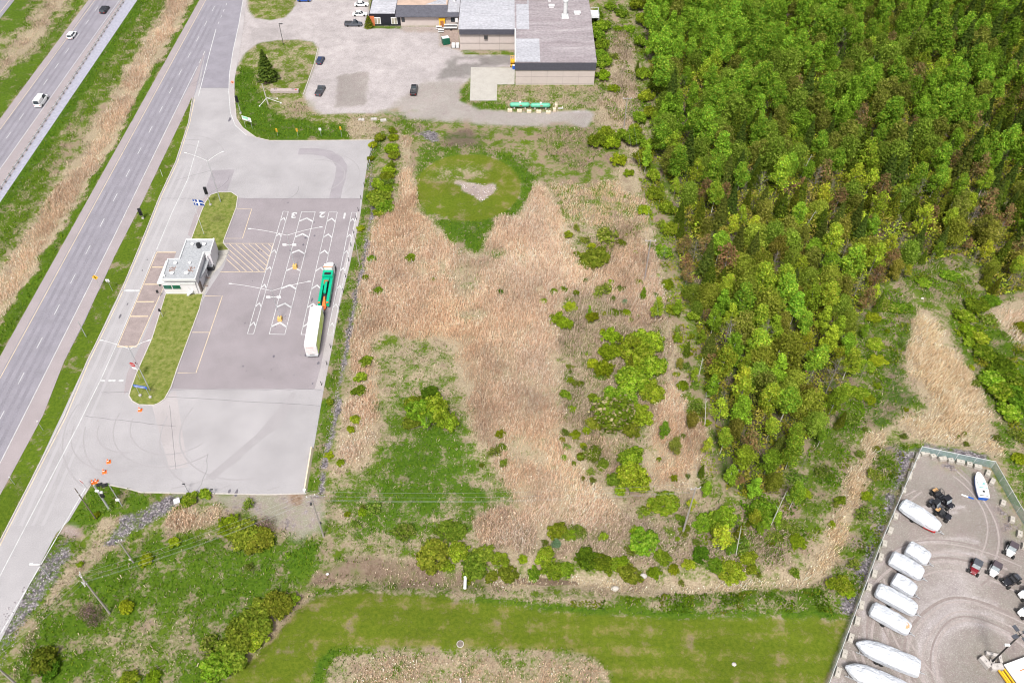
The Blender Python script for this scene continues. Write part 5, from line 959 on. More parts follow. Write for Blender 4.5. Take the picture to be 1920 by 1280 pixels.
for u, v_, s in ((1034, 14, 1.5), (1082, 27, 1.7), (1030, 3, 1.0), (952, -2, .8)):
    m_ = MB(); p = at(u, v_, HF); m_.box((p.x, p.y, HF+.35), (s, s*.8, .5)); m_.box((p.x, p.y, HF+.66), (s*1.25, s, .12)); obj('roof_vent', m_, M['white'], rd)
bl = MB(); p = at(1106, 28, 4); bl.box((p.x+1.6, p.y, 4.2), (2.6, 5, .2))
for dx in (.4, 2.8):
    for dy in (-2.4, 2.4): bl.tube((p.x+dx, p.y+dy, 0), (p.x+dx, p.y+dy, 5.3), .08)
for dy in (-2.4, 2.4): bl.tube((p.x+.4, p.y+dy, 5.3), (p.x+2.8, p.y+dy, 5.3), .06)
bl.tube((p.x+2.8, p.y-2.4, 5.3), (p.x+2.8, p.y+2.4, 5.3), .06); obj('outside_stair_landing', bl, M['palesteel'], fac)
# low wing and office
HW_ = 3.6
wing = thing('office_wing', 'low beige wing with dark shingled front roof left of the factory', 'building')
p0, p1 = at(752, 48.5), at(861.5, 48.5); yw = p0.y; wb = yw+30
m_ = MB(); m_.box(((p0.x+p1.x)/2, (yw+wb)/2, HW_/2-.1), (p1.x-p0.x, wb-yw, HW_)); obj('wall', m_, M['siding'], wing)
e0 = at(741, 31.5, HW_); e1 = at(861, 31.5, HW_); r0 = at(741, 10, HW_+1.0)
m_ = MB(); xs = (at(741, 31, HW_).x, at(838, 31, HW_).x, p1.x-.05)
m_.face([(xs[0], e0.y, HW_), (xs[2], e0.y, HW_), (xs[2], e0.y+2.2, HW_+.35), (xs[0], e0.y+2.2, HW_+.35)])
m_.face([(xs[0], e0.y+2.2, HW_+.35), (xs[1], e0.y+2.2, HW_+.35), (xs[1], r0.y, HW_+1.0), (xs[0], r0.y, HW_+1.0)])
m_.box(((xs[0]+xs[2])/2, e0.y, HW_-.12), (xs[2]-xs[0], .15, .25)); obj('shingle_roof', m_, M['shingle'], wing)
m_ = MB(); m_.box(((xs[0]+xs[1])/2, r0.y+11, HW_+.95), (xs[1]-xs[0]-.2, 22, .2)); obj('flat_roof', m_, M['roofbrown'], wing)
m_ = MB(); m_.box(((xs[1]+xs[2])/2+.1, e0.y+2.3+14, HW_+.4), (xs[2]-xs[1], 28, .22)); m_.face([at(797, 9, HW_+1.07), at(837, 9, HW_+1.07), at(836, -14, HW_+1.07), at(828, -2, HW_+1.07)]); obj('metal_roof', m_, M['riblight'], wing)
m_ = MB(); p = at(852, 3, HW_+.5); m_.tube((p.x, p.y, HW_+.4), (p.x, p.y, HW_+1.4), .4, n=10); m_.tube((p.x, p.y, HW_+1.4), (p.x, p.y, HW_+1.6), .6, n=10); obj('roof_vent', m_, M['white'], wing)
for x0, x1, z0, z1 in ((754, 760, 36, 43), (846, 853.5, 35, 44)):
    A_, B_ = at(x0, 48.5).x, at(x1, 48.5).x; m_ = MB(); m_.box(((A_+B_)/2, yw-.03, 2.1), (B_-A_, .12, 1.5)); f_ = obj('window', m_, M['darksteel'], wing); m_ = MB(); m_.box(((A_+B_)/2, yw-.1, 2.1), ((B_-A_)*.8, .04, 1.25)); obj('pane', m_, M['glass'], f_)
m_ = MB(); x_ = at(829.5, 48.5).x; m_.box((x_, yw-.45, 1.25), (1.8, .9, 2.5)); m_.box((x_, yw-.4, 2.6), (2.1, 1.1, .18)); dr = obj('door_porch', m_, M['yellow'], wing); m_ = MB(); m_.box((x_, yw-.92, 1.1), (1.1, .06, 2.1)); obj('door', m_, M['rust'], dr)
m_ = MB(); m_.box((at(859, 48).x-.4, yw-.4, 2.2), (.9, .6, 1.4)); obj('wall_unit', m_, M['white'], wing)
off = thing('office', 'black-fronted office with white-framed windows at the left end of the factory', 'building')
o0, o1 = at(693.5, 48.5), at(751.5, 48.5); m_ = MB(); m_.box(((o0.x+o1.x)/2, (yw+wb)/2, 1.85), (o1.x-o0.x-.1, wb-yw, 3.8)); obj('wall', m_, M['blackwall'], off)
HO = 4.1; q0, q1 = at(693, 26, HO), at(740, 26, HO); m_ = MB(); m_.box(((q0.x+q1.x)/2, q0.y+15, HO), (q1.x-q0.x, 30, .2)); m_.tube((q1.x, q0.y+8, HO+.2), (q1.x, q0.y+30, HO+.2), .2, n=5); obj('roof', m_, M['riblight'], off)
m_ = MB(); m_.box(((q0.x+q1.x)/2, q0.y-.05, HO-.45), (q1.x-q0.x+.3, .3, .9)); obj('fascia', m_, M['blackwall'], off)
m_ = MB(); B0, B1 = at(695, 48.5).x, at(703.5, 48.5).x; m_.box(((B0+B1)/2, yw-.06, 1.7), (B1-B0, .15, 3.4)); obj('brick_pier', m_, M['brick'], off)
for x0, x1 in ((702.5, 715), (734.5, 746)):
    A_, B_ = at(x0, 48.5).x, at(x1, 48.5).x; m_ = MB(); m_.box(((A_+B_)/2, yw-.05, 1.75), (B_-A_, .14, 2.3)); f_ = obj('window', m_, M['white'], off)
    for k in range(2): m_ = MB(); m_.box((A_+(B_-A_)*(.27+.46*k), yw-.14, 1.7), ((B_-A_)*.36, .04, 1.9)); obj('pane', m_, pm('pane_with_blind', (.3, .28, .22), .2, var=.3, sc=1), f_)

def simple(name, label, cat, u, v, build, group=None, rz=0, z=0):
    p = at(u, v); t = thing(name, label, cat, (p.x, p.y, z), rz, group); build(t); return t
def part(t, name, mat, fn, **k):
    m_ = MB(); fn(m_); return obj(name, m_, M[mat] if isinstance(mat, str) else mat, t, **k)
def dumpster(t):
    part(t, 'bin', 'dkgreen', lambda m: (m.box((0, 0, 1.0), (2.2, 1.9, 1.8), top=1.05),)); part(t, 'lid', 'palesteel', lambda m: m.box((0, .25, 2.05), (2.2, 1.5, .12), ry=0)); part(t, 'lid', 'dkgreen', lambda m: m.box((0, -.7, 1.96), (2.15, .5, .1)))
simple('dumpster', 'dark green waste bin with grey lid on the rusty dirt', 'bin', 836, 82, dumpster, rz=.35)
def pallets(t):
    for k in range(2): part(t, 'tote', 'palesteel', lambda m: m.box((k*1.3-.6, 0, .7), (1.1, 1.2, 1.3)), bevel=.08)
    part(t, 'base', 'darksteel', lambda m: m.box((0, 0, .06), (2.6, 1.3, .12)))
simple('tote_pallet', 'pair of pinkish white plastic totes against the factory wall', 'tote', 854, 89, pallets)
def flat_trailer(t):
    part(t, 'bed', 'black', lambda m: m.box((0, 0, .7), (4.2, 1.8, .15))); part(t, 'side_rail', 'white', lambda m: (m.box((0, .95, .95), (4.4, .1, .5)), m.box((0, -.95, .95), (4.4, .1, .5)), m.box((2.2, 0, .95), (.1, 1.9, .5))))
    for s in (-1, 1): part(t, 'wheel', 'tyre', lambda m: m.wheel((.2, s*1.1, .35), .35, .22))
    part(t, 'tongue', 'steel', lambda m: m.box((-2.7, 0, .5), (1.3, .15, .12)))
simple('utility_trailer', 'small white-sided utility trailer parked against the office wing', 'trailer', 845, 54.5, flat_trailer)
def bench(t):
    part(t, 'table_top', 'palesteel', lambda m: m.box((0, 0, .75), (1.9, .8, .08)))
    for s in (-1, 1): part(t, 'seat', 'palesteel', lambda m: m.box((0, s*.75, .45), (1.9, .28, .06)))
    part(t, 'frame', 'steel', lambda m: [m.tube((x, -.8, 0), (x, .2, .75), .04, n=5) or m.tube((x, .8, 0), (x, -.2, .75), .04, n=5) for x in (-.7, .7)])
simple('picnic_table', 'pale picnic table outside the yellow door', 'table', 823, 54, bench, 'picnic tables'); simple('picnic_table', 'pale picnic table farther out from the wall above the green bin', 'table', 827, 60, bench, 'picnic tables')
def lift(t):
    part(t, 'base', 'yellow', lambda m: m.box((0, 0, .5), (1.2, 2.2, .5)))
    for x in (-.5, .5):
        for y in (-.9, .9): part(t, 'wheel', 'tyre', lambda m: m.wheel((x, y, .25), .25, .18))
    part(t, 'scissor_arms', 'darksteel', lambda m: [m.tube((s*.45, -.9, .8+k*.35), (s*.45, .9, 1.15+k*.35), .05, n=4) or m.tube((s*.45, .9, .8+k*.35), (s*.45, -.9, 1.15+k*.35), .05, n=4) for k in range(2) for s in (-1, 1)])
    part(t, 'platform_cage', 'yellow', lambda m: (m.box((0, 0, 1.6), (1.2, 2.2, .08)), [m.tube((x, y, 1.6), (x, y, 2.7), .05, n=4) for x in (-.6, 0, .6) for y in (-1.1, 0, 1.1)], [m.tube((x, -1.1, z), (x, 1.1, z), .05, n=4) for x in (-.6, .6) for z in (2.15, 2.7)], [m.tube((-.6, y, z), (.6, y, z), .05, n=4) for y in (-1.1, 1.1) for z in (2.15, 2.7)]))
simple('scissor_lift', 'yellow scissor lift parked at the factory corner beside the concrete pad', 'lift', 961, 123, lift)
simple('drum', 'blue drum at the corner of the concrete pad and the factory wall', 'drum', 963.5, 129, lambda t: (part(t, 'body', 'blue', lambda m: m.tube((0, 0, 0), (0, 0, 1.1), .5, n=14)), part(t, 'lid', 'white', lambda m: m.tube((0, 0, 1.1), (0, 0, 1.18), .42, n=14))))
def ptank(t):
    L = 2.35
    def body(m):
        rs = []
        for x, r in ((-L-.62, .08), (-L-.5, .36), (-L-.25, .58), (-L, .68), (L, .68), (L+.25, .58), (L+.5, .36), (L+.62, .08)): rs.append([(x, r*math.cos(k*math.pi/8), 1.15+r*math.sin(k*math.pi/8)) for k in range(16)])
        m.rings(rs)
    part(t, 'tank_body', 'tankgreen', body, smooth=True); part(t, 'valve_dome', 'white', lambda m: m.tube((.1, 0, 1.8), (.1, 0, 2.05), .3, n=10))
    for x in (-1.6, 1.6): part(t, 'saddle', 'concrete', lambda m: m.box((x, 0, .3), (.35, 1.2, .6)))
    part(t, 'warning_mark', 'red', lambda m: m.box((.3, -.66, 1.3), (.7, .05, .25)))
t = simple('gas_tank', 'pale green gas tank lying behind the factory, nearer the concrete pad', 'tank', 974.5, 203, ptank, 'gas tanks'); dup(t, at(1013, 204), 0, 'pale green gas tank lying nearer the two white blocks').name = 'gas_tank'
def blk(t, d=(1.6, .8, .8), mat='block'):
    part(t, 'body', mat, lambda m: m.box((0, 0, d[2]/2), d), bevel=.05); part(t, 'lifting_loop', 'darksteel', lambda m: (m.tube((-.15, 0, d[2]-.02), (0, 0, d[2]+.12), .03, n=5), m.tube((0, 0, d[2]+.12), (.15, 0, d[2]-.02), .03, n=5)))
M['paleblock'] = pm('pale_block', (.58, .5, .38), .85, var=.1, sc=2)
for k, (u, v) in enumerate(((956, 209), (974, 210), (992, 211), (1010, 211.5), (1028, 212.5))): simple('concrete_block', f"cream block in the row before the gas tanks, {['first from the concrete pad', 'second from the concrete pad', 'the middle one', 'fourth from the concrete pad', 'last from the concrete pad'][k]}", 'block', u, v, lambda t: blk(t, (1.35, .8, .75), 'paleblock'), 'blocks before the gas tanks')
for k, (u, v) in enumerate(((1039.5, 208), (1042.5, 200))): simple('concrete_block', ['cream block past the gas tanks, nearer the dirt track', 'cream block past the gas tanks, nearer the factory wall'][k], 'block', u, v, lambda t: blk(t, (.8, 1.2, .9), 'paleblock'), 'blocks before the gas tanks')
simple('pallet_jack', 'small white frame on the ground right of the cream blocks', 'frame', 1051, 205, lambda t: (part(t, 'bar', 'white', lambda m: m.box((0, 0, .3), (1.3, .2, .2))), part(t, 'post', 'white', lambda m: m.box((.6, 0, .5), (.2, .2, 1.0)))))

# ---------------------------------------------------------------- guardhouse
gh = thing('guardhouse', 'grey flat-roofed weigh station building with green front windows on the traffic island', 'building')
GB = hgt((409.4, 478), 450); 
def bp(u, v, z): return at(u, v, z)
M['ghwall'] = pm('white_wall_panel', (.6, .58, .6), .6, var=.05, sc=1); M['ghroof'] = pm('grey_membrane_roof', (.31, .32, .34), .85, var=.1, sc=.8, fine=3)
zr = 4.9
roofpx = [(350, 450), (402, 450), (394.5, 473.5), (382, 474), (366, 524), (304, 524), (315.6, 486.5), (337, 486)]
RP = [at(u, v, zr) for u, v in roofpx]; RP = RP[::-1] if sum(RP[i].x*RP[(i+1) % 8].y-RP[(i+1) % 8].x*RP[i].y for i in range(8)) < 0 else RP
m_ = MB(); cxg = sum(p.x for p in RP)/8; cyg = sum(p.y for p in RP)/8; m_.prism([(p.x+(cxg-p.x)*.045, max(p.y+(cyg-p.y)*.045, at(340, 551).y+.35)) for p in RP], 0, zr-.35); obj('wall', m_, M['ghwall'], gh)
m_ = MB(); m_.prism([(p.x, p.y) for p in RP], zr-.35, zr); rf = obj('roof', m_, M['ghroof'], gh)
m_ = MB(); m_.wall(RP, .3, zr-.4, zr+.3, closed=True); obj('parapet', m_, M['palesteel'], rf)
m_ = MB(); f0, f1 = at(295, 533, 3.3), at(366, 533, 3.3); fy1 = at(330, 524, zr).y+.3; m_.box(((f0.x+f1.x)/2, (f0.y+fy1)/2, 3.55), (f1.x-f0.x, fy1-f0.y, .5)); fl_ = at(312, 489, 3.6); m_.box((f0.x+1.0, (fy1+fl_.y)/2, 3.56), (1.9, fl_.y-fy1, .45)); obj('fascia', m_, M['palesteel'], gh)
yf = at(340, 551).y; x0, x1 = at(311, 551).x, at(373, 551).x
m_ = MB(); m_.box(((x0+x1)/2, yf+.6, 1.64), (x1-x0-.1, 1.2, 3.28)); obj('wall', m_, M['ghwall'], gh)
for k in range(2):
    m_ = MB(); a_ = at(312.5+16.5*k, 551).x; m_.box((a_+.95, yf-.06, 2.35), (1.95, .12, 1.25)); w_ = obj('window', m_, M['white'], gh); m_ = MB(); m_.box((a_+.95, yf-.14, 2.35), (1.8, .05, 1.12)); obj('pane', m_, M['greenglass'], w_)
m_ = MB(); m_.box((at(306, 545).x-.1, yf+3.2, 2.35), (.1, 5.2, 1.2)); obj('side_window', m_, M['greenglass'], gh)
# lower canopy on the lot side with its columns
m_ = MB(); cp = [at(u, v, 3.1) for u, v in ((382.5, 477), (394, 482), (387, 502), (377, 521), (368, 521))]; m_.prism([(p.x, p.y) for p in cp[::-1]], 2.9, 3.15); obj('canopy', m_, M['ghroof'], gh)
m_ = MB(); [m_.tube((at(u, v).x, at(u, v).y, 0), (at(u, v).x, at(u, v).y, 2.95), .12, n=8) for u, v in ((397, 499), (390, 519), (381, 540))]; obj('canopy_posts', m_, M['ghwall'], gh)
m_ = MB(); e = at(408.5, 478.5); s_ = at(398, 506); dd = (Vector((s_.x-e.x, s_.y-e.y, 0))).normalized()
m_.wall([Vector((e.x-.3, e.y+1.5, 0)), Vector((e.x-.3, e.y, 0)), Vector((e.x-.3, e.y, 0))+dd*5.2], .3, 0, 4.2); obj('wing_wall', m_, M['ghwall'], gh)
for u, v, r in ((361, 459, .5), (383, 459, .6), (329.5, 494.5, .55), (356, 494, .45), (323, 513, .6), (350, 513, .65), (308.5, 518, .35)):
    p = at(u, v, zr); m_ = MB(); m_.tube((p.x, p.y, zr), (p.x, p.y, zr+.35), r*.5, n=10); m_.tube((p.x, p.y, zr+.35), (p.x, p.y, zr+.5), r*.85, r*.5, n=12); obj('roof_vent', m_, M['white'], rf)
p = at(373.5, 463, zr); m_ = MB(); m_.tube((p.x, p.y, zr), (p.x, p.y, zr+1.0), .55, n=14); m_.tube((p.x, p.y, zr+1.0), (p.x, p.y, zr+1.15), .4, .3, n=12); obj('black_fan', m_, M['black'], rf)
for u, v in ((323, 505), (359, 505)):
    p = at(u, v, zr); m_ = MB(); [m_.box((p.x+R.uniform(-.7, .7), p.y+R.uniform(-.8, .8), zr+.05), (.16, .14, .1), R.uniform(0, 3)) for _ in range(34)]; obj('roof_gravel', m_, pm('reddish_gravel', (.3, .2, .17), .9, var=.4, sc=6), rf)
m_ = MB(); p = at(374, 547); m_.box((p.x+.2, p.y+.4, 1.3), (1.0, 1.0, 2.6)); obj('chimney_box', m_, M['brownwood'], gh)
m_ = MB(); p = at(354, 552); [m_.box((p.x+.35*k, p.y-.2, .25+.3*k), (.5, .9, .12)) for k in range(4)]; m_.tube((p.x, p.y-.6, 0), (p.x+1.6, p.y-.6, 2.2), .04, n=4); m_.tube((p.x+1.8, p.y-.1, 0), (p.x+.3, p.y-.1, 2.6), .05, n=4); obj('steps', m_, M['palesteel'], gh)
simple('air_unit', 'dark grey cooling unit under the guardhouse canopy', 'air unit', 396, 505, lambda t: (part(t, 'case', 'darksteel', lambda m: m.box((0, 0, .6), (1.7, 1.1, 1.1)), bevel=.05), part(t, 'grille', 'steel', lambda m: m.box((0, 0, 1.18), (1.4, .8, .05)))))
sheet('concrete_apron', [(410, 470), (429, 470), (426, 478), (409, 478)], .13, M['concretepad']); sheet('concrete_apron', [(409, 478), (426, 478), (420, 490), (413, 500), (400, 512), (394, 522), (383, 552), (373, 552), (381, 535), (396, 510)], .03, M['concretepad'])
for k, (u, v) in enumerate(((388, 523), (384, 538))): simple('bike_rack', ['thin metal rack beside the guardhouse, nearer the hatched area', 'thin metal rack beside the guardhouse, nearer the lower lawn'][k], 'rack', u, v, lambda t: (part(t, 'rail', 'rust', lambda m: [m.tube((-.7, 0, z), (.8, 0, z), .03, n=4) for z in (.3, .8)]), part(t, 'post', 'steel', lambda m: [m.tube((x, 0, 0), (x, 0, .8), .03, n=4) for x in (-.6, 0, .6)])), 'racks beside the guardhouse', rz=.1)

# ---------------------------------------------------------------- vehicles
def car(name, label, cat, u, v, ang, col, L=4.6, W=1.85, Hh=1.5, style='car', group=None, wz=0):
    t = thing(name, label, cat, (*at(u, v)[:2], .012), ang, group); hb = Hh*.52; x0, x1 = -L/2, L/2
    def sec(x, zt, w, zb=.28): return [(x, -w, zb), (x, w, zb), (x, w, zt*.82), (x, w*.9, zt), (x, -w*.9, zt), (x, -w, zt*.82)]
    w2 = W/2
    def body(m): m.rings([sec(x0, hb*.8, w2*.82, .4), sec(x0+.15, hb, w2*.93), sec(x0+L*.25, hb*1.04, w2), sec(x1-L*.28, hb*1.02, w2), sec(x1-.2, hb*.84, w2*.9), sec(x1, hb*.66, w2*.75, .4)])
    part(t, 'body', col, body)
    if style == 'pickup': ca, cb, ta, tb = -.02*L, .27*L, .03*L, .15*L
    elif style == 'van': ca, cb, ta, tb = -.485*L, .34*L, -.46*L, .2*L
    elif style == 'suv': ca, cb, ta, tb = -.47*L, .24*L, -.42*L, .10*L
    else: ca, cb, ta, tb = -.36*L, .22*L, -.2*L, .06*L
    zt = Hh*.965
    def cabin(m): m.rings([[(ca, -w2*.88, hb), (cb, -w2*.88, hb), (cb, w2*.88, hb), (ca, w2*.88, hb)], [(ta, -w2*.7, zt), (tb, -w2*.7, zt), (tb, w2*.7, zt), (ta, w2*.7, zt)]])
    part(t, 'windows', 'glass', cabin); part(t, 'roof', col, lambda m: m.box(((ta+tb)/2, 0, zt+.02), (tb-ta+.08, w2*1.44, .08)))
    if style in ('van', 'suv', 'car'):
        def pil(m):
            for s in (-1, 1):
                for fx in (.0, .5, 1.0) if style != 'van' else (.0, .35):
                    m.tube((ca+(cb-ca)*fx, s*w2*.87, hb), (ta+(tb-ta)*fx, s*w2*.71, zt), .06, n=4)
                if style == 'van': m.box(((ca+ta)/2+L*.24, s*w2*.8, hb+(zt-hb)*.5), (L*.42, .12, (zt-hb)*.95))
        part(t, 'pillars', col, pil)
    if style == 'pickup': part(t, 'bed', 'darksteel', lambda m: m.box((x0+L*.22, 0, hb*1.05), (L*.36, W*.78, .04))); part(t, 'tailgate', col, lambda m: (m.box((x0+.1, 0, hb*1.05), (.1, W*.9, .3)), [m.box((x0+L*.23, s*W*.44, hb*1.08), (L*.4, .1, .22)) for s in (-1, 1)]))
    for sx in (-.31, .32):
        for s in (-1, 1): part(t, 'wheel', 'tyre', lambda m: m.wheel((L*sx, s*(w2-.1), .34), .36, .24))
    for s in (-1, 1): part(t, 'headlight', 'white', lambda m: m.box((x1-.08, s*w2*.6, hb*.62), (.14, .36, .14))); part(t, 'tail_light', 'red', lambda m: m.box((x0+.03, s*w2*.68, hb*.72), (.12, .28, .2)))
    return t
M['whitecar'] = pm('white_car_paint', (.8, .8, .8), .3, var=.04); M['darkblue'] = pm('dark_blue_paint', (.02, .035, .09), .25, var=.2); M['slate'] = pm('slate_paint', (.07, .075, .09), .3, var=.2); M['gloss'] = pm('black_car_paint', (.015, .015, .02), .22, var=.3, spec=.6); M['navyb'] = pm('blue_car_paint', (.01, .06, .28), .25, var=.1)
hN = head((0, 318), (226, -2)); hS = hN+math.pi
car('van', 'white passenger van driving on the left highway carriageway', 'van', 79, 193, hN, 'whitecar', 6.0, 2.1, 2.4, 'van')
car('car', 'white hatchback driving near the yellow edge line of the left carriageway', 'car', 136, 69, hN, 'whitecar', 4.5, 1.9, 1.55, 'suv')
car('car', 'black car coming toward the camera on the left carriageway', 'car', 197, 21, hN, 'gloss', 4.9, 1.95, 1.6, 'suv')
car('parked_car', 'bright blue car cut by the top edge of the gravel lot', 'car', 571, 2, 0, 'navyb', 4.7, 1.85, 1.45)
car('pickup_truck', 'dark pickup truck mostly cut by the top edge near the office hedge', 'pickup', 673, -2, 0, 'slate', 5.7, 2.0, 1.85, 'pickup')
car('parked_car', 'white sedan parked upper of two beside the office hedge', 'car', 678, 11, 0, 'whitecar', 4.9, 1.85, 1.45, group='white sedans by the office')
car('parked_car', 'white sedan parked lower of two, next to the dark pickup', 'car', 675, 29, 0, 'whitecar', 5.0, 1.85, 1.45, group='white sedans by the office')
car('pickup_truck', 'black pickup truck parked by the trimmed cedar at the office corner', 'pickup', 663, 48, 0, 'slate', 5.8, 2.0, 1.85, 'pickup')
car('parked_car', 'dark blue compact car beside the curved lawn edge', 'car', 601.5, 116, math.pi/2-.12, 'darkblue', 4.4, 1.8, 1.5, 'suv')
car('pickup_truck', 'black pickup with red tail lights below the dark blue car', 'pickup', 601, 173, math.pi/2-.14, 'slate', 5.4, 1.95, 1.85, 'pickup')
car('pickup_truck', 'black pickup with rusty loaded bed on the gravel near the dark track', 'pickup', 776.5, 172, math.pi/2-.03, 'gloss', 5.4, 2.0, 1.95, 'pickup')
# tow truck
th = head((608, 575), (621.5, 497)); tb_ = at(608, 579); tf = at(622, 500); LT = (tf-tb_).length
tt = thing('tow_truck', 'heavy tow truck with white cab and bright green wrecker body', 'tow truck', (*((tb_+tf)/2)[:2], .012), th)
h = LT/2
part(tt, 'hood', 'white', lambda m: m.rings([[(x, -w_, .7), (x, w_, .7), (x, w_, z*.9), (x, w_*.75, z), (x, -w_*.75, z), (x, -w_, z*.9)] for x, w_, z in ((h, .62, 1.5), (h-.5, .8, 1.8), (h-2.0, .95, 2.0))]))
part(tt, 'cab', 'white', lambda m: (m.rings([[(h-3.6, -1.2, .8), (h-1.9, -1.2, .8), (h-1.9, 1.2, .8), (h-3.6, 1.2, .8)], [(h-3.6, -1.2, 2.2), (h-1.9, -1.2, 2.0), (h-1.9, 1.2, 2.0), (h-3.6, 1.2, 2.2)], [(h-3.6, -1.1, 3.0), (h-2.4, -1.05, 2.95), (h-2.4, 1.05, 2.95), (h-3.6, 1.1, 3.0)]])))
part(tt, 'windscreen', 'glass', lambda m: m.face([(h-1.86, -1.05, 2.05), (h-1.86, 1.05, 2.05), (h-2.34, .95, 2.85), (h-2.34, -.95, 2.85)]))
part(tt, 'light_bar', 'orange', lambda m: m.box((h-3.4, 0, 3.1), (.25, 2.1, .16)))
part(tt, 'sleeper_roof', 'white', lambda m: m.box((h-3.0, 0, 3.06), (1.3, 1.9, .1)))
part(tt, 'chassis', 'darksteel', lambda m: m.box((-.8, 0, .75), (LT-2.2, 1.1, .3)))
part(tt, 'front_deck', 'green', lambda m: m.box((h-4.7, 0, 1.6), (2.1, 2.5, 1.5), top=.96)); part(tt, 'winch_well', 'black', lambda m: m.box((h-4.9, 0, 2.37), (.8, 1.5, .06)))
for s in (-1, 1):
    part(tt, 'side_box', 'green', lambda m: m.box((-h+(LT-5.8)/2, s*.95, 1.35), (LT-5.8, .62, 1.15), top=.97)); part(tt, 'mirror', 'steel', lambda m: (m.tube((h-2.1, s*1.2, 2.2), (h-1.9, s*1.6, 2.3), .04, n=4), m.box((h-1.9, s*1.62, 2.3), (.1, .2, .5)))); part(tt, 'exhaust_pipe', 'steel', lambda m: m.tube((h-3.75, s*1.0, 1.5), (h-3.75, s*1.0, 3.4), .09)); part(tt, 'marker_light', 'orange', lambda m: m.box((-h+.15, s*.95, 1.95), (.3, .45, .14)))
part(tt, 'boom', 'green', lambda m: (m.box((-1.6, 0, 2.1), (4.6, .55, .5), ry=-.06), m.box((.4, 0, 2.1), (.9, 1.2, .5)), m.box((-.6, .55, 2.0), (1.2, .25, .25)))); part(tt, 'winch', 'rust', lambda m: (m.tube((-.4, -.5, 2.45), (-.4, .5, 2.45), .22), m.box((-.9, .35, 2.3), (.5, .3, .3))))
part(tt, 'bed_well', 'black', lambda m: m.box((-.4, 0, 1.35), (2.2, 1.25, .3))); part(tt, 'tow_arm', 'orange', lambda m: (m.rings([[(-h+2.3, -.18, 1.2), (-h+2.3, .18, 1.2), (-h+2.3, .12, 1.75), (-h+2.3, -.12, 1.75)], [(-h+.1, -.55, .6), (-h+.1, .5, .6), (-h+.1, .4, 1.0), (-h+.1, -.4, 1.0)], [(-h-.8, -.3, .45), (-h-.8, .3, .45), (-h-.8, .3, .7), (-h-.8, -.3, .7)]])))
for x in (h-1.3, -h+3.4, -h+2.1):
    for s in (-1, 1): part(tt, 'wheel', 'tyre', lambda m: m.wheel((x, s*1.02, .52), .52, .38)).data.name = 'wheel'
# box truck under tow
zb = 3.9; c0 = at(592.5, 575, zb); c1 = at(581, 647, zb); bh = math.atan2(c0.y-c1.y, c0.x-c1.x); LB = (c0-c1).length; WB = 2.6
bt = thing('box_truck', 'white box truck with lime green curtain side being towed', 'truck', (*((c0+c1)/2)[:2], .012), bh)
part(bt, 'cargo_box', 'white', lambda m: m.box((0, 0, 2.28), (LB, WB, 3.24)), bevel=.04)
part(bt, 'roof', 'white', lambda m: m.box((0, 0, 3.93), (LB*.99, WB*.97, .05)))
lm = MB()
for k in range(4):
    x0_, x1_ = -LB/2+.3+k*(LB-.6)/4, -LB/2+.3+(k+1)*(LB-.6)/4; lm.mi = k % 2; lm.face([(x0_, -WB/2-.012, .72), (x1_, -WB/2-.012, .72), (x1_, -WB/2-.012, 3.82), (x0_+.9, -WB/2-.012, 3.82)]); lm.mi = 1-k % 2; lm.face([(x0_, -WB/2-.012, .72), (x0_+.9, -WB/2-.012, 3.82), (x0_, -WB/2-.012, 3.82)])
obj('side_panel', lm, [M['lime'], pm('pale_lime_paint', (.6, .7, .3), .5)], bt)
part(bt, 'rear_door', pm('off_white_door', (.62, .57, .57), .6), lambda m: m.box((-LB/2-.03, 0, 2.3), (.06, 2.35, 2.4)))
part(bt, 'lettering', 'red', lambda m: (m.box((-LB/2-.07, .75, 3.2), (.02, .16, .16)), [m.box((-LB/2-.07, .45-.13*k, 3.18), (.02, .08, .1+.04*(k % 2))) for k in range(9)]))
part(bt, 'bumper', 'steel', lambda m: (m.box((-LB/2-.2, 0, .75), (.35, 2.4, .22)), m.box((-LB/2+.5, 0, .95), (1.0, 2.2, .1))))
part(bt, 'chassis', 'darksteel', lambda m: m.box((.4, 0, .8), (LB+1, 1.0, .3)))
part(bt, 'cab', 'white', lambda m: m.rings([[(LB/2+.1, -1.1, 1.0), (LB/2+1.9, -1.05, 1.0), (LB/2+1.9, 1.05, 1.0), (LB/2+.1, 1.1, 1.0)], [(LB/2+.1, -1.1, 2.3), (LB/2+1.85, -1.05, 2.0), (LB/2+1.85, 1.05, 2.0), (LB/2+.1, 1.1, 2.3)], [(LB/2+.1, -1.0, 3.1), (LB/2+1.2, -.95, 3.0), (LB/2+1.2, .95, 3.0), (LB/2+.1, 1.0, 3.1)]]))
part(bt, 'windscreen', 'glass', lambda m: m.face([(LB/2+1.86, -.95, 2.1), (LB/2+1.86, .95, 2.1), (LB/2+1.26, .85, 2.9), (LB/2+1.26, -.85, 2.9)])); part(bt, 'roof_hatch', 'darksteel', lambda m: m.box((LB/2+.6, .25, 3.12), (.35, .6, .08)))
for x in (LB/2+.9, -LB/2+2.2):
    for s in (-1, 1): part(bt, 'wheel', 'tyre', lambda m: m.wheel((x, s*1.03, .5), .5, .36))
for s in (-1, 1): part(bt, 'mirror', 'black', lambda m: m.box((LB/2+1.5, s*1.35, 2.3), (.12, .22, .45)))

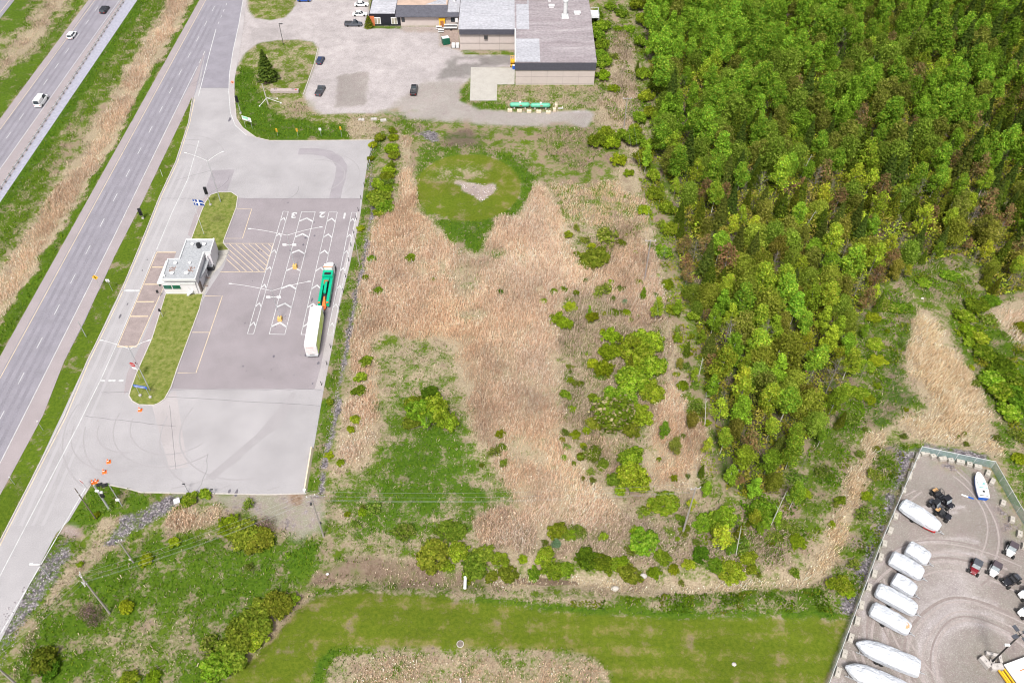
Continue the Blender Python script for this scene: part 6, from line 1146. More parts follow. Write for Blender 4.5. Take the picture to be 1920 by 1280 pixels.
# ---------------------------------------------------------------- poles, lamps, signals
def polebase(name, label, cat, base, topv, group=None):
    p = at(*base); return thing(name, label, cat, (p.x, p.y, 0), 0, group), hgt(base, topv)
def arm_lamp(label, base, top, uL, uR, yl, yr, heads=None, block=None, name='street_lamp'):
    p = at(*base); h = hgt(base, top[1]); t = thing(name, label, 'street lamp', (p.x, p.y, 0)); z0 = .15
    part(t, 'pole', 'steel', lambda m: (m.tube((0, 0, 0), (0, 0, h*.35), .13, .1, n=10), m.tube((0, 0, h*.35), (0, 0, h), .085, .05, n=10)))
    A_, B_ = at(*uL, h), at(*uR, h)
    for e in (A_, B_):
        dx, dy = e.x-p.x, e.y-p.y; part(t, 'arm', 'palesteel', lambda m: m.path([Vector((dx*s, dy*s, h-1.0+1.0*math.sin(s*1.57))) for s in (0, .15, .3, .5, .75, 1)], .035, n=6)); part(t, 'lamp_head', 'palesteel', lambda m: m.box((dx*1.03, dy*1.03, h), (.7 if abs(dx) > abs(dy) else .25, .22, .12), math.atan2(dy, dx) if abs(dy) > abs(dx)*.3 else 0))
    if heads:
        q = at(*base); hm = hgt(base, heads); part(t, 'sign_bracket', 'palesteel', lambda m: m.box((0, 0, hm), (3.0, .1, .1)))
        for s in (-1, 1): part(t, 'lane_sign', 'white', lambda m: m.box((s*1.15, 0, hm), (.9, .25, .45)))
    if block: part(t, 'base_block', 'yellow' if block == 1 else 'concrete', lambda m: m.box((0, 0, .5), (1.0, 1.0, 1.0), top=.85), bevel=.04)
    return t
M['yellowblock'] = pm('faded_yellow_block', (.62, .38, .12), .8, var=.15)
for lb, bs, tp, uL, uR, hd in (('white double-arm lamp on a yellow block nearest the hatched area', (553.7, 502), (537.5, 435), (470, 429), (600, 426), 459), ('white double-arm lamp on a yellow block nearer the box truck', (525.5, 600), (507.5, 539), (434, 532), (577.5, 528), 557)):
    t = arm_lamp(lb, bs, tp, uL, uR, 0, 0, hd, 1)
    for c_ in t.children:
        if c_.name.startswith('base_block'): c_.data.materials[0] = M['yellowblock']
arm_lamp('tall double-arm grey lamp on the upper grass island', (414, 379), (387, 296), (349, 287), (417, 285), 0, 0)
arm_lamp('tall double-arm grey lamp on the lower grass island above the blue sign', (281.6, 732), (240, 648), (192, 638), (279, 638), 0, 0)
def yard_lamp():
    p = at(1859, 1241); h = hgt((1859, 1241), 1189); t = thing('yard_lamp', 'black yard lamp with four square heads rising among concrete blocks', 'lamp', (p.x, p.y, 0))
    part(t, 'pole', 'black', lambda m: m.tube((0, 0, 0), (0, 0, h), .16, .12, n=8)); part(t, 'foot', 'concrete', lambda m: m.tube((0, 0, 0), (0, 0, .4), .4, n=10)); part(t, 'camera_box', 'white', lambda m: m.box((-.5, -.1, h*.66), (.8, .35, .3)))
    for k in range(4):
        a = math.radians(20+90*k); c, s = math.cos(a), math.sin(a); part(t, 'lamp_arm', 'black', lambda m: m.tube((0, 0, h), (c*.6, s*.6, h+.1), .05, n=5)); part(t, 'lamp_head', 'slate', lambda m: m.box((c*1.05, s*1.05, h+.12), (1.0, .62, .12), a))
yard_lamp()
def upole(label, base, topv, r=.17, cross=None, mat='wood', extra=None, top=None):
    t, h = polebase('utility_pole', label, 'utility pole', base, topv)
    tip = Vector((0, 0, h))
    part(t, 'post', mat, lambda m: m.tube((0, 0, -.3), tip, r, r*.65, n=9))
    if cross:
        for z, L, a in cross:
            part(t, 'crossarm', mat, lambda m: m.box((0, 0, h-z), (L, .14, .16), a)); part(t, 'insulators', 'white', lambda m: [m.tube((math.cos(a)*L*f, math.sin(a)*L*f, h-z+.08), (math.cos(a)*L*f, math.sin(a)*L*f, h-z+.38), .07, n=6) for f in (-.45, 0, .45)])
    if extra: extra(t, h)
    return at(*base)+Vector((0, 0, h))
U = {}
U['a'] = upole('wooden utility pole with double crossarm standing in the lower left meadow', (206, 1149), 1082, .19, [(.3, 2.6, 2.2), (.8, 2.6, 2.35)], 'wood', lambda t, h: part(t, 'brace', 'palesteel', lambda m: (m.tube((0, 0, h-2.2), (-.9, .7, h-.6), .04, n=4), m.tube((0, 0, h-2.2), (.9, -.7, h-.6), .04, n=4), m.tube((-.3, -.2, h-2.6), (-.35, -.2, h-1.2), .1, n=6))))
U['b'] = upole('leaning grey utility pole by the sandy track below the truck lot', (607, 1006), 928, .18, [(.4, 1.6, .3)], 'wood', lambda t, h: part(t, 'cutout', 'darksteel', lambda m: (m.box((-.3, -.2, h-2.5), (.3, .3, .4)), m.box((.25, 0, h*.35), (.25, .2, .5)))))
U['c'] = upole('grey utility pole standing in dry reeds above the muddy ditch', (1280, 999), 913, .19, [(.5, 1.8, .2)])
U['d'] = upole("tall grey utility pole at the wood's edge in tan reeds", (1207.6, 530), 450, .19, [(.3, 2.4, 0)])
U['e'] = upole('grey utility pole with crossarm on the strip behind the factory', (1170, 240), 183, .17, [(.4, 2.4, 0)])
U['f'] = upole('thin utility pole beside the stone strip right of the tow truck', (674.5, 498), 440, .11, None)
U['g'] = upole('short grey utility pole in dry grass with white tag near its foot', (251, 1055), 1013, .16, [(.3, 1.0, .4)], 'wood', lambda t, h: part(t, 'tag_plate', 'white', lambda m: m.box((-.1, -.2, 1.6), (.3, .05, .3))))
U['h'] = upole('dark wooden pole leaning over the service road corner', (180, 973), 915, .12, [(1.6, .8, 2.2)], 'brownwood')
U['i'] = upole('grey wooden pole with transformer cut by the lower left corner', (42, 1292), 1232, .2, [(.4, 2.4, 0), (1.3, 2.2, .15)], 'wood', lambda t, h: part(t, 'transformer', 'palesteel', lambda m: (m.tube((-.55, -.45, h-3.6), (-.55, -.45, h-2.2), .42, n=14), m.tube((-.55, -.45, h-2.2), (-.55, -.45, h-2.1), .36, n=14)), smooth=False))
def wire(a, b, sag, off, label):
    A_, B_ = a.copy(), b.copy(); mb = MB(); L = (B_-A_); n = Vector((-L.y, L.x, 0)).normalized()*off
    mb.path([A_+n+L*s+Vector((0, 0, -sag*4*s*(1-s)-.2)) for s in [i/16 for i in range(17)]], .009, n=4); o = obj('power_line', mb, M['steel']); tag(o, label, 'cable', 'power lines between the poles')
far_w = Vector((U['i'].x-40, U['i'].y-45, U['i'].z)); 
for k, off in enumerate((-.9, 0, .9, .3)):
    w_ = ['upper', 'second', 'third', 'lowest'][k]; dz = Vector((0, 0, -1.6 if k == 3 else 0))
    wire(U['a']+dz, U['b']+dz, 1.2, off, f'{w_} cable from the double-crossarm pole to the sandy track pole'); wire(U['b']+dz, U['c']+dz, 1.6, off, f'{w_} cable from the sandy track pole to the ditch pole')
    if k < 3: wire(U['i']+dz, U['a']+dz, .5, off, f'{w_} cable from the transformer pole to the double-crossarm pole')
for k, off in enumerate((-.8, .8)):
    w_ = ['left', 'right'][k]; wire(U['c'], U['d'], 1.6, off, f"{w_} cable from the ditch pole to the pole at the wood's edge"); wire(U['d'], U['e'], 1.4, off, f"{w_} cable from the wood's edge pole to the factory strip pole")
def signal(label, base, topv, n=4, mat='steel'):
    t, h = polebase('traffic_light', label, 'traffic light', base, topv); part(t, 'post', mat, lambda m: m.tube((0, 0, 0), (0, 0, h), .09, .08)); part(t, 'foot', 'concrete', lambda m: m.box((0, 0, .2), (.5, .5, .4)))
    hd = part(t, 'signal_head', 'black', lambda m: m.box((0, -.2, h-.75), (.75, .4, 2.1)), bevel=.03)
    for k in range(n): part(hd if False else t, 'lens_hood', 'black', lambda m: m.tube((0, -.38, h-1.5+k*.5), (0, -.62, h-1.5+k*.5), .19, n=10))
signal('black signal head on a post at the top of the upper grass island', (395, 385), 352)
signal('black signal on a grey post in the grass strip beside the highway', (268.5, 410), 392, 3)
signal('black signal on a post at the curve of the factory lawn', (451.5, 213), 181)
for k, (bs, tv, lb) in enumerate((((305.5, 594), 581, 'small signal post at the edge of the lower island beside the scale'), ((300, 556), 546, 'small black signal at the guardhouse corner above the scale'))):
    t, h = polebase('scale_signal', lb, 'signal', bs, tv); part(t, 'post', 'steel', lambda m: m.tube((0, 0, 0), (0, 0, h), .07)); part(t, 'signal_head', 'black', lambda m: m.box((-.1, -.1, h), (.4, .3, .7)))
def spole(label, base, topv, name='post', r=.08, extra=None, cat='post', mat='steel'):
    t, h = polebase(name, label, cat, base, topv); part(t, 'pole', mat, lambda m: m.tube((0, 0, 0), (0, 0, h), r, r*.8, n=8))
    if extra: extra(t, h)
    return t, h
spole('thick steel pole with equipment box in the triangular verge by the cones', (205, 954), 909, 'signal_pole', .2, lambda t, h: (part(t, 'base_flange', 'steel', lambda m: m.tube((0, 0, 0), (0, 0, .5), .38, .3, n=10)), part(t, 'camera', 'white', lambda m: (m.box((.1, -.2, h*.8), (.7, .3, .3)), m.box((.6, -.1, h*.72), (.5, .3, .4)))), part(t, 'equipment_box', 'black', lambda m: m.box((.55, -.25, h*.62), (.6, .4, 1.0)))), 'pole')
spole('thin steel pole with small white box in the triangular verge', (229, 948), 909, 'signal_pole', .1, lambda t, h: part(t, 'box', 'white', lambda m: m.box((0, -.15, h*.33), (.7, .3, .45))), 'pole')
spole('pale steel post leaning in the grass strip level with the guardhouse lawn', (161.6, 631), 603, 'steel_post', .1, None, 'post')
spole('thin white post in the upper grass strip beside the highway', (305, 331), 318, 'steel_post', .05, None, 'post', 'white')
spole('thin post on the kerb side of the grass strip level with the lower lot', (81, 806), 788, 'steel_post', .05, lambda t, h: part(t, 'small_sign', 'white', lambda m: m.box((0, 0, h-.2), (.3, .05, .4))), 'post')
spole('thin post in the lower grass strip near the cones', (28, 908), 893, 'steel_post', .05, lambda t, h: part(t, 'small_sign', 'palesteel', lambda m: m.box((0, 0, h-.2), (.35, .05, .3))), 'post')
spole('galvanised post among the bluish stones beside the service road', (92, 1080), 1058, 'steel_post', .1, lambda t, h: part(t, 'arm', 'white', lambda m: (m.box((-.8, 0, h), (1.8, .15, .15)), m.box((-1.4, .1, h), (.5, .3, .2)))), 'lamp post')
for (bs, tv, lb) in (((353, 922), 907, 'short lamp post at the bottom kerb of the truck lot nearer the middle'), ((402, 926), 917, 'short lamp post at the bottom kerb of the truck lot farther from the road')): spole(lb, bs, tv, 'short_post', .06, lambda t, h: part(t, 'head', 'darksteel', lambda m: m.box((-.1, 0, h), (.45, .2, .2))))
def dlamp(t, h): part(t, 'lamp_head', 'black', lambda m: m.box((.5, 0, h), (1.2, .3, .15)))
spole('dark lamp post on the rounded lawn by the factory drive', (531.5, 84), 45, 'lamp_post', .1, dlamp, 'lamp post', 'black')
# flag
fp, h = spole('tall grey flagpole on the upper island flying a blue and white flag', (383, 440), 373, 'flagpole', .06, None, 'flagpole', 'palesteel')
fl = MB(); n = 12; W_, H_ = 2.6, 1.7
def fw(s, z): return (s*W_, -.25*math.sin(s*7)*s-.1*s, h-.15-z*H_-.35*s*s+.1*math.sin(s*6+z*2))
def fband(m, s0, s1, z0, z1, off=0):
    for i in range(6):
        a, b = s0+(s1-s0)*i/6, s0+(s1-s0)*(i+1)/6
        for sg in (1, -1): m.face([Vector(fw(a, z1))+Vector((0, sg*off, 0)), Vector(fw(b, z1))+Vector((0, sg*off, 0)), Vector(fw(b, z0))+Vector((0, sg*off, 0)), Vector(fw(a, z0))+Vector((0, sg*off, 0))])
fo = obj('flag', MB(), M['blue'], fp); m_ = MB(); fband(m_, 0, 1, 0, 1); fo.data = m_.mesh('flag', M['blue'])
m_ = MB(); fband(m_, 0, 1, .4, .6, .012); fband(m_, .42, .56, 0, 1, .014)
for s, z in ((.2, .18), (.78, .18), (.2, .8), (.78, .8)): fband(m_, s-.03, s+.03, z-.13, z+.13, .013); fband(m_, s-.08, s+.08, z-.02, z+.04, .015)
obj('flag_cross', m_, M['white'], fo)
# signs
def sign(label, base, topv, w_, h_, mat, shape='rect', rz=0, posts=1, name='sign', deco=None, pm_='steel', thick=.05):
    t, h = polebase(name, label, 'sign', base, topv); t.rotation_euler[2] = rz
    zc = h-h_/2
    if shape == 'rect': pts = [(-w_/2, -h_/2), (w_/2, -h_/2), (w_/2, h_/2), (-w_/2, h_/2)]
    elif shape == 'dia': pts = [(0, -h_/2), (w_/2, 0), (0, h_/2), (-w_/2, 0)]
    else: pts = [(w_/2*math.cos(math.radians(22.5+45*k)), w_/2*math.sin(math.radians(22.5+45*k))) for k in range(8)]
    part(t, 'plate', mat, lambda m: m.rings([[(x, y, zc+z) for x, z in pts] for y in (-.1, -.1+thick)]))
    for k in range(posts): x = 0 if posts == 1 else (-w_*.38 if k == 0 else w_*.38); part(t, 'post', pm_, lambda m: m.tube((x, 0, 0), (x, 0, h if shape != 'dia' else h-.3), .045, n=6))
    if deco: deco(t, zc)
    return t
sign('yellow diamond sign with black curved arrow on the grass strip edge', (189, 541), 515, 1.5, 1.5, 'yellow', 'dia', 0, deco=lambda t, z: part(t, 'arrow_mark', 'black', lambda m: (m.box((-.1, -.13, z+.15), (.14, .03, .5), 0), m.box((.08, -.13, z-.12), (.14, .03, .4), 0), m.box((-.02, -.13, z+.02), (.3, .03, .12), 0), m.box((-.12, -.13, z+.4), (.34, .03, .1)))))
sign('small white plate sign beside the yellow diamond sign', (211, 545), 523, .9, .8, 'white', 'rect', 0, deco=lambda t, z: part(t, 'lettering', 'black', lambda m: [m.box((-.2+.2*k, -.13, z+.05-.1*(k % 2)), (.1, .02, .14)) for k in range(3)]))
t = sign('red octagonal stop sign with white plate at the lower island lamp', (263, 712), 679, 1.3, 1.3, 'red', 'oct', -.3, deco=lambda t, z: (part(t, 'lower_plate', 'white', lambda m: m.box((.15, -.1, z-1.1), (1.1, .05, .6))), text('lettering', 'ARRÊT', .36, M['white'], (0, -.125, z), (math.pi/2, 0, 0), t, .012)))
sign('blue rectangular sign on two posts at the lower end of the island', (273, 744), 722, 3.0, .8, 'blue', 'rect', -.2, 2, deco=lambda t, z: (part(t, 'lettering', 'white', lambda m: [m.box((-1.2+.26*k, -.13, z+.12), (.16, .02, .16)) for k in range(10)]+[m.box((-1.0+.26*k, -.13, z-.18), (.14, .02, .12)) for k in range(8)]), [part(t, 'footing', 'concrete', lambda m: m.tube((s*1.14, 0, 0), (s*1.14, 0, .45), .3, n=10)) for s in (-1, 1)]))
sign('small dark red sign seen from behind beside the stop sign', (268, 705), 678, .8, .7, pm('dark_red_back', (.12, .01, .02), .5), 'dia', -.3)
sign('white and pale green sign on two posts at the drive corner', (467, 240), 219, 3.2, 1.3, 'white', 'rect', -.45, 2, deco=lambda t, z: (part(t, 'green_panel', pm('pale_green_panel', (.25, .6, .4), .5), lambda m: m.box((-.3, -.13, z+.25), (1.9, .02, .6))), part(t, 'lettering', 'darkblue', lambda m: [m.box((.1+.2*k, -.13, z-.35), (.12, .02, .22)) for k in range(6)])))
sign('small orange sign with black marks at the road edge above the lawn curve', (439.5, 168), 151, 1.1, 1.1, pm('pale_orange', (.8, .3, .18), .5), 'dia', .1, deco=lambda t, z: part(t, 'mark', 'black', lambda m: (m.box((-.15, -.13, z+.1), (.12, .02, .3)), m.box((.15, -.13, z), (.12, .02, .35)), m.box((0, -.13, z-.1), (.3, .02, .1)))))
for k, (u, v) in enumerate(((521, 255), (559, 256), (641, 257))):
    sign(['yellow and black hazard marker leftmost on the lawn edge above the truck lot', 'yellow and black hazard marker second on the lawn edge above the truck lot', 'yellow and black hazard marker near the dry tuft at the lot corner'][k], (u, v), [241, 240.5, 237][k], .5, 1.1, 'yellow', 'rect', 0, name='hazard_marker', deco=lambda t, z: part(t, 'stripes', 'black', lambda m: [m.box((0, -.13, z-.35+.35*j), (.48, .02, .12)) for j in range(3)])).__setitem__('group', 'hazard markers along the lawn edge')
sign('small white round-marked plate between the hazard markers', (602.5, 256), 240, .7, .8, 'white', 'rect', 0, deco=lambda t, z: part(t, 'mark', 'black', lambda m: m.box((0, -.13, z+.05), (.2, .02, .2))))
sign('red and white striped marker at the verge corner by the service road', (164, 917), 900, 1.1, .8, 'white', 'rect', -.6, name='striped_marker', deco=lambda t, z: part(t, 'stripes', 'red', lambda m: [m.box((-.35+.35*j, -.13, z), (.15, .02, .75)) for j in range(3)]))
def cone(t): part(t, 'cone', 'orange', lambda m: (m.tube((0, 0, .03), (0, 0, 1.0), .34, .07, n=12))); part(t, 'base', 'orange', lambda m: m.box((0, 0, .04), (.8, .8, .07))); part(t, 'band', 'white', lambda m: m.tube((0, 0, .5), (0, 0, .68), .215, .165, n=12))
c0_ = None
for u, v, lb in ((263, 769, 'orange cone just below the lower tip of the grass island'), (204, 866, 'orange cone standing highest of the pair on the open pavement'), (196, 885, 'orange cone on open pavement just above the verge cones'), (174.6, 905, 'orange cone left of two at the verge corner'), (181, 903, 'orange cone right of two at the verge corner')):
    if c0_ is None: c0_ = simple('traffic_cone', lb, 'cone', u, v, cone, 'traffic cones')
    else: dup(c0_, (*at(u, v)[:2], 0), .3, lb)
for k, (u, v) in enumerate(((187, 909), (197, 910))): simple('rubber_base', ['dark rubber weight beside the verge cones', 'dark rubber weight nearer the steel poles'][k], 'weight', u, v, lambda t: (part(t, 'slab', 'black', lambda m: m.box((0, 0, .15), (1.1, .6, .3)), bevel=.04), part(t, 'stub', 'darksteel', lambda m: m.tube((0, 0, .3), (0, 0, .6), .15, n=8))), rz=.4)
# leaning white frame and beam on the lawn
p = at(503, 196); hA = hgt((503, 196), 157); t = thing('mast_frame', 'white braced mast standing on the lawn beside the pinkish beam', 'mast', (p.x, p.y, 0))
part(t, 'mast', 'concrete', lambda m: m.tube((0, 0, 0), (-.4, 0, hA), .2, .1, n=8))
for u, v in ((487, 200), (527, 194), (520, 186)):
    q = at(u, v); part(t, 'brace', 'white', lambda m: (m.tube((0, 0, hA*.32), (q.x-p.x, q.y-p.y, .2), .07, n=5), m.box((q.x-p.x, q.y-p.y, .15), (.35, .35, .3))))
q = at(518, 176); part(t, 'cable_stay', 'white', lambda m: m.tube((-.3, 0, hA*.85), (q.x-p.x, q.y-p.y, .1), .04, n=4))
simple('beam', 'long pinkish grey concrete beam lying on the rounded lawn', 'beam', 534.5, 173, lambda t: (part(t, 'body', pm('pinkish_concrete', (.36, .3, .29), .9, var=.15), lambda m: m.box((0, 0, .45), (8.4, 1.3, .9)), bevel=.08), part(t, 'fittings', 'darksteel', lambda m: [m.box((x, .1, .95), (.3, .3, .12)) for x in (-3.0, -2.5, 2.3, 2.8)]), part(t, 'end_plate', 'red', lambda m: m.box((3.4, 0, .92), (.5, .5, .05)))))
# ---------------------------------------------------------------- rails and fences
g0, g1 = at(243, -12), at(-45, 428); t = thing('guard_rail', 'long steel guard rail on posts beside the left carriageway', 'guard rail', (g0.x, g0.y, 0), math.atan2(g1.y-g0.y, g1.x-g0.x)); LG = (g1-g0).length
part(t, 'rail', 'palesteel', lambda m: (m.box((LG/2, .12, .62), (LG, .06, .16)), m.box((LG/2, .12, .82), (LG, .05, .1))))
npst = 44
for k in range(npst): part(t, 'post', 'brownwood', lambda m: m.box((LG*(k+.5)/npst, -.02, .45), (.28, .3, .95)))
b0, b1 = at(585, 842), at(572, 921); t = thing('barrier', 'long pale concrete barrier at the lower right edge of the truck lot', 'barrier', (b0.x, b0.y, 0), math.atan2(b1.y-b0.y, b1.x-b0.x)); LG = (b1-b0).length
part(t, 'body', 'paleblock', lambda m: m.rings([[(x, -.35, 0), (x, .35, 0), (x, .12, .85), (x, -.12, .85)] for x in (0, LG)])); part(t, 'end_cap', 'white', lambda m: m.box((LG, 0, .4), (.3, .5, .8)))
b0, b1 = at(700, 266), at(689, 322); t = thing('guard_rail', 'short dark guard rail at the upper right edge of the truck lot', 'guard rail', (b0.x, b0.y, 0), math.atan2(b1.y-b0.y, b1.x-b0.x)); LG = (b1-b0).length
part(t, 'rail', 'darksteel', lambda m: m.box((LG/2, 0, .65), (LG, .08, .3)))
for k in range(8): part(t, 'post', 'palesteel', lambda m: m.box((LG*(k+.5)/8, .1, .4), (.15, .15, .8)))
nm_ = ['topmost', 'second', 'third', 'fourth', 'fifth', 'sixth', 'seventh', 'eighth', 'ninth', 'tenth', 'eleventh', 'twelfth', 'thirteenth', 'last']
for k, (u, v) in enumerate(((683, 350), (677, 374), (672, 396), (668, 412), (663, 438), (658, 462), (654, 490), (648, 520), (644, 548), (637, 580), (635, 605), (620, 652), (613, 684), (603, 722))):
    t = simple('marker_post', f'thin dark marker post, {nm_[k]} down the right edge of the truck lot', 'post', u, v, lambda t: (part(t, 'stake', 'darksteel', lambda m: m.box((0, 0, .55), (.12, .12, 1.1))), part(t, 'cap', 'black', lambda m: m.box((0, 0, 1.15), (.16, .16, .12)))), 'marker posts along the lot edge')
M['mesh'] = bpy.data.materials.new('chain_link'); _t, _N, _L = nodes(M['mesh']); _b = _N['Principled BSDF']; _b.inputs['Base Color'].default_value = (.30, .42, .42, 1); _b.inputs['Roughness'].default_value = .5; _b.inputs['Metallic'].default_value = .3
_tr = _N.new('ShaderNodeBsdfTransparent'); _mx = _N.new('ShaderNodeMixShader'); _tc = _N.new('ShaderNodeTexCoord'); _mp = _N.new('ShaderNodeMapping'); _L.new(_tc.outputs['UV'], _mp.inputs[0])
_ws = []
for rot in (.785, -.785):
    mp = _N.new('ShaderNodeMapping'); mp.inputs['Rotation'].default_value = (0, rot, 0); wv = _N.new('ShaderNodeTexWave'); wv.inputs['Scale'].default_value = 3.2; _L.new(_tc.outputs['Object'], mp.inputs[0]); _L.new(mp.outputs[0], wv.inputs['Vector']); g_ = _N.new('ShaderNodeMath'); g_.operation = 'GREATER_THAN'; g_.inputs[1].default_value = .72; _L.new(wv.outputs[1], g_.inputs[0]); _ws.append(g_)
_mxm = _N.new('ShaderNodeMath'); _mxm.operation = 'MAXIMUM'; _L.new(_ws[0].outputs[0], _mxm.inputs[0]); _L.new(_ws[1].outputs[0], _mxm.inputs[1]); _L.new(_mxm.outputs[0], _mx.inputs[0]); _L.new(_tr.outputs[0], _mx.inputs[1]); _L.new(_b.outputs[0], _mx.inputs[2]); _L.new(_mx.outputs[0], _N['Material Output'].inputs[0])
def fence(label, pa, pb, hh=2.2, step=3.0):
    A_, B_ = at(*pa), at(*pb); L_ = (B_-A_).length; t = thing('chain_link_fence', label, 'fence', (A_.x, A_.y, 0), math.atan2(B_.y-A_.y, B_.x-A_.x), 'runs of the yard fence')
    part(t, 'mesh_panel', 'mesh', lambda m: m.face([(0, 0, .05), (L_, 0, .05), (L_, 0, hh), (0, 0, hh)])); part(t, 'top_rail', 'palesteel', lambda m: m.tube((0, 0, hh), (L_, 0, hh), .045, n=6)); k = int(L_/step)
    for i in range(k+1): part(t, 'post', 'palesteel', lambda m: m.tube((L_*i/max(k, 1), .03, 0), (L_*i/max(k, 1), .03, hh+.1), .05, n=6))
fence('chain-link fence run along the boat side of the gravel yard, upper half', (1722, 849), (1646, 1026)); fence('chain-link fence run along the boat side of the gravel yard, lower half', (1646, 1026), (1548, 1290))
fence('chain-link fence run across the top of the gravel yard', (1722, 849), (1858, 877)); fence('chain-link fence run beside the upturned hull', (1858, 877), (1905, 960)); fence('chain-link fence run at the right edge of the gravel yard', (1905, 960), (1960, 1050))
bi = 0
BL = [((1733, 852), 1.7, .2), ((1748, 857), 1.0, .2), ((1766, 862), 1.5, .1), ((1781, 865), 1.0, 0), ((1799, 868), 1.5, -.2), ((1816, 872), 1.0, -.2), ((1832, 877), 1.4, -.3), ((1851, 889), 1.3, .9), ((1859, 905), 1.4, .9), ((1879, 945), 1.2, 1.1), ((1896, 976), 1.2, 1.1), ((1910, 1003), 1.3, 1.1), ((1919, 1026), 1.2, 1.1),
      ((1719, 858), 1.4, 1.1), ((1711, 875), 1.2, 1.1), ((1704, 894), 1.8, 1.1), ((1693, 921), 1.2, 1.15), ((1678, 970), 1.3, 1.1), ((1668, 997), 1.5, 1.1), ((1657, 1021), 1.3, 1.15), ((1650, 1047), 1.5, 1.1), ((1638, 1078), 1.5, 1.15), ((1628, 1103), 1.4, 1.1), ((1614, 1136), 1.6, 1.15), ((1606, 1166), 1.5, 1.15), ((1594, 1198), 1.6, 1.15), ((1582, 1228), 1.5, 1.15), ((1570, 1262), 1.7, 1.15)]
def chain(px):
    for k, q in enumerate(BL):
        pass
nb_ = [q for q in BL]
for k, (q, s, a) in enumerate(BL):
    if k < 7: lb = f"rough concrete block {nm_[k] if k else 'first'} along the top fence from the yard corner"
    elif k < 13: lb = f"rough concrete block along the right-hand fence, {['nearest the top bend', 'second from the top bend', 'third from the top bend', 'fourth from the top bend', 'fifth from the top bend', 'sixth from the top bend'][k-7]}"
    else: j = k-13; lb = f"concrete block beside the boat-side fence, {(nm_[:13]+['fourteenth', 'fifteenth'])[j] if j else 'first'} down from the yard corner"
    simple('concrete_block', lb, 'block', *q, lambda t: blk(t, (s, .8, .75)), 'blocks lining the yard fence', rz=a+R.uniform(-.08, .08))
for k, (u, v, d_, a, lb) in enumerate(((1845, 1243, (1.9, 1.0, .9), -1.1, 'left of the black lamp'), (1866, 1252, (2.0, 1.0, .9), .05, 'below the black lamp'), (1858, 1228, (1.9, .5, .7), -.25, 'above the black lamp'), (1873, 1236, (1.5, .5, .7), 1.4, 'right of the black lamp'))): simple('concrete_block', 'concrete block guarding the yard lamp, '+lb, 'block', u, v, lambda t: blk(t, d_, 'concrete'), 'blocks round the yard lamp', rz=a)

# ---------------------------------------------------------------- boats under shrink wrap, on trailers
def trailer(label, c, ang, L, W, axles, front):
    t = thing('boat_trailer', label, 'trailer', (c.x, c.y, .02), ang, 'boat trailers'); 
    part(t, 'frame', 'steel', lambda m: [m.box((0, s*W*.33, .45), (L*.9, .1, .12)) for s in (-1, 1)]+[m.box((x*L, 0, .45), (.1, W*.7, .1)) for x in (-.4, 0, .4)]); part(t, 'tongue', 'steel', lambda m: (m.tube((L*.45, W*.33, .45), (front, 0, .42), .06, n=5), m.tube((L*.45, -W*.33, .45), (front, 0, .42), .06, n=5), m.box((front+.3, 0, .45), (.7, .12, .12)), m.tube((front, .12, 0), (front, .12, .8), .05, n=6)))
    for k in range(axles):
        for s in (-1, 1): x = -.08*L+(k-(axles-1)/2)*.8; part(t, 'wheel', 'tyre', lambda m: m.wheel((x, s*W*.47, .33), .33, .22)); part(t, 'fender', 'darksteel', lambda m: m.box((x, s*W*.47, .7), (.8, .26, .05)))
def wrapped(label, r, f, W, prof, axles=1, tl='', zc=1.3, mark=None, extra=None):
    a, b = at(*r, zc), at(*f, zc); L = (b-a).length; ang = math.atan2(b.y-a.y, b.x-a.x); c = (a+b)/2
    t = thing('covered_boat', label, 'boat', (c.x, c.y, .02), ang, 'boats under white wrap'); rs = []; prof = [tuple(np.interp(q, [a_[0] for a_ in prof], [a_[i_] for a_ in prof]) for i_ in range(5)) for q in sorted({round(a_[0], 3) for a_ in prof} | {.12, .22, .45, .52, .7, .78, .9})]
    for s, w_, zb, zs, zr_ in prof:     # along, half-width share, bottom, shoulder, ridge
        x = (s-.5)*L; w_ = w_*W/2; j = lambda: R.uniform(-.09, .09); w_ *= 1.07; zs += .15; zr_ += .25+.12*math.sin(s*19)
        rs.append([(x, -w_*.75, zb), (x, w_*.75, zb), (x, w_, zb+.35), (x, w_, zs+j()), (x, w_*.72, zs+(zr_-zs)*.6+j()), (x, w_*.25, zr_+j()), (x, -w_*.25, zr_+j()), (x, -w_*.72, zs+(zr_-zs)*.6+j()), (x, -w_, zs+j()), (x, -w_, zb+.35)])
    o = part(t, 'wrap_cover', 'wrap', lambda m: m.rings(rs), smooth=False, bevel=.06)
    part(t, 'strap', 'palesteel', lambda m: [m.tube(((s-.5)*L, -W*.45, .62), ((s-.5)*L, W*.45, .62), .03, n=4) for s in (.25, .7)])
    if mark: part(t, 'dark_lettering', 'black', lambda m: [m.box(((.42+.018*k-.5)*L, -W/2-.005, 1.5), (.1, .03, .13)) for k in range(11)])
    if extra: extra(t, L)
    trailer(tl, c, ang, L, W, axles, L/2+.5); return t
PB = [(0, .72, .7, 1.4, 1.7), (.05, .95, .6, 1.6, 2.0), (.3, 1, .55, 1.75, 2.15), (.62, 1, .55, 1.75, 2.1), (.85, .95, .6, 1.6, 1.95), (.96, .8, .7, 1.5, 1.75), (1, .62, .8, 1.35, 1.5)]
PS = [(0, .55, .8, 1.3, 1.5), (.04, .85, .65, 1.5, 1.75), (.2, .98, .55, 1.6, 2.1), (.38, 1, .5, 1.65, 2.45), (.55, 1, .5, 1.65, 2.3), (.75, .93, .55, 1.6, 1.9), (.92, .75, .65, 1.5, 1.7), (1, .5, .85, 1.3, 1.4)]
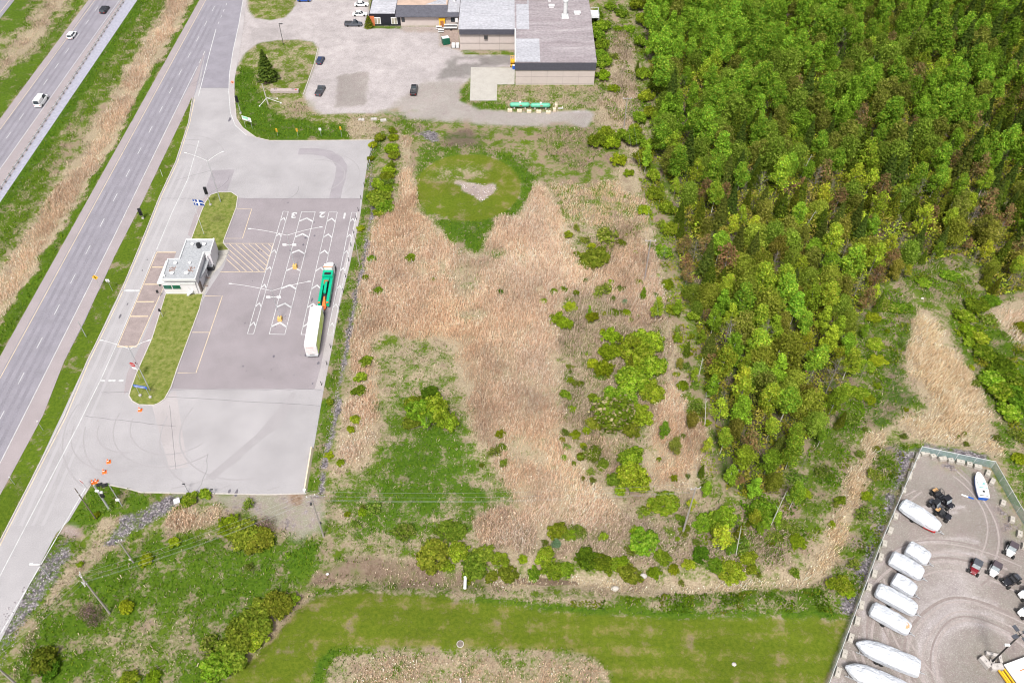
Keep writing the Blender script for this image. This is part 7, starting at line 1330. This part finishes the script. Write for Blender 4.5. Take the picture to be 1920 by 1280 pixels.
PL = [(0, .1, 1.3, 1.5, 1.6), (.08, .5, .9, 1.6, 1.9), (.18, .82, .7, 1.7, 2.3), (.3, .95, .6, 1.75, 2.5), (.5, 1, .55, 1.8, 2.3), (.75, 1, .55, 1.75, 2.2), (.95, .98, .6, 1.7, 2.05), (1, .9, .65, 1.5, 1.85)]
wrapped('long white wrapped boat with red lower hull beside the black side-by-sides', (1689, 943), (1762, 990), 2.9, PS, 1, 'single-axle trailer under the white boat beside the black side-by-sides', extra=lambda t, L: part(t, 'red_hull', 'red', lambda m: m.rings([[(L*x, -1.45*k, .55), (L*x, -1.2*k, .5), (L*x, -1.2*k, 1.1), (L*x, -1.48*k, 1.1)] for x, k in ((.2, 1.0), (.47, .72))])))
wrapped('boxy white wrapped boat topmost of the tight row along the fence', (1700, 1025), (1742, 1050), 2.8, PB, 1, 'trailer under the topmost boat of the tight row', mark=1)
wrapped('white wrapped boat second of the tight row, longer than its upper neighbour', (1669, 1044), (1730, 1078), 2.8, PB, 1, 'trailer under the second boat of the tight row', mark=1)
wrapped('short rounded white wrapped boat third in the tight row', (1674, 1084), (1716, 1110), 2.6, PB, 1, 'trailer under the short third boat of the tight row', mark=1)
wrapped('white wrapped boat fourth of the tight row, above the one with orange patch', (1643, 1104), (1718, 1145), 2.7, PB, 1, 'trailer under the fourth boat of the tight row', mark=1)
wrapped('white wrapped boat with a round orange patch on its front', (1632, 1139), (1706, 1181), 2.7, PS[:1]+PB[1:], 1, 'trailer under the boat with the orange patch', mark=1, extra=lambda t, L: part(t, 'orange_patch', pm('faded_orange_cloth', (.62, .3, .16), .8, var=.25, sc=3), lambda m: m.prism([(L*.36+.62*math.cos(k*.63), .05+.62*math.sin(k*.63)) for k in range(10)], 1.9, 2.05)))
wrapped('long white wrapped boat with pointed stern over a tandem trailer', (1604, 1206), (1723, 1254), 3.0, PL, 2, 'tandem-axle trailer under the long pointed boat')
wrapped('white wrapped boat lowest in the yard, cut by the bottom edge', (1584, 1250), (1702, 1300), 3.0, PL, 2, 'tandem-axle trailer under the lowest boat')
# upturned hull with marks
a, b = at(1841, 938), at(1829, 893); L = (b-a).length; hl = thing('boat_hull', 'white decked boat with blue side and teal lettering beside the fence', 'boat', (*((a+b)/2)[:2], .02), math.atan2(b.y-a.y, b.x-a.x)); 
HP = [(-.5, 1.0, 1.1), (-.3, 1.12, 1.15), (0, 1.1, 1.25), (.25, .88, 1.3), (.42, .55, 1.35), (.5, .3, 1.4)]
part(hl, 'hull', 'blue', lambda m: m.rings([[(L*x, -w_*.7, .15), (L*x, w_*.7, .15), (L*x, w_*.98, z-.12), (L*x, -w_*.98, z-.12)] for x, w_, z in HP])); part(hl, 'deck', 'white', lambda m: m.rings([[(L*x, -w_, z-.12), (L*x, w_, z-.12), (L*x, w_*.96, z+.1), (L*x, -w_*.96, z+.1)] for x, w_, z in HP]))
part(hl, 'teal_stripe', 'teal', lambda m: (m.box((-L*.12, -.2, 1.345), (.12, 1.5, .04)), m.box((.0, .62, 1.36), (.5, .1, .04)), m.box((.15, -.4, 1.37), (.12, .5, .04)), m.box((.35, -.45, 1.38), (.12, .4, .04))))
part(hl, 'dark_band', 'black', lambda m: (m.box((-L*.44, 0, 1.235), (.12, 1.5, .03)),)); part(hl, 'emblem', 'black', lambda m: (m.box((-L*.27, -.1, 1.3), (.45, .4, .03)),)); part(hl, 'deck_slot', 'black', lambda m: m.box((L*.46, 0, 1.49), (.06, .5, .03))); part(hl, 'deck_slot', 'black', lambda m: m.box((L*.38, 0, 1.465), (.05, .45, .03))); [part(hl, 'side_letter', 'black', lambda m: m.box((L*(.02+.06*k), .7, 1.37+.01*k), (.08, .25, .03))) for k in range(4)]
simple('plank', 'thin white and blue plank lying left of the upturned hull', 'plank', 1814, 931, lambda t: (part(t, 'board', 'white', lambda m: m.box((-.5, 0, .06), (1.2, .3, .08))), part(t, 'blue_end', 'blue', lambda m: m.box((.6, 0, .06), (1.0, .28, .08)))), rz=-.45)

# ---------------------------------------------------------------- side-by-side vehicles
def utv(label, u, v, ang, col, roof='black', cargo='palesteel', L=3.0, W=1.6, hasroof=True, bed=True):
    t = thing('utility_vehicle', label, 'side-by-side', (*at(u, v)[:2], .02), ang, 'side-by-side vehicles in the yard'); w2 = W/2; z1 = 1.85
    part(t, 'chassis', 'black', lambda m: m.box((0, 0, .55), (L*.86, W*.62, .35)))
    part(t, 'hood', col, lambda m: m.rings([[(x, -w_, z-.3), (x, w_, z-.3), (x, w_*.85, z), (x, -w_*.85, z)] for x, w_, z in ((L*.48, .38, .8), (L*.36, .58, .98), (L*.17, .7, 1.12))])); part(t, 'side_panel', col, lambda m: [m.box((0, s*w2*.86, .65), (L*.32, .1, .4)) for s in (-1, 1)])
    for x in (L*.34, -L*.34):
        for s in (-1, 1): part(t, 'wheel', 'tyre', lambda m: m.wheel((x, s*(w2-.02), .36), .37, .3))
    part(t, 'roll_cage', 'black', lambda m: [(m.path([(L*.17, s*.68, 1.05), (L*.05, s*.62, z1), (-L*.22, s*.62, z1), (-L*.27, s*.68, .8)], .045, n=5)) for s in (-1, 1)]+[m.tube((x, -.62, z1), (x, .62, z1), .045, n=5) for x in (L*.05, -L*.22)])
    part(t, 'seat', 'darksteel', lambda m: (m.box((-L*.08, 0, .85), (.5, 1.15, .2)), m.box((-L*.17, 0, 1.15), (.15, 1.15, .6))))
    if hasroof: part(t, 'roof', roof, lambda m: m.box((-L*.09, 0, z1+.06), (L*.38, 1.42, .07)), bevel=.02); part(t, 'windscreen', 'screen', lambda m: m.face([(L*.175, -.64, 1.12), (L*.175, .64, 1.12), (L*.06, .6, z1), (L*.06, -.6, z1)]))
    if bed: part(t, 'cargo_bed', 'black', lambda m: m.box((-L*.37, 0, .85), (L*.26, 1.25, .3))); part(t, 'bed_liner', cargo, lambda m: m.box((-L*.37, 0, 1.02), (L*.22, 1.05, .04)))
    for s in (-1, 1): part(t, 'headlight', 'white', lambda m: m.box((L*.45, s*.33, .78), (.12, .2, .1)))
    return t
M['darkred'] = pm('dark_red_paint', (.16, .008, .015), .3, var=.2); M['screen'] = pm('scratched_screen', (.25, .28, .3), .12, var=.35, sc=2, spec=.8); M['duskroof'] = pm('dusty_black_roof', (.07, .055, .065), .6, var=.2); M['tan'] = pm('tan_liner', (.5, .3, .14), .8, var=.3)
A3 = math.radians(-128)
utv('white-nosed side-by-side with dark roof nearest the right fence blocks', 1893, 1033, A3, 'whitecar', 'duskroof', 'palesteel', 3.3, 1.75)
utv('dark red side-by-side with pale cargo bed, leftmost of the row of three', 1826, 1066, A3+.05, 'darkred', 'slate', 'palesteel', 3.4, 1.7)
utv('white side-by-side with dark roof between the red and black ones', 1862, 1070, A3, 'whitecar', 'duskroof', 'palesteel', 3.3, 1.75)
utv('black open side-by-side turned sideways next to the white one', 1893, 1091, math.radians(-157), 'gloss', 'black', 'slate', 3.5, 1.75, hasroof=False)
utv('white side-by-side cut by the right edge, upper of two', 1922, 1116, math.radians(-165), 'whitecar', 'duskroof', 'palesteel', 3.2, 1.7); utv('white side-by-side cut by the right edge, lower of two', 1921, 1149, math.radians(-162), 'whitecar', 'duskroof', 'palesteel', 3.2, 1.7)
utv('black side-by-side with white and tan cargo, topmost of the dark cluster', 1758, 932, math.radians(-65), 'gloss', 'black', 'tan', 2.9, 1.65, hasroof=False)
utv('black roofed side-by-side in the dark cluster, right of the others', 1772, 945, math.radians(-62), 'gloss', 'gloss', 'slate', 2.9, 1.7)
utv('black side-by-side hugging the wrapped boat in the dark cluster', 1752, 951, math.radians(-50), 'slate', 'black', 'slate', 2.6, 1.5)
utv('black and white side-by-side with tan load, lowest of the dark cluster', 1766, 967, math.radians(-48), 'gloss', 'gloss', 'tan', 3.1, 1.6, hasroof=False)
p = at(1916, 1280); t = thing('deck_trailer', 'white deck trailer with yellow ramps at the bottom right corner', 'trailer', (p.x, p.y, .02), math.radians(-72))
part(t, 'deck', 'white', lambda m: m.box((0, 1.0, .75), (6.5, 4.6, .25))); part(t, 'deck_stripe', 'orange', lambda m: [m.box((x, 1.8, .89), (.14, 2.6, .03)) for x in (-1.6, .2, 2.0)])
for k, y in enumerate((-1.55, -2.5)): part(t, 'ramp', 'yellow', lambda m: (m.box((.2, y, .5), (6.0, .22, .3)), m.box((.2, y-.55, .5), (5.4, .3, .2)) if k == 0 else None))
for x in (-.6, .5): part(t, 'wheel', 'tyre', lambda m: m.wheel((x, -1.3, .35), .35, .22))
# small things in the grass
simple('culvert_pipe', 'short white culvert pipe at the bank of the ditch', 'pipe', 872, 1103, lambda t: (part(t, 'pipe', 'white', lambda m: m.tube((0, 2.0, .3), (0, -.3, .75), .28, n=14)), part(t, 'rim', 'palesteel', lambda m: m.tube((0, 2.05, .29), (0, 1.95, .31), .33, n=14))))
simple('manhole', 'round rusty manhole on the mown lawn', 'manhole', 863, 1207, lambda t: (part(t, 'ring', 'block', lambda m: m.tube((0, 0, 0), (0, 0, .12), .62, n=18)), part(t, 'cover', 'brownwood', lambda m: m.tube((0, 0, .12), (0, 0, .16), .5, n=18))))
simple('marker_stake', 'white marker stake in the dry growth at the bottom edge', 'stake', 864, 1279, lambda t: (part(t, 'stake', 'white', lambda m: m.box((0, 0, .7), (.2, .2, 1.4))), part(t, 'cap', 'palesteel', lambda m: m.box((0, 0, 1.45), (.26, .26, .1)))))
def boulder(label, u, v, s, mat='concrete'):
    mb = MB(); 
    for z, r in ((0, .9), (.3, 1.0), (.6, .75), (.78, .35)): pass
    mb.rings([[(s*r*math.cos(k*.785)*R.uniform(.8, 1.15), s*r*.75*math.sin(k*.785)*R.uniform(.8, 1.15), s*z) for k in range(8)] for z, r in ((-.1, .9), (.3, 1.0), (.6, .75), (.78, .35))])
    o = obj('boulder', mb, M[mat]); o.location = at(u, v); tag(o, label, 'rock')
boulder('grey boulder beside the round shrub above the ditch', 1206, 1080, .7); boulder('pale boulder on the ditch bank below the round shrub', 1153, 1103, .7, 'block'); boulder('flat grey stone on the lower right lawn', 1376, 1245, .45); boulder('white stone by the curve of the ditch', 614, 1076, .3, 'white'); boulder('grey stone in the clearing', 1729, 560, .4)
for k, (u, v) in enumerate(((678, 226), (701, 225), (719, 227))): simple('concrete_block', ['pale block above the dry tuft, nearest the hazard marker', 'pale block above the dry tuft, middle of three', 'pale block above the dry tuft, nearest the dirt track'][k], 'block', u, v, lambda t: blk(t, (1.7, .9, .5), 'concrete'), 'blocks along the track edge', rz=.1*k)
t = simple('concrete_slab', 'pale pinkish cabinet slab by the stone drain below the truck lot', 'slab', 334, 944, lambda t: (part(t, 'body', 'concrete', lambda m: m.box((0, 0, .5), (1.0, 1.0, 1.0))), part(t, 'lid', 'palesteel', lambda m: m.box((0, 0, 1.03), (1.1, 1.1, .08)))), rz=.4)
